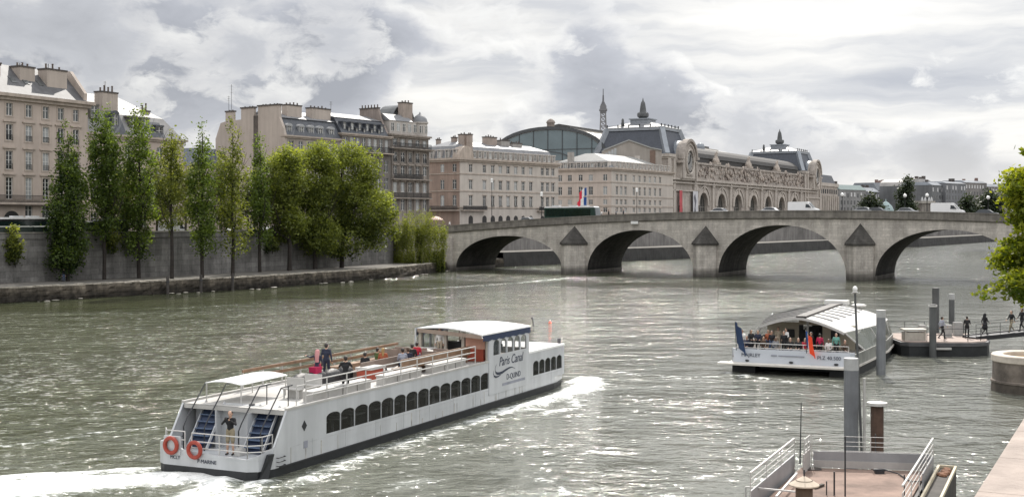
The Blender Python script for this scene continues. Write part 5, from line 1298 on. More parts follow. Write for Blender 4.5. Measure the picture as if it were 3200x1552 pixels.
for i,(u,off,vt,vb,hw,lm,nc,ts,lab) in enumerate(POP):
    p,_=quay_pt(u,off,QUAY); px=F/p.y; H=zrow(vt,p.y)-QUAY; zb=zrow(vb,p.y)-QUAY
    blobs=[]; n=9
    g=random.Random(100+i)
    for k in range(n):
        f=k/(n-1); z=zb+(H-zb)*(.06+.90*f); w=1.06*np.interp(f,[0,.35,.7,1],hw)/px
        blobs.append((g.uniform(-.18,.18)*w,g.uniform(-.2,.2)*w,z,w*.92,w*.92,(H-zb)/n*.95))
        if k in (2,4,5,6): a=g.uniform(0,6.28); blobs.append((math.cos(a)*w*.5,math.sin(a)*w*.5,z+.6,w*.6,w*.6,1.8))
    make_tree('poplar',lab,'tree',p,H,trunk_mb(H*.95,.30,.05,20+i,bend=.35,limbs=12,l0=.28,l1=.88,llen=.26,up=2.6),blobs,int(nc*(1.15 if lm is LYEL else 1.55)),28,.42,.19,lm,300+i,'poplars along the left quay',hollow=.35,squash=(.9,.9,1.25),tshift=ts)
# broad trees
BRO=[(905,8.8,[(892,560,62,95),(870,650,46,70),(915,500,42,50),(900,700,60,60)],230,.10,'broad yellow green tree, left of the three beside the slim poplar'),
 (985,8.5,[(975,560,78,110),(1010,490,50,48),(960,660,70,80),(1000,740,62,60)],300,.05,'broad green tree in the middle of the leafy group, with a yellow top'),
 (1068,8.3,[(1090,560,92,105),(1060,480,56,44),(1140,520,60,60),(1130,650,105,90),(1180,700,66,80),(1080,740,90,66),(1040,650,70,90)],470,-.02,'widest and roundest green tree nearest the bridge')]
for i,(u,off,bl,nc,ts,lab) in enumerate(BRO):
    p,_=quay_pt(u,off,QUAY); px=F/p.y; blobs=[]
    for (bu,bv,ru,rv) in bl: blobs.append(((bu-u)/px,random.Random(i+bu).uniform(-1,1),zrow(bv,p.y)-QUAY,ru/px,ru/px*.9,rv/px))
    H=max(b[2]+b[5] for b in blobs)
    make_tree('plane_tree',lab,'tree',p,H,trunk_mb(H*.8,.42,.1,50+i,bend=.5,limbs=9,l0=.3,l1=.8,llen=.36,up=1.2),blobs,int(nc*2.1),32,.52,.22,LGRN,400+i,'broad trees by the bridge',hollow=.5,tshift=ts+.08)
# willow at the foot of the bridge: rounded crown with hanging strands
p,_=quay_pt(1312,3.0,QUAY-.3); px=F/p.y; g=np.random.default_rng(8)
blobs=[((bu-1312)/px,0.0,zrow(bv,p.y)-p.z,ru/px,ru/px*.8,rv/px) for bu,bv,ru,rv in [(1310,700,54,46),(1272,725,40,52),(1352,722,46,42),(1300,785,62,70),(1345,785,46,66),(1262,800,30,58)]]
P=[];T=[]
for k in range(520):
    b=blobs[g.integers(len(blobs))]; a=g.uniform(0,6.28); x=b[0]+b[3]*math.cos(a)*g.uniform(.7,1.05); y=b[1]+b[4]*math.sin(a)*g.uniform(.6,1.05); z=b[2]+b[5]*g.uniform(-.3,.4); L=g.uniform(2,4.5)
    for j in range(26): 
        f=j/26; zz=z-L*f
        if zz>-1.6: P.append((x+.08*g.normal(),y+.08*g.normal(),zz)); T.append(.66-.42*f+.1*g.normal()+.04*z/3)
make_tree('willow','drooping willow at the water beside the left end of the bridge','tree',p,8.5,trunk_mb(7,.35,.12,61,lean=(.6,0),limbs=7,l0=.4,llen=.4,up=1.0),blobs,420,30,.4,.17,LYEL,500,squash=(.8,.8,1.3),tshift=-.02,extra=(np.array(P),np.array(T)),aspect=.4)
# ivy hanging on the abutment
p=at(1371,790,248); g=np.random.default_rng(4); P=[];T=[]
for k in range(150):
    x=g.uniform(-1.1,1.1); y=g.uniform(-.5,.3); z=g.uniform(-4.6,.2)*(1-.15*abs(x)); 
    for j in range(12): P.append((x+g.normal()*.16,y+g.normal()*.16,z+g.normal()*.3)); T.append(.55+z*.09+g.normal()*.12)
r=thing('ivy','column of dark ivy hanging to the water against the bridge abutment','plant',p); link_mesh('leaves',leaf_mesh('ivy_leaves',np.array(P),.17,LYEL,np.clip(np.array(T)-.25,0,1),seed=3),r); MB().tube([(0,.2,-5.4),(.1,.1,-3),(-.05,0,0)],.07,5,.03).build('stem',bark,r)
# bush hanging from the wall at the far left, tufts on the wall
def bush(label,u,off,v0,v1,hw,seed,lm=LYEL,ts=0,name='wall_shrub',n=90):
    p,_=quay_pt(u,off,0); px=F/p.y; z0,z1=zrow(v1,p.y),zrow(v0,p.y); g=np.random.default_rng(seed)
    blobs=[(0,0,(z1-z0)*f,hw/px*w,hw/px*w*.7,(z1-z0)*.26) for f,w in ((.25,.8),(.55,1.0),(.82,.7))]
    P,T=crown_pts(blobs,n,24,.28,seed,.3); T=T-.35+.5*(P[:,2]/(z1-z0))
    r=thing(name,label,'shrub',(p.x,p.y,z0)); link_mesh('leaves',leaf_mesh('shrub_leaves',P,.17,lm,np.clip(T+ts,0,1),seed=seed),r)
    MB().tube([(0,.3,-.2),(.05,.1,(z1-z0)*.5),(0,0,(z1-z0)*.9)],.07,5,.02).build('stem',bark,r)
bush('leafy shrub growing out of the quay wall at the far left',45,11.2,712,830,26,71)
bush('yellow green sprouts on the wall between the second and third poplars',352,10.8,712,790,24,72,n=40)
bush('small leafy tuft on the wall below the slim poplar',850,10.9,742,790,24,73,LGRN,0,n=30)
# pale street trees behind the wall
for i,(u,vt,vb,hw,lm,lab,nc) in enumerate([(385,520,720,55,LPAL,'pale street tree behind the gap between the second and third poplars',130),(490,480,715,50,LPAL,'pale street tree behind the third and fourth poplars',150),(580,500,720,52,LPAL,'pale street tree behind the fourth and fifth poplars',130),(690,470,700,46,LGRN,'green street tree behind the fifth and sixth poplars',140),(775,520,730,42,LGRN,'green street tree behind the slim poplar',120),(870,455,720,50,LYEL,'yellowish street tree behind the left broad tree',150)]):
    p,_=quay_pt(u,15,STREET); px=F/p.y; H=zrow(vt,p.y)-STREET; zb=max(2.2,zrow(vb,p.y)-STREET)
    blobs=[(0,0,zb+(H-zb)*.3,hw/px,hw/px,(H-zb)*.35),(.4,0,zb+(H-zb)*.65,hw/px*.85,hw/px*.85,(H-zb)*.33)]
    make_tree('street_tree',lab,'tree',p,H,trunk_mb(H*.8,.2,.05,80+i,limbs=8,llen=.3,up=1.6),blobs,nc,26,.5,.2,lm,600+i,'street trees on the left quay',bk=bark2,hollow=.3)
# far trees
for i,(u0,u1,v0,v1,Y,lab) in enumerate([(2690,2757,608,655,470,'small dark tree left of the glass dome far beyond the bridge'),(2806,2860,552,660,500,'tall dark rounded tree far beyond the bridge'),(2990,3060,612,662,430,'dark tree behind the large white van'),(3050,3140,598,662,440,'dark green tree rising above the black car at the right')]):
    a=at((u0+u1)/2,v0,Y); hw=(u1-u0)/2/F*Y; H=a.z-STREET; zb=1.5
    rg=random.Random(40+i); blobs=[(rg.uniform(-.6,.6)*hw,rg.uniform(-.3,.3)*hw,H*rg.uniform(.2,.8),hw*rg.uniform(.35,.6),hw*.5,H*rg.uniform(.14,.28)) for _ in range(9)]+[(0,0,H*.78,hw*.45,hw*.5,H*.24),(0,0,H*.3,hw*.9,hw*.6,H*.28)]
    make_tree('distant_tree',lab,'tree',(a.x,a.y,STREET),H,trunk_mb(H*.8,.5,.1,90+i,limbs=5),blobs,170,30,.9,.5,LDRK,700+i,'distant trees beyond the bridge',hollow=.4)
# right bank tree, mostly out of frame
p=Vector((33.5,62.0,2.0)); g=np.random.default_rng(12); px=F/62
bl=[(u+22,v+14,a*.9,b*.9) for u,v,a,b in [(3165,565,70,56),(3200,548,56,54),(3128,532,22,13),(3112,547,22,8),(3180,446,9,34),(3175,640,78,70),(3230,640,90,90),(3150,730,70,46),(3190,790,90,60),(3130,810,62,34),(3105,870,52,36),(3070,905,36,18),(3170,870,90,56),(3150,915,30,26),(3230,880,90,70),(3250,560,90,120),(3260,760,100,120)]]
blobs=[((u-U0)/F*62-33.5,g.uniform(-1.2,1.2),zrow(v,62)-2,ru/px,ru/px*1.1,rv/px) for u,v,ru,rv in bl]
mb=trunk_mb(11,.4,.15,95,limbs=4,llen=.3); 
for b in blobs[:15:3]+[blobs[4]]: mb.tube([(0,0,5.5),(b[0]*.5,b[1]*.5,(5.5+b[2])*.5+.6),(b[0],b[1],b[2])],.09,5,.02)
whole=[(-4.2,.3,9.0,2.2,2.6,2.6),(-2.0,-1.2,11,3,3,2.4),(0,1.0,10,3.4,3.4,3.4),(.5,-2,7.5,3.2,3,2.4),(2.6,.5,9.2,3.0,3.2,3.0),(-3.6,-.4,6.4,2.2,2.4,1.8),(-3.2,.6,4.6,1.8,2,1.4)]
PX,TX=crown_pts(whole,560,30,.34,802,.3)
make_tree('plane_tree','bright yellow green plane tree hanging over the right bank','tree',p,13,mb,blobs,520,34,.22,.13,LFRG,801,hollow=.3,squash=(1.2,1.2,.6),extra=(PX,TX))
# ------------------------------------------------------------ people: one continuous remeshed body each
SKINS=[(.52,.33,.24),(.42,.26,.18),(.20,.12,.08)]
def pmat(n,c,r=.85): return mat('cloth_'+n,c,r,0,.15,6,.2,30)
CL={'navy':pmat('navy',(.018,.022,.045)),'black':pmat('black',(.012,.012,.014)),'white':pmat('white',(.66,.65,.63)),'grey':pmat('grey',(.20,.20,.21)),'red':pmat('red',(.42,.02,.04)),
 'crimson':pmat('crimson',(.36,.01,.06)),'pink':pmat('pink',(.50,.24,.24)),'green':pmat('green',(.065,.095,.025)),'khaki':pmat('khaki',(.26,.22,.15)),'jeans':pmat('jeans',(.06,.085,.15)),
 'orange':pmat('orange',(.33,.09,.04)),'beige':pmat('beige',(.45,.38,.29)),'teal':pmat('teal',(.12,.30,.25)),'brown':pmat('brown',(.07,.045,.03)),'blonde':mat('hair_blonde',(.34,.22,.09),.6,0,.2,8),'dark':mat('hair_dark',(.018,.013,.010),.55,0,.2,8),'magenta':pmat('magenta',(.10,.012,.035)),'stripe':pmat('stripe',(.30,.32,.38))}
SKM=[mat('skin_%d'%i,c,.55,0,.06,5) for i,c in enumerate(SKINS)]
SHOE=mat('shoe',(.03,.028,.026),.6); EYE=mat('eye_dark',(.02,.015,.012),.3); LIP=mat('lip',(.30,.13,.11),.5)
def limb(p,q,r0,r1,tag): return (Vector(p),Vector(q),r0,r1,tag)
def person(label,loc,face,h=1.74,pose='stand',top='navy',bot='black',hair='dark',skin=0,coat=None,long_hair=False,bare_legs=False,hood=None,voxel=.026,group=None,bag=None,child=None,sleeve=True,cam_=False):
    k=h/1.75; S=lambda x,y,z: Vector((x,y,z))*k
    A={}
    hipz=.93; dz=0
    lh,rh=S(0,.09,.93),S(0,-.09,.93)
    if pose=='sit':
        dz=-.46; lh,rh=S(0,.1,.47),S(0,-.1,.47); lk,rk=S(.44,.13,.5),S(.44,-.12,.5); la,ra=S(.42,.13,.08),S(.5,-.12,.08)
    elif pose=='walk': lk,rk=S(.24,.09,.51),S(-.06,-.09,.49); la,ra=S(.30,.09,.09),S(-.36,-.09,.17)
    else: lk,rk=S(.02,.11,.5),S(.03,-.11,.5); la,ra=S(0,.13,.08),S(.0,-.13,.08)
    z=lambda v: v+dz
    pel,che=S(0,0,z(.97)),S(.01,0,z(1.27)); ls,rs=S(0,.185,z(1.43)),S(0,-.185,z(1.43)); nk,hd=S(.0,0,z(1.46)),S(.015,0,z(1.63))
    if pose=='camera': le,re_,lw,rw=S(.14,.30,1.24),S(.14,-.30,1.24),S(.28,.10,1.42),S(.28,-.10,1.44)
    elif pose=='arm_out': le,re_,lw,rw=S(.08,.42,1.36),S(.02,-.24,1.14),S(.2,.62,1.42),S(.1,-.22,.92)
    elif pose=='walk': le,re_,lw,rw=S(-.12,.24,1.16),S(.08,-.24,1.16),S(-.06,.25,.92),S(.28,-.2,1.02)
    elif pose=='sit': le,re_,lw,rw=S(.06,.25,z(1.14)),S(.06,-.25,z(1.14)),S(.30,.12,z(1.06)),S(.30,-.12,z(1.06))
    elif pose=='lean': le,re_,lw,rw=S(.12,.24,1.16),S(.12,-.24,1.16),S(.36,.2,1.10),S(.36,-.2,1.10)
    elif pose=='carry': le,re_,lw,rw=S(.06,.30,1.16),S(.06,-.29,1.16),S(.30,.10,1.12),S(.30,-.06,1.08)
    else: le,re_,lw,rw=S(-.02,.25,1.14),S(-.02,-.25,1.14),S(.06,.26,.88),S(.06,-.26,.88)
    caps=[limb(pel+S(0,.06,0),pel+S(0,-.06,0),.125*k,.125*k,'b'),limb(pel+S(0,0,.05),che,.128*k,.142*k,'t'),limb(che+S(0,.07,.02),che+S(0,-.07,.02),.125*k,.125*k,'t'),
      limb(ls+S(0,-.03,-.01),rs+S(0,.03,-.01),.072*k,.072*k,'t'),limb(nk,hd,.058*k,.055*k,'s'),limb(hd+S(0,0,-.02),hd+S(.005,0,.045),.088*k,.094*k,'s'),limb(hd+S(.05,0,-.06),hd+S(.055,0,-.075),.05*k,.045*k,'s'),
      limb(hd+S(.09,0,.0),hd+S(.108,0,-.02),.014*k,.017*k,'s'),limb(hd+S(0,.09,-.005),hd+S(0,.098,.01),.022*k,.02*k,'s'),limb(hd+S(0,-.09,-.005),hd+S(0,-.098,.01),.022*k,.02*k,'s')]
    for hp,kn,an in ((lh,lk,la),(rh,rk,ra)):
        caps+=[limb(hp,kn,.093*k,.064*k,'b'),limb(kn,an,.06*k,.04*k,'s' if bare_legs else 'b'),limb(an+S(-.03,0,-.03),an+S(.15,0,-.045),.045*k,.036*k,'f')]
        if bare_legs: caps.append(limb(hp,kn.lerp(hp,.15),.1*k,.085*k,'b'))
    for sh,el,wr in ((ls,le,lw),(rs,re_,rw)):
        d=(wr-el).normalized()
        caps+=[limb(sh,el,.058*k,.046*k,'t'),limb(el,wr,.043*k,.031*k,'t' if sleeve else 's'),limb(wr+d*.03*k,wr+d*.075*k,.036*k,.032*k,'s')]
    if coat: caps+=[limb(pel+S(0,0,.05),S(0,0,z(.97)-coat),.15*k,.23*k,'c')]
    mb=MB()
    for p,q,r0,r1,_ in caps:
        d=(q-p); L=d.length
        mb.ball(p,r0,10,6); mb.ball(q,r1,10,6)
        if L>1e-4: mb.tube([p,q],r0,10,r1)
    me=mb.mesh('tmp',[]); o=bpy.data.objects.new('tmp',me); COL.objects.link(o)
    m=o.modifiers.new('r','REMESH'); m.mode='VOXEL'; m.voxel_size=voxel*k
    m2=o.modifiers.new('s','SMOOTH'); m2.iterations=3; m2.factor=.5
    dg=bpy.context.evaluated_depsgraph_get(); ev=o.evaluated_get(dg); body=bpy.data.meshes.new_from_object(ev); bpy.data.objects.remove(o); bpy.data.meshes.remove(me)
    n=len(body.vertices); co=np.empty(n*3); body.vertices.foreach_get('co',co); co=co.reshape(-1,3)
    faces=[tuple(p.vertices) for p in body.polygons]; fc=np.array([co[list(f)].mean(0) for f in faces]); bpy.data.meshes.remove(body)
    best=np.full(len(fc),1e9); bi=np.zeros(len(fc),int); tags=[]
    for i,(p,q,r0,r1,t) in enumerate(caps):
        p=np.array(p);q=np.array(q); d=q-p; L2=(d@d)+1e-12; tt=np.clip((fc-p)@d/L2,0,1); ds=np.linalg.norm(fc-p-tt[:,None]*d,axis=1)-(r0+(r1-r0)*tt)
        w=ds<best; best[w]=ds[w]; bi[w]=i; tags.append(t)
    TI={'s':0,'t':1,'b':2,'f':3,'c':4}
    mats=[SKM[skin],CL[top],CL[bot],SHOE,CL[top] if coat else CL[bot],EYE,LIP]
    out=MB(); out.v=[tuple(c) for c in co]; out.f=faces; out.m=[TI[tags[i]] for i in bi]
    out.mi=0                    # five fingers per hand, rooted in the palm
    for el,wr,sy in ((le,lw,1),(re_,rw,-1)):
        d=(wr-el).normalized(); side=d.cross(Vector((0,0,1))); side=side.normalized() if side.length>.1 else Vector((1,0,0)); dn=side.cross(d).normalized()
        for j,(off,L) in enumerate(((-.03,.068),(-.01,.078),(.01,.074),(.029,.058))):
            b=wr+d*.085*k+side*off*k; out.tube([b-d*.02*k,b+d*L*.5*k,b+d*L*.85*k+dn*.025*k*(-1)],.0095*k,5,.007*k)
        b=wr+d*.035*k-side*.03*sy*k; out.tube([b,b-side*.028*sy*k+d*.02*k,b-side*.036*sy*k+d*.055*k],.011*k,5,.008*k)
    out.mi=5
    for sy in (-.032,.032): out.ball(hd+S(.083,sy,.012),.013*k,6,4)
    out.mi=6; out.tube([hd+S(.098,-.022,-.052),hd+S(.103,0,-.054),hd+S(.098,.022,-.052)],.006*k,5)
    root=thing('person',label,'person',loc,face,group)
    out.build('body',mats,root,smooth=True,recalc=False)
    hb=MB(); hb.ball(hd+S(-.018,0,.045),.104*k,12,8,1.0,.98,.92)
    hb.ball(hd+S(-.05,0,-.0),.088*k,10,7,.8,1.0,1.1)
    if long_hair: hb.tube([hd+S(-.06,0,.03),hd+S(-.085,0,-.12),hd+S(-.09,0,-.3)],.085*k,9,.05*k)
    if hood: hb.ball(hd+S(-.02,0,.03),.125*k,12,8,1.05,1.0,1.1); hb.tube([hd+S(-.04,0,-.02),hd+S(-.1,0,-.2),hd+S(-.1,0,-.5)],.13*k,9,.10*k)
    hb.build('hood' if hood else 'hair',CL[hood or hair],root,smooth=True)
    if cam_:
        mb=MB(); c=(lw+rw)/2+S(.05,0,.06); mb.box(c.x-.04,c.x+.04,c.y-.08,c.y+.08,c.z-.05,c.z+.06); mb.M=Matrix.Translation(c+S(.08,0,0))@Matrix.Rotation(math.pi/2,4,'Y'); mb.lathe([(.04,-.05),(.045,.05)],10); cm=mb.build('camera_body',CL['black']); tag(cm,'black camera held to the face by the person at the stern','camera'); cm.location=loc; cm.rotation_euler=(0,0,face)
    return root
def carried(name,label,cat,mb,m,loc,face):
    o=mb.build(name,m,smooth=True); o.location=loc; o.rotation_euler=(0,0,face); return tag(o,label,cat)
# ------------------------------------------------------------ tour boat
wht=mat('boat_white',(.50,.515,.53),.42,0,.07,.5,.05,2.5,streak=.14,coat=.2)
deckw=mat('boat_deck',(.42,.41,.39),.7,0,.10,1.2)
blk=mat('hull_black',(.018,.02,.022),.55,0,.3,1.5); navy=mat('navy_canvas',(.018,.032,.075),.7,0,.15,2,.2,20)
woodb=mat('rail_wood',(.20,.12,.07),.55,0,.3,2); brownt=mat('bench_brown',(.22,.17,.14),.6,0,.15,2)
orng=mat('locker_orange',(.34,.065,.035),.6,0,.12,2); railw=mat('rail_white',(.50,.49,.47),.4,.1,.1,3); raild=mat('rail_dark',(.035,.036,.04),.45,.2,.2,3)
wing=None
ink=mat('logo_ink',(.02,.028,.05),.6); inkg=mat('logo_grey',(.24,.25,.29),.6)
def clearglass(name,tint,op):
    if name in MATS: return MATS[name]
    m,nt,b=newmat(name); b.inputs['Base Color'].default_value=(*tint,1); b.inputs['Roughness'].default_value=.05
    t=nd(nt,'ShaderNodeBsdfTransparent'); mx=nd(nt,'ShaderNodeMixShader'); mx.inputs[0].default_value=op
    nt.links.new(t.outputs[0],mx.inputs[1]); nt.links.new(b.outputs[0],mx.inputs[2]); nt.links.new(mx.outputs[0],nt.nodes['Material Output'].inputs[0]); MATS[name]=m; return m
wing=clearglass('boat_window',(.012,.014,.012),.38); cgl=clearglass('clear_glass',(.10,.12,.12),.28); ggl=clearglass('green_glass',(.17,.19,.15),.50)
def text_mesh(txt,size,name,m,parent,M,shear=0,ext=.004,label=None):
    c=bpy.data.curves.new('txt','FONT'); c.body=txt; c.size=size; c.extrude=ext; c.shear=shear; c.align_x='LEFT'
    o=bpy.data.objects.new('txt',c); COL.objects.link(o); dg=bpy.context.evaluated_depsgraph_get(); me=bpy.data.meshes.new_from_object(o.evaluated_get(dg)); bpy.data.objects.remove(o); bpy.data.curves.remove(c)
    me.transform(M); me.materials.clear(); me.materials.append(m); me.name=name
    t=link_mesh(name,me,parent)
    if label: t['label']=label
    return t
def rail(mb,pts,z0,zs,r=.022,step=1.4,posts=True,rp=.025):
    pts=[Vector(p) for p in pts]
    for z in zs: mb.tube([p+Vector((0,0,z)) for p in pts],r,6)
    if posts:
        for a,b in zip(pts[:-1],pts[1:]):
            n=max(1,round((b-a).length/step))
            for i in range(n+1): p=a.lerp(b,i/n); mb.tube([p+Vector((0,0,z0)),p+Vector((0,0,zs[-1]))],rp,6)
BO=Vector((-12.5,51.1,0)); BTH=math.atan2(.907,.42)
BM=Matrix.Translation(BO)@Matrix.Rotation(BTH,4,'Z')
def tour_boat():
    r=thing('tour_boat','long white sightseeing boat with scalloped windows and open top deck in the foreground','boat',BO,BTH)
    B=2.72
    out=[(-.15,-2.1),(.1,-2.5),(.9,-B),(30.2,-B),(32.6,-2.2),(33.5,-1.2),(33.5,1.2),(32.6,2.2),(30.2,B),(.9,B),(.1,2.5),(-.15,2.1)]
    sc=lambda f,dx=0:[(x*1.0+dx,y*f) for x,y in out]
    hull=MB().prism(sc(.985),'z',-.5,.36).build('hull',blk,r)
    mb=MB(); mb.prism(sc(1.0),'z',.36,.80); mb.build('hull_side',wht,r)
    mb=MB(); mb.box(1.2,31.5,-B-.03,-B+.01,.34,.40); mb.box(1.2,31.5,B-.01,B+.03,.34,.4); mb.build('rubbing_strake',raild,hull)
    # stern bulwark with cut-down middle
    mb=MB(); 
    for a,b,h0,h1 in (((-.15,2.1),(.1,2.5),1.3,1.25),((-.15,.9),(-.15,2.1),.98,1.3),((-.15,-2.1),(-.15,.9),.86,.98),((.1,-2.5),(-.15,-2.1),1.0,.86),((.9,-B),(.1,-2.5),1.25,1.0),((.1,2.5),(.9,B),1.25,1.25)):
        mb.hexa([(a[0],a[1],.79),(b[0],b[1],.79),(b[0]+.06,b[1]*.98,.79),(a[0]+.06,a[1]*.98,.79),(a[0],a[1],h0),(b[0],b[1],h1),(b[0]+.06,b[1]*.98,h1),(a[0]+.06,a[1]*.98,h0)])
    mb.build('stern_bulwark',wht,r)
    MB().hexa([(.02,-2.55,.0),(.35,-2.78,.0),(.5,-2.7,.0),(.1,-2.45,0),(.4,-2.8,1.0),(.72,-2.84,1.0),(.8,-2.7,1.0),(.5,-2.6,1.0)]).build('fender',blk,r)
    # starboard and port topsides with scalloped windows
    wx=[5.25+1.165*i for i in range(14)]; fx=[27.3+.9*i for i in range(5)]
    for sgn in (-1,1):
        mb=MB(); y=sgn*B; ar=[(x,.563,1.88) for x in wx]
        if sgn<0: mb.M=Matrix.Translation((0,y,0))
        else: mb.M=Matrix.Translation((0,y,0))@Matrix.Scale(-1,4,(0,1,0))
        arch_wall(mb,4.5,21.2,1.2,2.6,ar,0,.05,8,.36)
        mb.quad((.62,0,.79),(31.7,0,.79),(31.7,0,1.2),(.9,0,1.2)); mb.quad((.9,0,1.2),(4.5,0,1.2),(4.5,0,2.6),(1.75,0,2.6))
        mb.quad((21.2,0,1.2),(26.7,0,1.2),(26.7,0,2.6),(21.2,0,2.6)); arch_wall(mb,26.7,31.7,1.2,2.6,[(x,.43,1.83) for x in fx],0,.05,8,.5)
        mb.quad((.62,0,.79),(.62,.1,.79),(1.75,.1,2.6),(1.75,0,2.6))
        side=mb.build('topside',wht,r,recalc=False)
        for x,h in [(x,.563) for x in wx]+[(x,.43) for x in fx]:
            n=8; P=[(x-h-.02,1.19)]+[(x-h*math.cos(math.pi*k/n)*1.03,(1.88 if h>.5 else 1.83)+(.37 if h>.5 else .5)*h*1.03*math.sin(math.pi*k/n)) for k in range(n+1)]+[(x+h+.02,1.19)]
            yy=(-B+.035,-B+.06) if sgn<0 else (B-.06,B-.035)
            w=MB().prism(P,'y',*yy).build('window',wing,side)
            if RND.random()<.45 and sgn<0: MB().box(x+h-.22,x+h-.04,-B+.065,-B+.09,1.25,1.95).build('curtain',mat('curtain_grey',(.20,.20,.18),.9),w)
    mb=MB(); mb.quad((1.75,-B,2.6),(20.8,-B,2.6),(20.8,B,2.6),(1.75,B,2.6)); mb.box(1.75,20.8,-B+.1,B-.1,2.4,2.585); mb.box(1.75,20.8,-B-.02,-B+.12,2.6,2.7); mb.box(1.75,20.8,B-.12,B+.02,2.6,2.7); mb.build('upper_deck',deckw,r)
    MB().box(2.55,2.65,-B+.1,B-.1,.84,2.4).build('bulkhead',wht,r); MB().box(31.65,31.72,-B+.02,B-.02,.8,2.55).build('bulkhead',wht,r)
    mb=MB(); mb.box(2.1,2.55,-.85,.85,.8,2.62); mb.box(1.5,2.55,-.92,-.85,.8,2.4); mb.box(1.7,2.55,.85,.92,.8,2.4); mb.build('stern_locker',wht,r)
    mb=MB(); mb.box(2.7,31.6,-B+.15,B-.15,.8,.84); mb.build('saloon_floor',brownt,r)
    for i in range(11):
        for y in (-1.6,1.4):
            x=4.9+1.6*i; mb=MB(); mb.box(x,x+.75,y-.55,y+.55,1.48,1.53); mb.box(x+.33,x+.42,y-.05,y+.05,.84,1.48); mb.build('saloon_table',railw,r)
    MB().lathe([(.13,0),(.13,.06)],12,(2.3,-.55,2.62)).build('dome_light',raild,r)
    for y0,y1 in ((.95,1.9),(-1.9,-.95)):
        mb=MB(); mb.hexa([(1.25,y0,.82),(1.4,y0,.8),(1.4,y1,.8),(1.25,y1,.82),(2.35,y0,2.56),(2.55,y0,2.5),(2.55,y1,2.5),(2.35,y1,2.56)]); st=mb.build('stairs',mat('stair_navy',(.022,.038,.085),.55,0,.2,3),r)
        mb=MB()
        for i in range(6): x=1.33+.18*i; z=1.05+.27*i; mb.box(x-.17,x+.05,y0+.04,y1-.04,z,z+.03)
        mb.build('tread',mat('tread_blue',(.10,.14,.22),.6,0,.2,4),st)
        mb=MB()
        for y in (y0-.02,y1+.02): mb.beam((1.15,y,.85),(2.4,y,2.65),.05,.12)
        mb.build('stringer',wht,st)
    mb=MB(); 
    for y in (1.98,.88,-.88,-1.98): mb.tube([(.95,y,.82),(.95,y,1.75),(1.15,y,2.05),(2.4,y,3.42),(3.2,y,3.45)],.03,6)
    mb.tube([(2.9,-1.98,2.6),(2.9,-1.98,3.45)],.025,6); mb.tube([(2.9,-.88,2.6),(2.9,-.88,3.45)],.025,6); mb.tube([(.95,1.98,1.35),(.3,2.4,1.2)],.025,6)
    mb.build('stair_rail',raild,r)
    mb=MB(); rail(mb,[(.35,-2.5,.8),(-.02,-2.05,.8),(-.02,.75,.8)],0,[.32,.58,.92],.025,1.2); rail(mb,[(.35,-2.5,.8),(1.05,-2.5,.8)],0,[.32,.58,.92],.025,.8); rail(mb,[(-.02,1.1,.8),(-.02,2.05,.8),(.4,2.45,.8)],0,[.6,.95],.025,1.0); mb.build('stern_rail',railw,r)
    # top deck rails: three bars to starboard, timber boards to port
    mb=MB(); rail(mb,[(3.3,-B+.12,2.6),(19.4,-B+.12,2.6)],0,[.42,.72,1.02],.03,1.55,rp=.032); rail(mb,[(2.6,-B+.12,2.6),(3.3,-B+.12,2.6)],0,[.9],.03,2); mb.build('side_rail',railw,r)
    mb=MB(); mb.box(5.8,20.0,B-.16,B-.11,3.12,3.26); mb.box(5.8,20.0,B-.17,B-.10,3.44,3.58); mb.build('timber_rail',woodb,r)
    mb=MB()
    for i in range(10): x=5.9+1.55*i; mb.box(x-.03,x+.03,B-.1,B-.04,2.6,3.58)
    mb.build('rail_post',railw,r)
    # canopy over the stern stairs
    mb=MB()
    for i in range(6):
        for j in range(4):
            f=lambda a,b:(2.3+3.4*a/6,.02+1.9*b/4,3.5+.10*math.sin(math.pi*b/4)-.05*(1-a/6))
            p=[f(i,j),f(i+1,j),f(i+1,j+1),f(i,j+1)]; mb.hexa([(a,b,c-.03) for a,b,c in p]+p)
    cn=mb.build('canopy',mat('canvas_white',(.74,.74,.73),.8,0,.04,2),r)
    mb=MB()
    for x,y in ((2.35,.05),(2.35,1.88),(5.6,.05),(5.6,1.88)): mb.tube([(x,y,2.6),(x,y,3.48)],.03,6)
    mb.build('canopy_pole',railw,cn)
    # benches, lockers, tables
    for i in range(12):
        x=4.2+1.22*i
        if i in (4,8): continue
        bx=MB().box(x,x+1.12,-2.35,-1.85,2.6,3.0).build('locker_bench',deckw,r); MB().box(x-.02,x+1.14,-2.38,-1.8,3.0,3.06).build('lid',railw,bx)
    for i in range(5):
        x=12.6+1.35*i; MB().box(x,x+1.2,1.9,2.4,2.6,3.02).build('locker_bench',woodb,r)
    for i in range(4):
        for y in (-.9,.4,1.5):
            if i<2 and y>0: continue
            x=(4.6,6.0,16.9,18.2)[i]; mb=MB(); mb.box(x,x+.42,y-.45,y+.45,3.0,3.05); mb.box(x+.38,x+.43,y-.45,y+.45,3.05,3.5); mb.box(x+.03,x+.08,y-.4,y-.34,2.6,3.0); mb.box(x+.03,x+.08,y+.34,y+.4,2.6,3.0); mb.box(x+.36,x+.41,y-.4,y+.4,2.6,3.0); mb.build('slatted_bench',brownt if i>1 else railw,r)
    mb=MB(); mb.box(13,20.6,-1.7,-1.62,3.0,3.5); mb.box(13,20.6,-1.62,-1.1,2.98,3.04)
    for i in range(6): mb.box(13.1+1.45*i,13.2+1.45*i,-1.6,-1.15,2.6,2.98)
    mb.build('long_bench',woodb,r)
    mb=MB()
    for i in range(11): x=3.6+2.6*i; mb.box(x,x+.018,-B-.006,-B+.0,.42,1.17 if x<31 else .8)
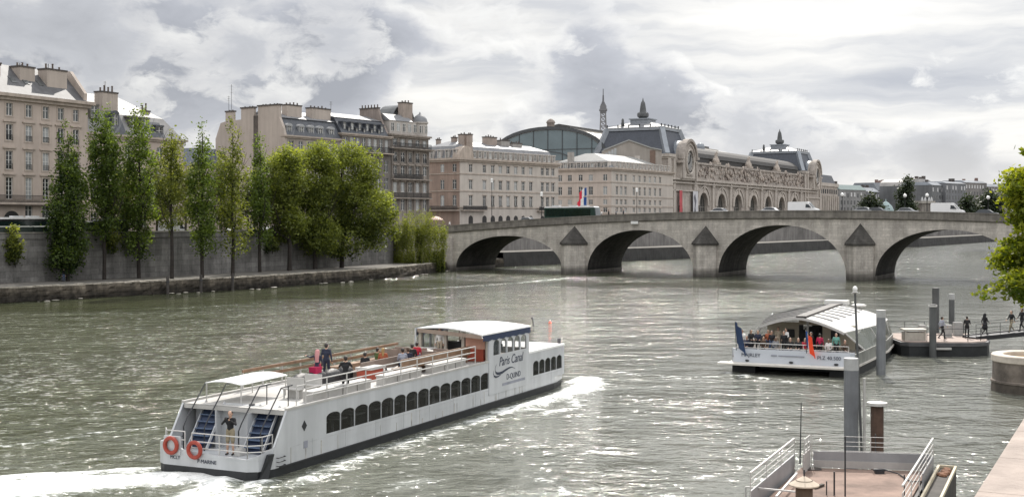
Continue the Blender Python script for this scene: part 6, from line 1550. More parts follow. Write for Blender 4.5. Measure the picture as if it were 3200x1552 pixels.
    mb.box(2,31.5,-B-.005,-B,1.06,1.075); mb.build('plate_seam',mat('seam_grey',(.385,.395,.41),.6,0,.3,2),hull)
    mb=MB(); rs=random.Random(6)
    for i in range(26): x=rs.uniform(1.5,31); w=rs.uniform(.03,.10); z=rs.uniform(.5,1.1); mb.box(x,x+w,-B-.007,-B-.001,.40,z)
    rs_=mb.build('rust_streak',mat('rust_streak',(.375,.36,.34),.8,0,.4,3),hull); rs_['kind']='stuff'
    mb=MB(); mb.box(11.4,16.2,-.35,-.28,2.95,3.45); mb.box(11.4,16.2,-.28,.3,2.95,3.02); mb.box(11.5,11.6,-.2,.2,2.6,2.95); mb.box(16,16.1,-.2,.2,2.6,2.95); mb.box(13.6,13.7,-.2,.2,2.6,2.95); mb.build('long_bench',brownt,r)
    for x,y,L in ((11.2,-.6,1.3),(18.6,.0,1.2),(19.5,1.1,1.6)):
        bx=MB().box(x,x+L,y-.4,y+.4,2.6,3.15).build('orange_locker',orng,r); MB().box(x-.05,x+L+.05,y-.46,y+.46,3.15,3.26).build('lid',railw,bx)
    for i in range(3):
        x=15.0+1.7*i; mb=MB(); mb.box(x,x+1.3,-1.5,-.75,3.2,3.27); mb.box(x+.1,x+.18,-1.4,-.85,2.6,3.2); mb.box(x+1.1,x+1.18,-1.4,-.85,2.6,3.2); mb.build('table',brownt,r)
    mb=MB()
    for (x,y,a,b,c) in ((8.2,1.0,1.2,.45,.55),(9.3,.9,1.1,.45,.6),(10.4,.75,1.1,.42,.55),(11.4,.6,.9,.42,.6)): mb.ball((x,y,2.7),1,12,7,a*.8,b,c)
    tag(mb.build('tarpaulin',mat('black_tarp',(.012,.012,.014),.5,0,.3,3,.6,6),smooth=True),'black tarpaulin heap on the top deck of the white boat behind the standing couple','tarpaulin'); o=bpy.data.objects['tarpaulin']; o.location=BO; o.rotation_euler=(0,0,BTH)
    # raised wheelhouse with the name on its flank
    cx=[21.75+.92*i for i in range(5)]
    for sgn in (-1,1):
        y=sgn*(B+.035); mb=MB(); mb.M=Matrix.Translation((0,y,0)) if sgn<0 else Matrix.Translation((0,y,0))@Matrix.Scale(-1,4,(0,1,0))
        A0=20.8 if sgn<0 else 22.25; cw=cx if sgn<0 else cx[1:]
        mb.quad((A0,0,.8),(26.2,0,.8),(26.2,0,2.95),(A0,0,2.95)); arch_wall(mb,A0,26.2,2.95,4.2,[(x,.40,3.5) for x in cw],0,.1,8,.75)
        mb.quad((A0,0,.8),(A0,.1,.8),(A0,.1,4.2),(A0,0,4.2)); mb.quad((26.2,0,.8),(26.2,.1,.8),(26.2,.1,4.2),(26.2,0,4.2))
        ws=mb.build('wheelhouse_side',wht,r,recalc=False)
        for x in cw:
            n=8; P=[(x-.42,2.94)]+[(x-.41*math.cos(math.pi*k/n),3.5+.31*math.sin(math.pi*k/n)) for k in range(n+1)]+[(x+.42,2.94)]
            yy=(-B+.02,-B+.04) if sgn<0 else (B-.04,B-.02)
            MB().prism(P,'y',*yy).build('window',cgl,ws)
    mb=MB(); mb.box(20.9,26.2,-B+.08,B-.08,2.56,2.62); mb.build('wheelhouse_floor',brownt,r)
    xa0=lambda y:20.85+1.6*max(0,y+1.5)/(B+1.5)
    pc=mat('post_cream',(.46,.42,.36),.6,0,.1,2)
    for y in (-B+.12,-1.0,.4,1.2,B-.26): MB().box(xa0(y),xa0(y)+.16,y-.09,y+.09,2.6,4.2).build('wheelhouse_post',pc,r)
    mb=MB(); mb.box(26.08,26.18,-B+.1,B-.1,2.6,2.95); mb.box(26.08,26.18,-B+.1,B-.1,3.95,4.2)
    for y in (-1.8,-.6,.6,1.8): mb.box(26.09,26.17,y-.06,y+.06,2.94,3.96)
    mb.build('front_frame',pc,r)
    MB().box(22.2,22.9,-.3,.9,2.62,3.5).build('console',blk,r); MB().box(24.6,25.4,-1.2,1.0,2.62,3.4).build('console',blk,r)
    mb=MB(); mb.box(21.0,21.5,-2.3,-1.2,2.62,3.3); mb.build('orange_locker',orng,r)
    mb=MB(); mb.box(21.0,21.04,-2.4,-1.2,3.3,3.9); mb.build('notice_panel',mat('panel_peach',(.55,.30,.22),.7),r)
    mb=MB(); n=8
    P=[(-B-.1+(2*B-.05)*k/n,4.22+.20*math.sin(math.pi*k/n)) for k in range(n+1)]; xa=lambda y:19.8+2.4*(y+B+.1)/(2*B)   # aft edge cut at a slant
    vs=[];fs=[]
    for y,z in P: vs+=[(xa(y),y,z),(26.35,y,z),(26.35,y,z-.07),(xa(y),y,z-.07)]
    for k in range(n): fs+=[(4*k+j,4*k+4+j,4*k+4+(j+1)%4,4*k+(j+1)%4) for j in range(4)]
    fs+=[(0,1,2,3),(4*n,4*n+1,4*n+2,4*n+3)]
    mb.add(vs,fs); rf=mb.build('wheelhouse_roof',mat('canvas_white',(.74,.74,.73),.8),r)
    # navy valance with scalloped lower edge
    for sgn in (-1,1):
        y0=sgn*(B+.06) if sgn<0 else B-.12; X0=20.0 if sgn<0 else 22.2; mb=MB(); n=28
        for k in range(n):
            a=X0+(26.35-X0)*k/n; b=X0+(26.35-X0)*(k+1)/n; f=lambda x:3.86-.07*abs(math.sin((x-20.2)*math.pi/.92))
            mb.quad((a,y0,f(a)),(b,y0,f(b)),(b,y0,4.235),(a,y0,4.235))
        mb.build('valance',navy,rf)
    mb=MB(); mb.beam((xa(-B)+.03,-B-.02,4.09),(xa(B-.2)+.03,B-.2,4.09),.06,.22); mb.build('fascia',mat('fascia_brown',(.30,.235,.19),.7,0,.15,2),rf)
    # low fore roof, bow deck and rails
    mb=MB(); mb.box(26.2,31.75,-B-.03,B+.03,2.56,2.68); mb.box(26.25,31.7,B-.2,B,2.68,3.0); mb.build('fore_roof',mat('canvas_white',(.74,.74,.73)),r)
    mb=MB(); mb.prism([(31.7,-2.55),(32.6,-2.1),(33.4,-1.1),(33.4,1.1),(32.6,2.1),(31.7,2.55)],'z',.8,.95); 
    for a,b in (((31.7,-2.6),(32.6,-2.2)),((32.6,-2.2),(33.45,-1.2)),((33.45,-1.2),(33.45,1.2)),((33.45,1.2),(32.6,2.2)),((32.6,2.2),(31.7,2.6))): mb.beam((a[0],a[1],1.15),(b[0],b[1],1.15),.07,.5)
    mb.build('bow_deck',wht,r)
    mb=MB(); rail(mb,[(31.8,-2.5,1.35),(32.6,-2.15,1.35),(33.4,-1.15,1.35),(33.4,1.15,1.35)],0,[.3,.6,.9],.022,1.0); mb.tube([(32.6,-1.9,1.3),(32.6,-1.9,1.75),(32.9,-1.6,1.9),(33.2,-1.3,1.75),(33.2,-1.3,1.3)],.03,6); mb.build('bow_rail',railw,r)
    MB().box(33.3,33.62,-1.35,-1.0,-.1,1.35).build('bow_fender',blk,r)
    mb=MB(); mb.box(31.5,31.7,1.6,2.3,2.68,2.95); mb.box(31.6,31.72,-2.5,-2.3,2.6,3.0); mb.build('horn',raild,r)
    # lettering and swoosh
    def flank(x,z,ry=0): return Matrix.Translation((x,-B-.045,z))@Matrix.Rotation(math.pi/2,4,'X')
    text_mesh('Paris Canal',.72,'lettering',ink,r,flank(22.05,2.28),.25,label='dark blue script name on the wheelhouse flank')
    text_mesh('D-QUIND',.44,'lettering',ink,r,flank(23.05,1.42),label='small dark blue capitals under the swoosh')
    def swoosh(pts,w):
        mb=MB(); n=len(pts)
        for i in range(n-1):
            (x0,z0),(x1,z1)=pts[i],pts[i+1]; w0=w*math.sin(math.pi*(i+.15)/(n-.7)); w1=w*math.sin(math.pi*(i+1.15)/(n-.7)) if i<n-2 else .01
            mb.hexa([(x0,-B-.046,z0-w0),(x1,-B-.046,z1-w1),(x1,-B-.04,z1-w1),(x0,-B-.04,z0-w0),(x0,-B-.046,z0+w0),(x1,-B-.046,z1+w1),(x1,-B-.04,z1+w1),(x0,-B-.04,z0+w0)])
        return mb
    a=[(21.75,2.42),(21.6,2.28),(21.55,2.12),(21.62,1.98),(21.8,1.90),(22.1,1.87),(22.5,1.89),(22.9,1.97),(23.4,2.05),(23.8,2.05),(24.2,1.93)]
    b=[(21.36,2.1),(21.32,1.95),(21.42,1.80),(21.65,1.72),(21.95,1.72),(22.3,1.78)]
    swoosh(a,.075).build('swoosh',ink,r); swoosh(b,.055).build('swoosh',ink,r)
    MB().box(22.5,25.6,-B-.046,-B-.04,1.12,1.27).build('logo_bar',inkg,r)
    text_mesh('P-MARINE',.22,'lettering',ink,r,Matrix.Translation((-.17,.35,.55))@Matrix.Rotation(-math.pi/2,4,'Z')@Matrix.Rotation(math.pi/2,4,'X'))
    text_mesh('MCLY',.2,'lettering',ink,r,Matrix.Translation((-.17,1.75,.62))@Matrix.Rotation(-math.pi/2,4,'Z')@Matrix.Rotation(math.pi/2,4,'X'))
    mb=MB(); mb.prism([(3.0,2.02),(2.82,1.8),(3.0,1.58),(3.18,1.8)],'y',-B-.02,-B+.02); mb.build('porthole',blk,r)
    MB().box(2.95,3.25,-B-.012,-B+.02,.85,1.15).build('vent_plate',inkg,r)
    mb=MB()
    for z in (.45,.62,.79): mb.tube([(1.0,-B-.02,z),(1.0,-B-.12,z),(1.5,-B-.12,z),(1.5,-B-.02,z)],.018,5)
    mb.build('side_ladder',raild,r)
    for x,y,z,lab in ((-.28,1.62,1.18,'orange red lifebuoy on the white panel at the left corner of the stern'),(-.26,.42,1.08,'orange red lifebuoy on the stern rail nearer the middle')):
        mb=MB(); R_=.31; mb.tube([(0,R_*math.cos(2*math.pi*k/24),R_*math.sin(2*math.pi*k/24)) for k in range(24)],.085,8,closed=True)
        o=mb.build('lifebuoy',mat('buoy_red',(.30,.04,.022),.5,0,.12,5),smooth=True); tag(o,lab,'lifebuoy',group=None); o.matrix_world=BM@Matrix.Translation((x,y,z)); 
    bx=MB().box(-.2,-.12,1.2,2.05,.8,1.55); bx.build('buoy_panel',wht,r)
    mb=MB(); mb.box(-.2,.2,-.14,.14,0,.26); mb.box(-.06,.06,-.15,.15,.26,.32); o=mb.build('tool_box',railw); tag(o,'small white box on the stern deck beside the person with the camera','box'); o.matrix_world=BM@Matrix.Translation((.75,-1.1,.81))
tour_boat()
def bl(x,y,z=2.6): return BM@Vector((x,y,z))
def bw(u,v,z): 
    p=gnd(u,v,z); return p
BACK=BTH+math.pi
person('person in black top and khaki shorts standing on the boat stern holding a camera',bl(.75,-.62,.8),BACK+.2,1.8,'camera','black','khaki',bare_legs=True,skin=0,cam_=True,voxel=.02)
p=bw(1020,1072,4.4); person('tall man in navy jacket standing on the boat deck with his back to us',(p.x,p.y,2.6),BTH+.2,1.8,'stand','navy','navy',voxel=.02)
p=bw(992,1093,4.22); pw=(p.x,p.y,2.6); person('woman in navy coat and pink hood beside the tall navy man, arm stretched out',pw,BTH+.3,1.62,'arm_out','navy','crimson',hood='pink',coat=.25,voxel=.02)
mb=MB(); mb.frus((-.22,.22,-.16,.16,.25),(-.28,.28,-.2,.2,.85)); carried('bag','crimson bag hanging behind the woman with the pink hood','bag',mb,CL['crimson'],(p.x-.05,p.y-.30,2.6),BTH)
p=bw(1080,1112,4.3); person('man in black leaning at the starboard rail of the boat raising a phone',(p.x,p.y,2.6),BTH+.6,1.7,'camera','black','black',voxel=.02)
for u,v,lab,top,hair,kw in [(1141,1097,'dark clothed passenger seated by the timber rail of the boat','black','dark',{}),(1180,1083,'passenger in olive green jacket seated on the boat','green','dark',{}),(1197,1084,'fair haired passenger in white and orange seated next to the green jacket','orange','blonde',{'long_hair':True}),
   (1258,1085,'passenger in pale striped top seated at the long brown bench','stripe','dark',{}),(1275,1083,'passenger in navy seated right of the striped top','navy','brown',{}),(1303,1066,'passenger in bright red seated in front of the wheelhouse','red','dark',{}),(1288,1072,'dark passenger seated beside the one in red','black','dark',{})]:
    z=3.92; p=bw(u,v,z); f=BTH+RND.uniform(-.6,.6)
    person(lab,(p.x,p.y,2.62),f,1.7,'sit',top,'jeans',hair=hair,voxel=.026,**kw)
p=bl(21.6,.75,2.62); person('person in white shirt standing at the back of the wheelhouse',p,BACK,1.68,'stand','white','beige',skin=1)
for i,(x,y,t) in enumerate([(22.2,-1.75,'grey'),(23.1,-1.8,'navy'),(24.0,-1.7,'black')]):
    person(['passenger in grey seated behind the first wheelhouse window','passenger in navy seated behind the second wheelhouse window','passenger in black seated behind the third wheelhouse window'][i],bl(x,y,2.75),BTH,1.7,'sit',t,'black')
# ------------------------------------------------------------ glazed river shuttle
SO=Vector((18.9,84.5,0)); STH=math.atan2(.912,.41); SM=Matrix.Translation(SO)@Matrix.Rotation(STH,4,'Z')
def shuttle():
    r=thing('river_shuttle','glazed passenger shuttle boat with curved white roof panels moored at the right','boat',SO,STH)
    B=4.15
    HB=lambda x: np.interp(x,[0,6,12,17,21,25,28],[4.15,4.5,4.75,4.5,3.6,2.0,.5])
    hx=[0,3,6,9,12,14.5,17,19,21,23,25,27,28]
    mb=MB()
    for sg in (-1,1): mb.prism([(x+.2*(x<1),sg*(HB(x)-.05)) for x in hx]+[(27,0.02*sg),(.2,sg*2.5)],'z',-.6,.58)
    mb.box(1.2,18,-2.49,2.49,.15,.575); mb.build('hull',blk,r)
    mb=MB(); mb.prism([(-1.0,B+.7),(-1.0,-B-.1)]+[(x,-HB(x)-.1) for x in hx]+[(x,HB(x)+.1) for x in hx[::-1]]+[(0,B+.7)],'z',.58,.70); mb.build('rubbing_deck',mat('shuttle_trim',(.60,.57,.52),.5,0,.12,2),r)
    white=mat('shuttle_white',(.52,.55,.60),.35,0,.04,.6,coat=.2)
    mb=MB()
    def wall(a,b,h,h1=None): mb.hexa([(a[0],a[1],.7),(b[0],b[1],.7),(b[0]+.05,b[1]*.985,.7),(a[0]+.05,a[1]*.985,.7),(a[0],a[1],h),(b[0],b[1],h1 or h),(b[0]+.05,b[1]*.985,h1 or h),(a[0]+.05,a[1]*.985,h)])
    wall((0,-B+.25),(-.05,B-.25),1.62); wall((-.05,B-.25),(.4,B),1.62); wall((.4,-B),(0,-B+.25),1.62)
    mb.build('stern_panel',white,r)
    for sg in (-1,1):
        mb=MB()
        for x0,x1 in zip(hx[:-1],hx[1:]): wall((max(x0,.4),sg*HB(max(x0,.4))),(x1,sg*HB(x1)),1.5)
        mb.build('side_panel',mat('shuttle_side',(.27,.275,.255),.4,0,.3,1.2,streak=.2),r)
    mb=MB(); mb.prism([(x+.1*(x<1),-HB(x)+.1) for x in hx[:-1]]+[(x+.1*(x<1),HB(x)-.1) for x in hx[:-1][::-1]],'z',1.02,1.12); mb.build('deck',mat('shuttle_deck',(.24,.22,.20),.8,0,.15,1),r)
    for y in (3.0,0,-3.0): MB().ball((-.03,y,.82),.1,8,5,1,1.6,.8).build('bollard',blk,r)
    # curved roof: dark glass to port, white panels to starboard
    RW=lambda x: float(np.interp(x,[3.6,8,13,17,20.5,23],[2.95,3.7,4.35,4.1,3.1,2.0]))
    def rz(x,y):
        ridge=3.62 if x<17 else 3.62-.018*(x-17)**2
        if y<.2: t=(.2-y)/(RW(x)+.2); return ridge-(ridge-2.66)*min(1.2,t)**1.55
        t=(y-.2)/(RW(x)-.2); return ridge-(ridge-2.95)*min(1.2,t)**1.7
    def band(x0,x1,y0,y1,n=6,th=.07,lift=0):
        mb=MB()
        for i in range(n):
            a=y0+(y1-y0)*i/n; b=y0+(y1-y0)*(i+1)/n
            mb.hexa([(x0,a,rz(x0,a)-th+lift),(x1,a,rz(x1,a)-th+lift),(x1,b,rz(x1,b)-th+lift),(x0,b,rz(x0,b)-th+lift),(x0,a,rz(x0,a)+lift),(x1,a,rz(x1,a)+lift),(x1,b,rz(x1,b)+lift),(x0,b,rz(x0,b)+lift)])
        return mb
    rw=mat('shuttle_roof',(.64,.63,.60),.4,0,.06,.6,coat=.2); rgl=mat('roof_glass',(.13,.125,.115),.18,0,.25,.8)
    xs=[3.6+1.9*i for i in range(11)]
    def band(x0,x1,f0,f1,n=6,th=.07,lift=0):
        mb=MB(); Y=lambda x,f: f*RW(x)
        for i in range(n):
            a=f0+(f1-f0)*i/n; b=f0+(f1-f0)*(i+1)/n
            P=[(x0,Y(x0,a)),(x1,Y(x1,a)),(x1,Y(x1,b)),(x0,Y(x0,b))]
            mb.hexa([(x,y,rz(x,y)-th+lift) for x,y in P]+[(x,y,rz(x,y)+lift) for x,y in P])
        return mb
    for i,(a,b) in enumerate(zip(xs[:-1],xs[1:])):
        p=band(a+.02,b-.02,-.08,-1.0,8).build('roof_panel',rw,r,smooth=True)
        if 1<=i<=8: band(a+.12,a+.62,-.1,-.52,5,.05,.03).build('roof_window',blk,p)
        band(a+.01,b-.01,.1,1.0,7,.05).build('roof_glass',rgl,r,smooth=True)
        if i<10: band(b-.05,b+.05,.1,1.0,7,.1,.03).build('roof_rib',raild,r)
    mb=MB()
    for a,b in zip(xs[:-1],xs[1:]): mb.hexa([(a,-.3,rz(a,0)-.12),(b,-.3,rz(b,0)-.12),(b,.4,rz(b,0)-.12),(a,.4,rz(a,0)-.12),(a,-.3,rz(a,0)+.1),(b,-.3,rz(b,0)+.1),(b,.4,rz(b,0)+.1),(a,.4,rz(a,0)+.1)])
    mb.build('ridge_beam',mat('ridge_dark',(.045,.04,.036),.6,0,.3,3),r)
    mb=MB()
    for i in range(10): y0=2.95-5.9*i/10; y1=2.95-5.9*(i+1)/10; mb.beam((3.55,y0,rz(3.6,y0)-.1),(3.55,y1,rz(3.6,y1)-.1),.10,.16)
    mb.build('roof_edge',railw,r)
    for sy in (-1,1):
        for x in (3.7,9.2,14.6): MB().beam((x,sy*(HB(x)-.08),1.5),(x,sy*RW(x),rz(x,sy*RW(x))-.05),.09).build('roof_post',railw,r)
        mb=MB(); gx=[3.75,6.5,9.2,12,14.6,17,19,21,22.6]
        for x0,x1 in zip(gx[:-1],gx[1:]): mb.quad((x0,sy*(HB(x0)-.05),1.5),(x1,sy*(HB(x1)-.05),1.5),(x1,sy*RW(x1),rz(x1,sy*RW(x1))-.04),(x0,sy*RW(x0),rz(x0,sy*RW(x0))-.04))
        mb.build('side_glass',ggl,r,recalc=False)
    MB().beam((5.8,0,1.1),(5.8,.0,3.4),.14).build('roof_post',railw,r)
    mb=MB()
    for sy in (-1,1): mb.quad((22.6,sy*RW(22.6),rz(22.6,sy*RW(22.6))-.04),(22.6,sy*(HB(22.6)-.05),1.5),(26.5,sy*.6,1.5),(23.6,0,rz(22.6,0)-.3))
    mb.build('bow_glass',ggl,r,recalc=False)
    # cabin bulkhead, doors, interior seats
    mb=MB(); mb.box(6.6,6.7,-3.2,-.9,1.1,2.9); mb.box(6.6,6.7,.8,3.1,1.1,3.0); mb.box(6.6,6.7,-.9,.8,2.85,3.4); bk=mb.build('cabin_bulkhead',mat('cabin_cream',(.46,.42,.33),.7,0,.12,1.2),r)
    for y in (1.4,-1.8): MB().box(6.55,6.6,y-.3,y+.3,1.9,2.5).build('notice',blk,bk)
    for i in range(6):
        for y in (-3.3,-1.5,1.0,2.7):
            x=8+1.4*i; mb=MB(); mb.box(x,x+.45,y-.5,y+.5,1.12,1.55); mb.box(x+.4,x+.48,y-.5,y+.5,1.55,2.1); mb.build('seat',mat('seat_grey',(.12,.12,.125),.7,0,.2,2),r)
    mb=MB(); rail(mb,[(.35,-B+.4,1.12),(.3,B-.4,1.12)],0,[.55,.88],.03,1.6); mb.build('stern_rail',railw,r)
    for y0,y1 in ((2.6,3.4),(1.0,1.9),(-1.0,.6),(-2.2,-1.2),(-3.8,-2.6)): MB().box(.55,.95,y0,y1,1.12,1.6).build('stern_bench',mat('bench_slate',(.10,.105,.12),.7,0,.2,2),r)
    MB().box(19.0,20.4,-.6,1.2,3.5,3.86).build('wheelhouse_top',rw,r); MB().lathe([(.55,0),(.62,.1),(.45,.2),(.05,.24)],14,(19.4,-1.5,3.42)).build('radar_dome',railw,r)
    stern=lambda y,z: Matrix.Translation((-.075,y,z))@Matrix.Rotation(-math.pi/2,4,'Z')@Matrix.Rotation(math.pi/2,4,'X')
    text_mesh('MAJRLEY',.34,'lettering',ink,r,stern(3.4,1.1)); text_mesh('PI.Z 40.500',.34,'lettering',ink,r,stern(-1.75,1.12))
    mb=MB(); mb.box(-.085,-.03,.95,1.35,1.2,1.28); mb.box(-.08,-.03,-.9,.85,1.21,1.27); mb.build('stern_stripe',inkg,r)
shuttle()
def sl_(x,y,z=1.12): return SM@Vector((x,y,z))
def spp(u,v,h=1.68):
    p=gnd(u,v,1.12+h); k=(u-U0)/F; q=SM.inverted()@Vector((p.x,p.y,0)); n=0
    while q.x<1.15 and n<40: p=Vector((k*(p.y+.25),p.y+.25,0)); q=SM.inverted()@p; n+=1
    return (p.x,p.y,1.12)
for u,v,lab,top,bot,pose,kw in [(2320,1029,'person in grey and white standing by the blue flag on the shuttle','white','grey','stand',{}),(2347,1030,'person in black coat on the shuttle, second from the left','black','black','lean',{'coat':.3,'long_hair':True}),
  (2369,1038,'person in dark jacket bending over the shuttle rail, third from the left','navy','black','lean',{}),(2401,1030,'person in rust orange top on the shuttle','orange','jeans','stand',{'hair':'brown'}),(2412,1033,'man in black shirt right of the rust orange top','black','jeans','stand',{}),
  (2432,1021,'tall person in beige jacket on the shuttle','beige','beige','stand',{'hair':'dark','long_hair':True}),(2457,1025,'person in pale top at the cabin door of the shuttle','white','black','carry',{}),(2450,1040,'person in black near the cabin door of the shuttle','black','black','stand',{}),
  (2535,1052,'woman in black left of the red flag on the shuttle','black','black','lean',{'long_hair':True}),(2613,1048,'person in teal at the right end of the shuttle stern','teal','black','stand',{})]:
    person(lab,spp(u,v),STH+math.pi+RND.uniform(-1,1),1.68,pose,top,bot,skin=RND.choice((0,1,1)),voxel=.03,**kw)
for i,(u,v,t) in enumerate([(2334,1062,'navy'),(2385,1060,'brown'),(2424,1062,'grey'),(2470,1058,'black'),(2516,1066,'red'),(2590,1066,'white'),(2640,1066,'brown')]):
    person('passenger in '+t+' seated '+['between the blue flag and the black coat','left of the rust orange top','under the tall person in beige','right of the cabin door group','left of the woman in black','right of the red flag','at the far right corner'][i]+' on the shuttle stern',spp(u,v,1.3),STH+math.pi+RND.uniform(-.8,.8),1.7,'sit',t,'black',skin=i%3,voxel=.03)
p=spp(2495,1060,1.3); person('person in black seated at the shuttle stern',p,STH+math.pi,1.7,'sit','black','black',voxel=.03)
p=spp(2562,1050,1.6); person('person in crimson standing behind the red flag on the shuttle',p,STH,1.6,'stand','crimson','black',voxel=.03)
for i,(x,y,t) in enumerate([(9.2,-3.3,'white'),(10.6,-3.3,'brown'),(12,-3.3,'black')]): person(['passenger in white seated inside the shuttle side window nearest the stern','passenger in brown seated inside the shuttle side window','passenger in black seated inside the shuttle side window furthest forward'][i],sl_(x,y,1.2),STH,1.7,'sit',t,'black',voxel=.03)
# flags at the shuttle stern
def hang_flag(label,x,y,base,cols,lean,L=2.1,W=.95):
    q=sl_(x,y,1.5); r=thing('flag',label,'flag',q,STH+math.pi)
    MB().tube([(0,0,0),(lean,0,L)],.025,6).build('staff',raild,r)
    mb=MB(); n=10
    for i in range(n):
        mb.mi=min(len(cols)-1,i*len(cols)//n)
        for j in range(6):
            P=[]
            for a,b in ((i,j),(i+1,j),(i+1,j+1),(i,j+1)):
                f=a/n; g=b/6; zt=L*(1-g*.75)-f*W*.72; P.append((lean*(1-g*.75)+.22*f*W+.06*math.sin(f*9+g*3),.62*f*W*(1+.4*g)+.08*math.sin(f*11+g),max(-.3,zt-.3*g*f)))
            mb.quad(*P)
    mb.build('cloth',cols,r,recalc=False)
hang_flag('dark blue flag drooping from a staff at the left corner of the shuttle stern',-.05,3.75,0,[mat('flag_navy',(.02,.045,.11),.8)],.35,2.0)
hang_flag('blue white and orange red flag drooping over the shuttle stern',-.1,-1.05,0,[mat('flag_blue',(.02,.07,.25)),mat('flag_white',(.75,.75,.73)),mat('flag_orange',(.80,.07,.02),.8)]+[mat('flag_orange',(.80,.07,.02))]*3,.3,1.55,.85)
# ------------------------------------------------------------ landing stage behind the shuttle, gangway, piles
steel=mat('pile_grey',(.21,.22,.235),.5,.1,.2,.8,.08,4,streak=.3); steel_d=mat('pile_dark',(.11,.115,.115),.6,.1,.25,.8,.1,4,streak=.3); rust=mat('pile_rust',(.085,.05,.035),.85,0,.4,1.5,.3,6,streak=.4)
pinkd=mat('stage_deck',(.33,.265,.23),.85,0,.18,1.0,.3,14)
grav=mat('dock_gravel',(.22,.155,.125),.9,0,.45,.7,.5,30,streak=0)
def pile(name,label,u,Y,vtop,r,m,cap='flat',zb=-3,group=None,capm=None,collar=None):
    p=at(u,vtop,Y); root=thing(name,label,'pile',(p.x,p.y,0),0,group)
    MB().lathe([(r,zb),(r,p.z-.12)],18).build('shaft',m,root,smooth=True)
    if cap=='flat': MB().lathe([(r*1.02,p.z-.5),(r*1.02,p.z),(.01,p.z+.01)],18).build('cap',capm or m,root,smooth=True)
    elif cap=='plate': MB().lathe([(r*1.6,p.z-.12),(r*1.6,p.z),(.02,p.z+.02)],18).build('cap',capm or railw,root); 
    elif cap=='cone':
        MB().lathe([(r*1.75,p.z-.3),(r*1.75,p.z-.26),(.05,p.z)],18).build('cap',capm,root); MB().tube([(0,0,p.z-.02),(0,0,p.z+.22)],.025,6).build('spike',raild,root)
    if collar: MB().lathe([(r*1.25,collar),(r*1.25,collar+.14)],18).build('collar',railw,root)
    return root
pile('steel_pile','grey steel pile rising in front of the shuttle starboard side',2753,84.5,968,.31,steel,capm=mat('pile_cap',(.38,.385,.38),.5),zb=-3)
pile('steel_pile','dark steel pile with white collar in front of the landing stage',2915,95.0,950,.26,steel_d,collar=zrow(958,95))
pile('steel_pile','tallest dark pile behind the landing stage',2924,104.5,899,.28,steel_d)
pile('steel_pile','separate dark pile with pale cap right of the landing stage pair',2974,105.5,917,.23,steel_d,capm=MATS['pile_cap'])
pile('steel_pile','thick grey foreground pile in front of the shuttle stern',2660,52.5,1118,.30,steel,capm=mat('pile_cap',(.38,.385,.38)))
pile('steel_pile','rusty brown foreground pile with a white plate on top',2741,51.5,1256,.26,rust,'plate')
pile('steel_pile','brown pile with a pale conical cap at the bottom edge',2513,41.0,1487,.28,mat('pile_brown',(.14,.10,.07),.8,0,.35,2,.2,6,streak=.5),'cone',capm=mat('cone_pale',(.50,.42,.33),.7,0,.12,3))
def stage():
    o=gnd(2822,1113)  # front left waterline corner
    c=gnd(3050,1100); ang=math.atan2(c.y-o.y,c.x-o.x)
    ang=-.05; W=7.2; D=7.5
    r=thing('landing_stage','dark floating landing stage with pinkish deck behind the shuttle bow','pontoon',(o.x,o.y,0),ang)
    pl=[(0,.6),(.5,.1),(1.2,0),(5.2,0),(6.6,.8),(7.2,2.2),(7.2,D),(0,D)]
    MB().prism(pl,'z',-.5,.78).build('hull',blk,r)
    MB().prism([(3.6+(x-3.6)*1.015,y*1.01-.06) for x,y in pl],'z',.78,1.05).build('rim',mat('stage_rim',(.085,.085,.09),.5,0,.2,2),r)
    MB().prism([(3.6+(x-3.6)*.97,y*.985+.1) for x,y in pl],'z',1.05,1.12).build('deck',pinkd,r)
    mb=MB(); rail(mb,[(1.9,.35,1.12),(3.2,.35,1.12)],0,[.5,.98],.025,1.3); rail(mb,[(3.2,.35,1.12),(5.0,.35,1.12),(6.2,1.1,1.12),(6.7,2.4,1.12)],0,[.5,.98],.022,1.7); mb.build('railing',raild,r); mb=MB(); rail(mb,[(.4,D-.3,1.12),(6.8,D-.3,1.12)],0,[.5,.98],.022,1.6); mb.build('railing',raild,r)
    mb=MB(); mb.box(.4,2.0,1.0,2.0,1.12,1.75); mb.box(.3,2.1,.9,2.1,1.9,2.0); mb.box(1.9,2.0,.95,1.05,1.12,1.9); mb.box(.4,.5,.95,1.05,1.12,1.9); mb.build('kiosk_counter',mat('counter_cream',(.45,.42,.37),.7,0,.2,2),r)
    bg_=mat('barrier_grey',(.33,.33,.32),.5,0,.2,3)
    for q in ((4.3,4.9,4.0,4.4,1.12,2.1),(5.4,6.1,5.2,5.6,1.12,2.2),(2.6,3.1,5.0,5.4,1.12,2.0)): MB().box(*q).build('barrier_box',bg_,r)
    mb=MB(); mb.box(2.3,3.6,-.22,.0,.55,.7); mb.build('pile_guide',railw,r)
stage()
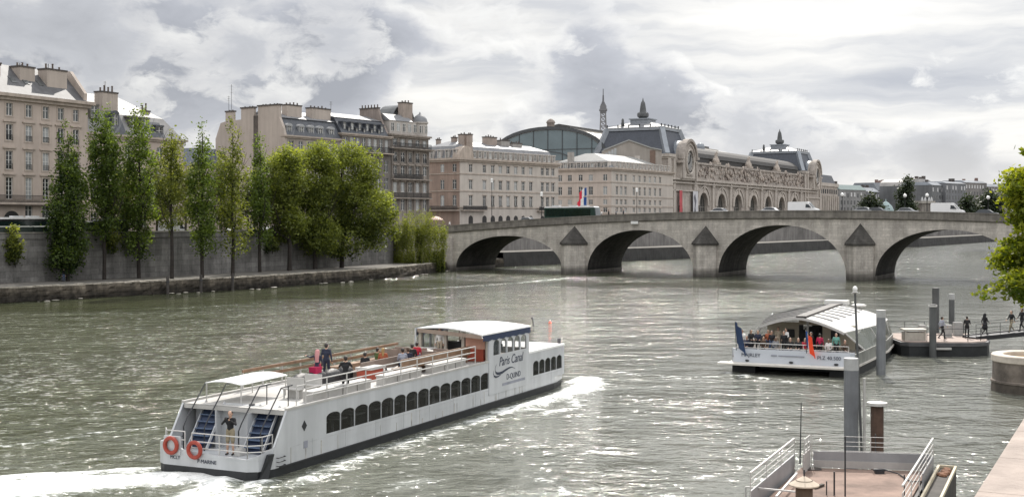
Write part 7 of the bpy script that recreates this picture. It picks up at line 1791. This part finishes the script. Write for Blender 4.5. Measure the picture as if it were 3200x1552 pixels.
# moored equipment right of the shuttle bow
g0=at(3030,1046,98.5); g1=Vector((54,105.5,2.05))
ga=math.atan2(g1.y-g0.y,g1.x-g0.x); gl=(g1-g0).xy.length
def gangway():
    r=thing('gangway','dark narrow gangway from the landing stage to the right bank','gangway',(g0.x,g0.y,0),ga)
    z0=1.2; z1=2.05; hz=lambda x:z0+(z1-z0)*x/gl
    mb=MB(); 
    for y in (-.75,.75): mb.beam((0,y,z0-.05),(gl,y,z1-.05),.12,.34)
    mb.beam((0,0,z0),(gl,0,z1),1.4,.08); mb.build('deck',raild,r)
    mb=MB()
    for y in (-.72,.72):
        mb.tube([(0,y,z0+1.05),(gl,y,z1+1.05)],.018,5); mb.tube([(0,y,z0+.55),(gl,y,z1+.55)],.012,5)
        for i in range(9): x=gl*i/8; mb.tube([(x,y,hz(x)),(x,y,hz(x)+1.05)],.02,5)
    mb.build('railing',raild,r); return hz
HZ=gangway()
def gp(u):
    k=(u-U0)/F; d=(math.cos(ga),math.sin(ga)); s=s_at_u((g0.x,g0.y),d,u); return Vector((g0.x+d[0]*s,g0.y+d[1]*s,HZ(s)+.05)),s
p=at(2944,1048,97.6); person('person in checked top and black trousers striding across the landing stage',(p.x,p.y,1.12),.2,1.78,'walk','stripe','black',skin=1)
p=at(3022,1048,98.6); person('person in dark jacket standing at the landing end of the gangway',(p.x,p.y,1.12),1.2,1.72,'lean','black','black')
p,_=gp(3078); person('person in dark hooded coat walking on the gangway',p,ga,1.7,'walk','black','black',hood='black',coat=.35)
p,_=gp(3161); person('person in dark jacket and pale trousers walking on the gangway near the frame edge',p,ga+math.pi,1.75,'walk','black','khaki')
p,_=gp(3194); person('person in black striding at the right edge of the frame on the gangway',p,ga+math.pi,1.85,'walk','black','black',skin=2)
# round stone mooring dolphin
def dolphin():
    c=at(3232,1106,76.5); zt=c.z; r=thing('stone_dolphin','round stone mooring tower with pale rim at the right edge','mooring tower',(c.x,c.y,0))
    sm=mat('dolphin_stone',(.20,.17,.145),.9,0,.4,1.2,.5,6,streak=.4)
    MB().lathe([(2.55,-3),(2.5,.2),(2.45,.55)],40).build('foot',mat('dolphin_foot',(.10,.085,.07),.9,0,.4,1.5,.4,7,streak=.3),r,smooth=True)
    MB().lathe([(2.52,.55),(2.52,.66),(2.42,.7),(2.4,zt-.45)],40).build('drum',sm,r,smooth=True)
    n=44; mb=MB(); vs=[];fs=[]
    for rr,z in ((2.4,zt-.45),(2.48,zt-.4),(2.48,zt-.05),(2.42,zt),(1.85,zt),(1.8,zt-.05),(1.8,zt-.3)): vs+=[(rr*math.cos(2*math.pi*k/n),rr*math.sin(2*math.pi*k/n),z) for k in range(n)]
    for i in range(6): fs+=[(i*n+k,i*n+(k+1)%n,(i+1)*n+(k+1)%n,(i+1)*n+k) for k in range(n)]
    mb.add(vs,fs); mb.build('rim',mat('dolphin_rim',(.58,.52,.45),.8,0,.18,1.5,.3,8),r,smooth=True)
    MB().lathe([(1.8,zt-.34),(1.8,zt-.28)],40).build('fill',mat('ochre_gravel',(.30,.20,.09),.95,0,.3,3,.6,20),r)
dolphin()
# ------------------------------------------------------------ near dock
def dock():
    FL=Vector((10.75,46.9,0)); FR=Vector((15.45,46.1,0)); b=Vector((-.41,-.912,0)); L=14
    NL=FL+b*L; NR=FR+b*L; r=thing('floating_dock','floating dock with pinkish gravel deck and steel railings at the bottom right','dock',(0,0,0))
    def slab(a,bb,c,d,z0,z1): return MB().hexa([(q.x,q.y,z0) for q in (a,bb,c,d)]+[(q.x,q.y,z1) for q in (a,bb,c,d)])
    slab(NL,NR,FR,FL,-.6,1.12).build('hull',mat('dock_hull',(.12,.115,.11),.7,0,.3,1.2,streak=.3),r)
    i=Vector((.912,-.41,0))*.12
    slab(NL+i,NR-i,FR-i,FL+i,1.12,1.2).build('deck',grav,r)
    pn=mat('panel_grey',(.30,.305,.315),.45,.1,.12,1.2,streak=.12); pl=mat('panel_pale',(.42,.40,.38),.6,0,.15,1.2,streak=.15)
    mb=MB(); mb.beam(FL+Vector((.55,-.08,1.66)),FR+Vector((0,0,1.66)),.04,.34); mb.build('kick_panel',pn,r)
    mb=MB(); mb.beam(FL+Vector((.55,-.10,1.36)),FR+Vector((0,0,1.36)),.06,.26); mb.build('kick_panel',pl,r)
    l0=FL+Vector((-.28,-.6,0)); l1=l0+b*6.9; mb=MB(); mb.beam(l0+Vector((0,0,1.4)),l1+Vector((0,0,1.4)),.05,.8); mb.build('side_panel',pn,r)
    mb=MB(); mb.beam(FL+Vector((.42,-.1,1.55)),FL+Vector((.42,-.1,1.55))+b*1.2,.05,.7); mb.build('side_panel',pl,r)
    r0=FR+Vector((.1,0,0)); mb=MB(); mb.beam(r0+Vector((0,0,1.45)),r0+b*3.4+Vector((0,0,1.45)),.05,.6); mb.build('side_panel',pn,r)
    mb=MB(); rail(mb,[FL+Vector((.5,-.08,1.2)),FR+Vector((0,0,1.2))],0,[.66,.84,1.0,1.2],.013,2.0,rp=.016); mb.build('end_railing',railw,r)
    mb=MB(); rail(mb,[l0+Vector((0,0,1.0)),l1+Vector((0,0,1.0))],0,[1.0,1.17,1.36],.015,2.2,rp=.02); mb.beam(l0+Vector((0,0,2.38)),l1+Vector((0,0,2.38)),.06,.05); rail(mb,[FL+Vector((.42,-.1,1.2)),FL+Vector((.42,-.1,1.2))+b*1.0],0,[.8,1.0,1.22],.022,.5); mb.build('side_railing',railw,r)
    mb=MB(); rail(mb,[r0+Vector((0,0,1.2)),r0+b*9+Vector((0,0,1.2))],0,[.6,.8,1.0],.014,2.0,rp=.02); mb.beam(r0+Vector((0,0,2.42)),r0+b*9+Vector((0,0,2.42)),.06,.05); mb.build('side_railing',railw,r)
    # lower cross rail at the near left
    q0=gnd(2330,1520,1.7); q1=gnd(2485,1535,1.7); mb=MB(); mb.beam(q0,q1,.07,.05); mb.tube([q0,q0-Vector((0,0,1.2))],.03,6); mb.beam(gnd(2425,1552,1.5),gnd(2490,1478,1.5),.07); mb.build('cross_rail',railw,r)
    # fender housing along the right flank
    f0=FR+Vector((.62,-.3,0)); f1=f0+b*7; s=Vector((.912,-.41,0))
    slab(f1-s*.42,f1+s*.22,f0+s*.22,f0-s*.42,-.5,1.35).build('fender_box',mat('fender_dark',(.055,.048,.042),.8,0,.4,1.5,streak=.3),r)
    mb=MB(); mb.beam(f0-s*.38+Vector((0,0,1.42)),f1-s*.38+Vector((0,0,1.42)),.08,.12); mb.beam(f0+s*.2+Vector((0,0,1.42)),f1+s*.2+Vector((0,0,1.42)),.08,.12); mb.beam(f0-s*.38+Vector((0,0,1.42)),f0+s*.2+Vector((0,0,1.42)),.08,.12); mb.build('fender_lip',mat('lip_cream',(.52,.46,.34),.7,0,.2,2),r)
    mb=MB(); 
    for k in range(9): g=f0+b*(.3+.15*k)+s*RND.uniform(-.25,.05); mb.ball((g.x,g.y,1.38),.13,7,4,1.2,1.2,.7)
    mb.build('rust_heap',mat('rust_flakes',(.17,.085,.05),.95,0,.4,4),r,smooth=True)
    # deck posts and mooring bitts
    for u,v0,v1,rr in ((2641,1362,1549,.028),(2607,1472,1546,.03),(2583,1502,1545,.022),(2826,1482,1556,.022),(2736,1355,1462,.022)):
        p=gnd(u,v1,1.2); mb=MB(); mb.tube([(p.x,p.y,1.2),(p.x,p.y,zrow(v0,p.y))],rr,6); mb.build('deck_post',raild,r)
    p=gnd(2500,1448,1.2); MB().tube([(p.x,p.y,1.2),(p.x+.05,p.y,zrow(1255,p.y))],.03,6,.015).build('mast',raild,r)
    p=gnd(2748,1478,1.2); mb=MB(); mb.box(p.x-.16,p.x+.16,p.y-.1,p.y+.1,1.2,1.3); mb.tube([(p.x-.22,p.y,1.33),(p.x+.22,p.y,1.33)],.05,7); mb.box(p.x-.05,p.x+.05,p.y-.05,p.y+.05,1.3,1.36); mb.build('mooring_cleat',raild,r)
    q=gnd(2846,1506,1.2); o=MB().tube([(p.x+.1,p.y,1.36),(p.x+.6,p.y-.25,1.25),(q.x,q.y,1.23),(q.x+.4,q.y-.3,1.3)],.025,6).build('rope',raild); tag(o,'dark mooring rope across the gravel deck of the near dock','rope')
    p=gnd(2535,1465,1.2); o=MB().hexa([(p.x-.3,p.y-.25,1.205),(p.x+.35,p.y-.2,1.205),(p.x+.4,p.y+.15,1.205),(p.x-.15,p.y+.2,1.205),(p.x-.3,p.y-.25,1.25),(p.x+.35,p.y-.2,1.22),(p.x+.4,p.y+.15,1.23),(p.x-.15,p.y+.2,1.28)]).build('steel_plate',mat('plate_dark',(.06,.05,.045),.7,0,.4,3)); tag(o,'dark steel plate lying in the far left corner of the near dock','plate')
    o=MB().beam(gnd(2545,1522,1.25),gnd(2572,1513,1.25),.12,.08).build('plank',mat('plank_dark',(.05,.04,.03),.8)); tag(o,'short dark plank beside the conical capped pile','plank')
dock()
# leaning lamp pole with a gull on top
t=at(2672,915,53.2); bt=at(2692,1400,53.2)
r=thing('lamp_pole','tall thin leaning pole beside the thick grey foreground pile','pole',(bt.x,bt.y,0))
MB().tube([(0,0,-2),(0,0,bt.z),(t.x-bt.x,0,t.z)],.075,8,.045).build('shaft',steel_d,r,smooth=True)
MB().box(.08,.17,-.05,.05,-2,zrow(1180,53.2)).build('backing_post',railw,r)
mb=MB(); mb.lathe([(.09,0),(.13,.04),(.09,.08)],10,(t.x-bt.x,0,t.z)); mb.build('pole_cap',railw,r)
LP=r
def gull(label,loc,rz):
    r=thing('gull',label,'bird',loc,rz); m=mat('gull_white',(.78,.78,.77),.7); g=mat('gull_grey',(.35,.36,.38),.7); y=mat('gull_beak',(.5,.28,.03),.5)
    mb=MB(); mb.ball((0,0,.2),.12,12,8,1.7,.85,.9); mb.tube([(.12,0,.24),(.17,0,.33)],.06,8,.055); mb.ball((.19,0,.37),.068,10,7,1.1,1,1); mb.beam((-.18,0,.21),(-.34,0,.22),.08,.03); mb.build('body',m,r,smooth=True)
    mb=MB()
    for s in (-1,1): mb.ball((-.05,s*.09,.22),.1,10,6,2.0,.35,.75)
    mb.build('wing',g,r,smooth=True)
    MB().tube([(.24,0,.37),(.31,0,.355)],.018,6,.006).build('beak',y,r)
    mb=MB(); 
    for s in (-.04,.04): mb.tube([(0,s,.12),(0,s,0),(.05,s,0)],.01,5)
    mb.build('leg',y,r)
mb=MB(); mb.ball((t.x-bt.x,0,t.z+.17),.11,12,8,1,1,1.15); mb.build('lamp_head',MATS['lamp_globe'],LP,smooth=True); MB().box(t.x-bt.x-.16,t.x-bt.x+.2,-.03,.03,t.z-.03,t.z+.0).build('crossbar',railw,LP)
p=gnd(2412,987); gull('small white gull floating on the water left of the shuttle roof',(p.x,p.y,-.1),1.0)
# small floats and posts in midstream
p=gnd(1719,1010); r=thing('channel_buoy','small red and white float on the river right of the wheelhouse','buoy',p)
MB().lathe([(.13,-.2),(.18,0),(.16,.12),(.06,.2),(.03,.3)],12).build('float',mat('buoy_orange',(.60,.12,.08),.5),r,smooth=True); MB().lathe([(.06,.3),(.05,.38)],10).build('topmark',railw,r)
p=gnd(1670,1017); r=thing('marker_post','thin black marker post in the water behind the wheelhouse','post',p)
MB().tube([(0,0,-1),(-.12,0,.3),(-.2,.0,.7)],.06,7).build('shaft',raild,r); MB().ball((-.22,0,.75),.13,8,6).build('knob',raild,r)
# dark mooring posts by the left quay
for u,lab in ((524,'dark mooring post at the quay below the fourth poplar'),(628,'dark mooring post at the quay below the fifth poplar'),(727,'dark mooring post at the quay below the sixth poplar')):
    p,_=quay_pt(u,-1.0,0); r=thing('mooring_post',lab,'mooring post',p,0,'mooring posts along the left quay'); MB().lathe([(.22,-2),(.21,2.4),(.1,2.55)],10).build('shaft',mat('post_wet',(.035,.03,.026),.8,0,.4,3),r,smooth=True); MB().lathe([(.25,1.7),(.25,1.85)],10).build('band',raild,r)
p,_=quay_pt(199,9.3,QUAY); person('person in dark clothes standing beside the trunk of the leftmost poplar',p,-.8,1.72,'stand','black','jeans',voxel=.035)
for i,(u,q,t,pose) in enumerate([(1880,2.2,'white','stand'),(1902,1.8,'black','walk'),(1925,2.4,'grey','walk'),(1948,2.0,'navy','walk'),(1405,2.2,'white','stand')]):
    s=bs_at(u,q); p=bpos(s,q,zdeck(s)); person(['pedestrian in white on the bridge right of the bus','pedestrian in black on the bridge, second right of the bus','pedestrian in grey on the bridge, third right of the bus','pedestrian in navy on the bridge, furthest right of the bus','pedestrian in white at the left end of the bridge'][i],p,BT,1.72,pose,t,'black',voxel=.04)
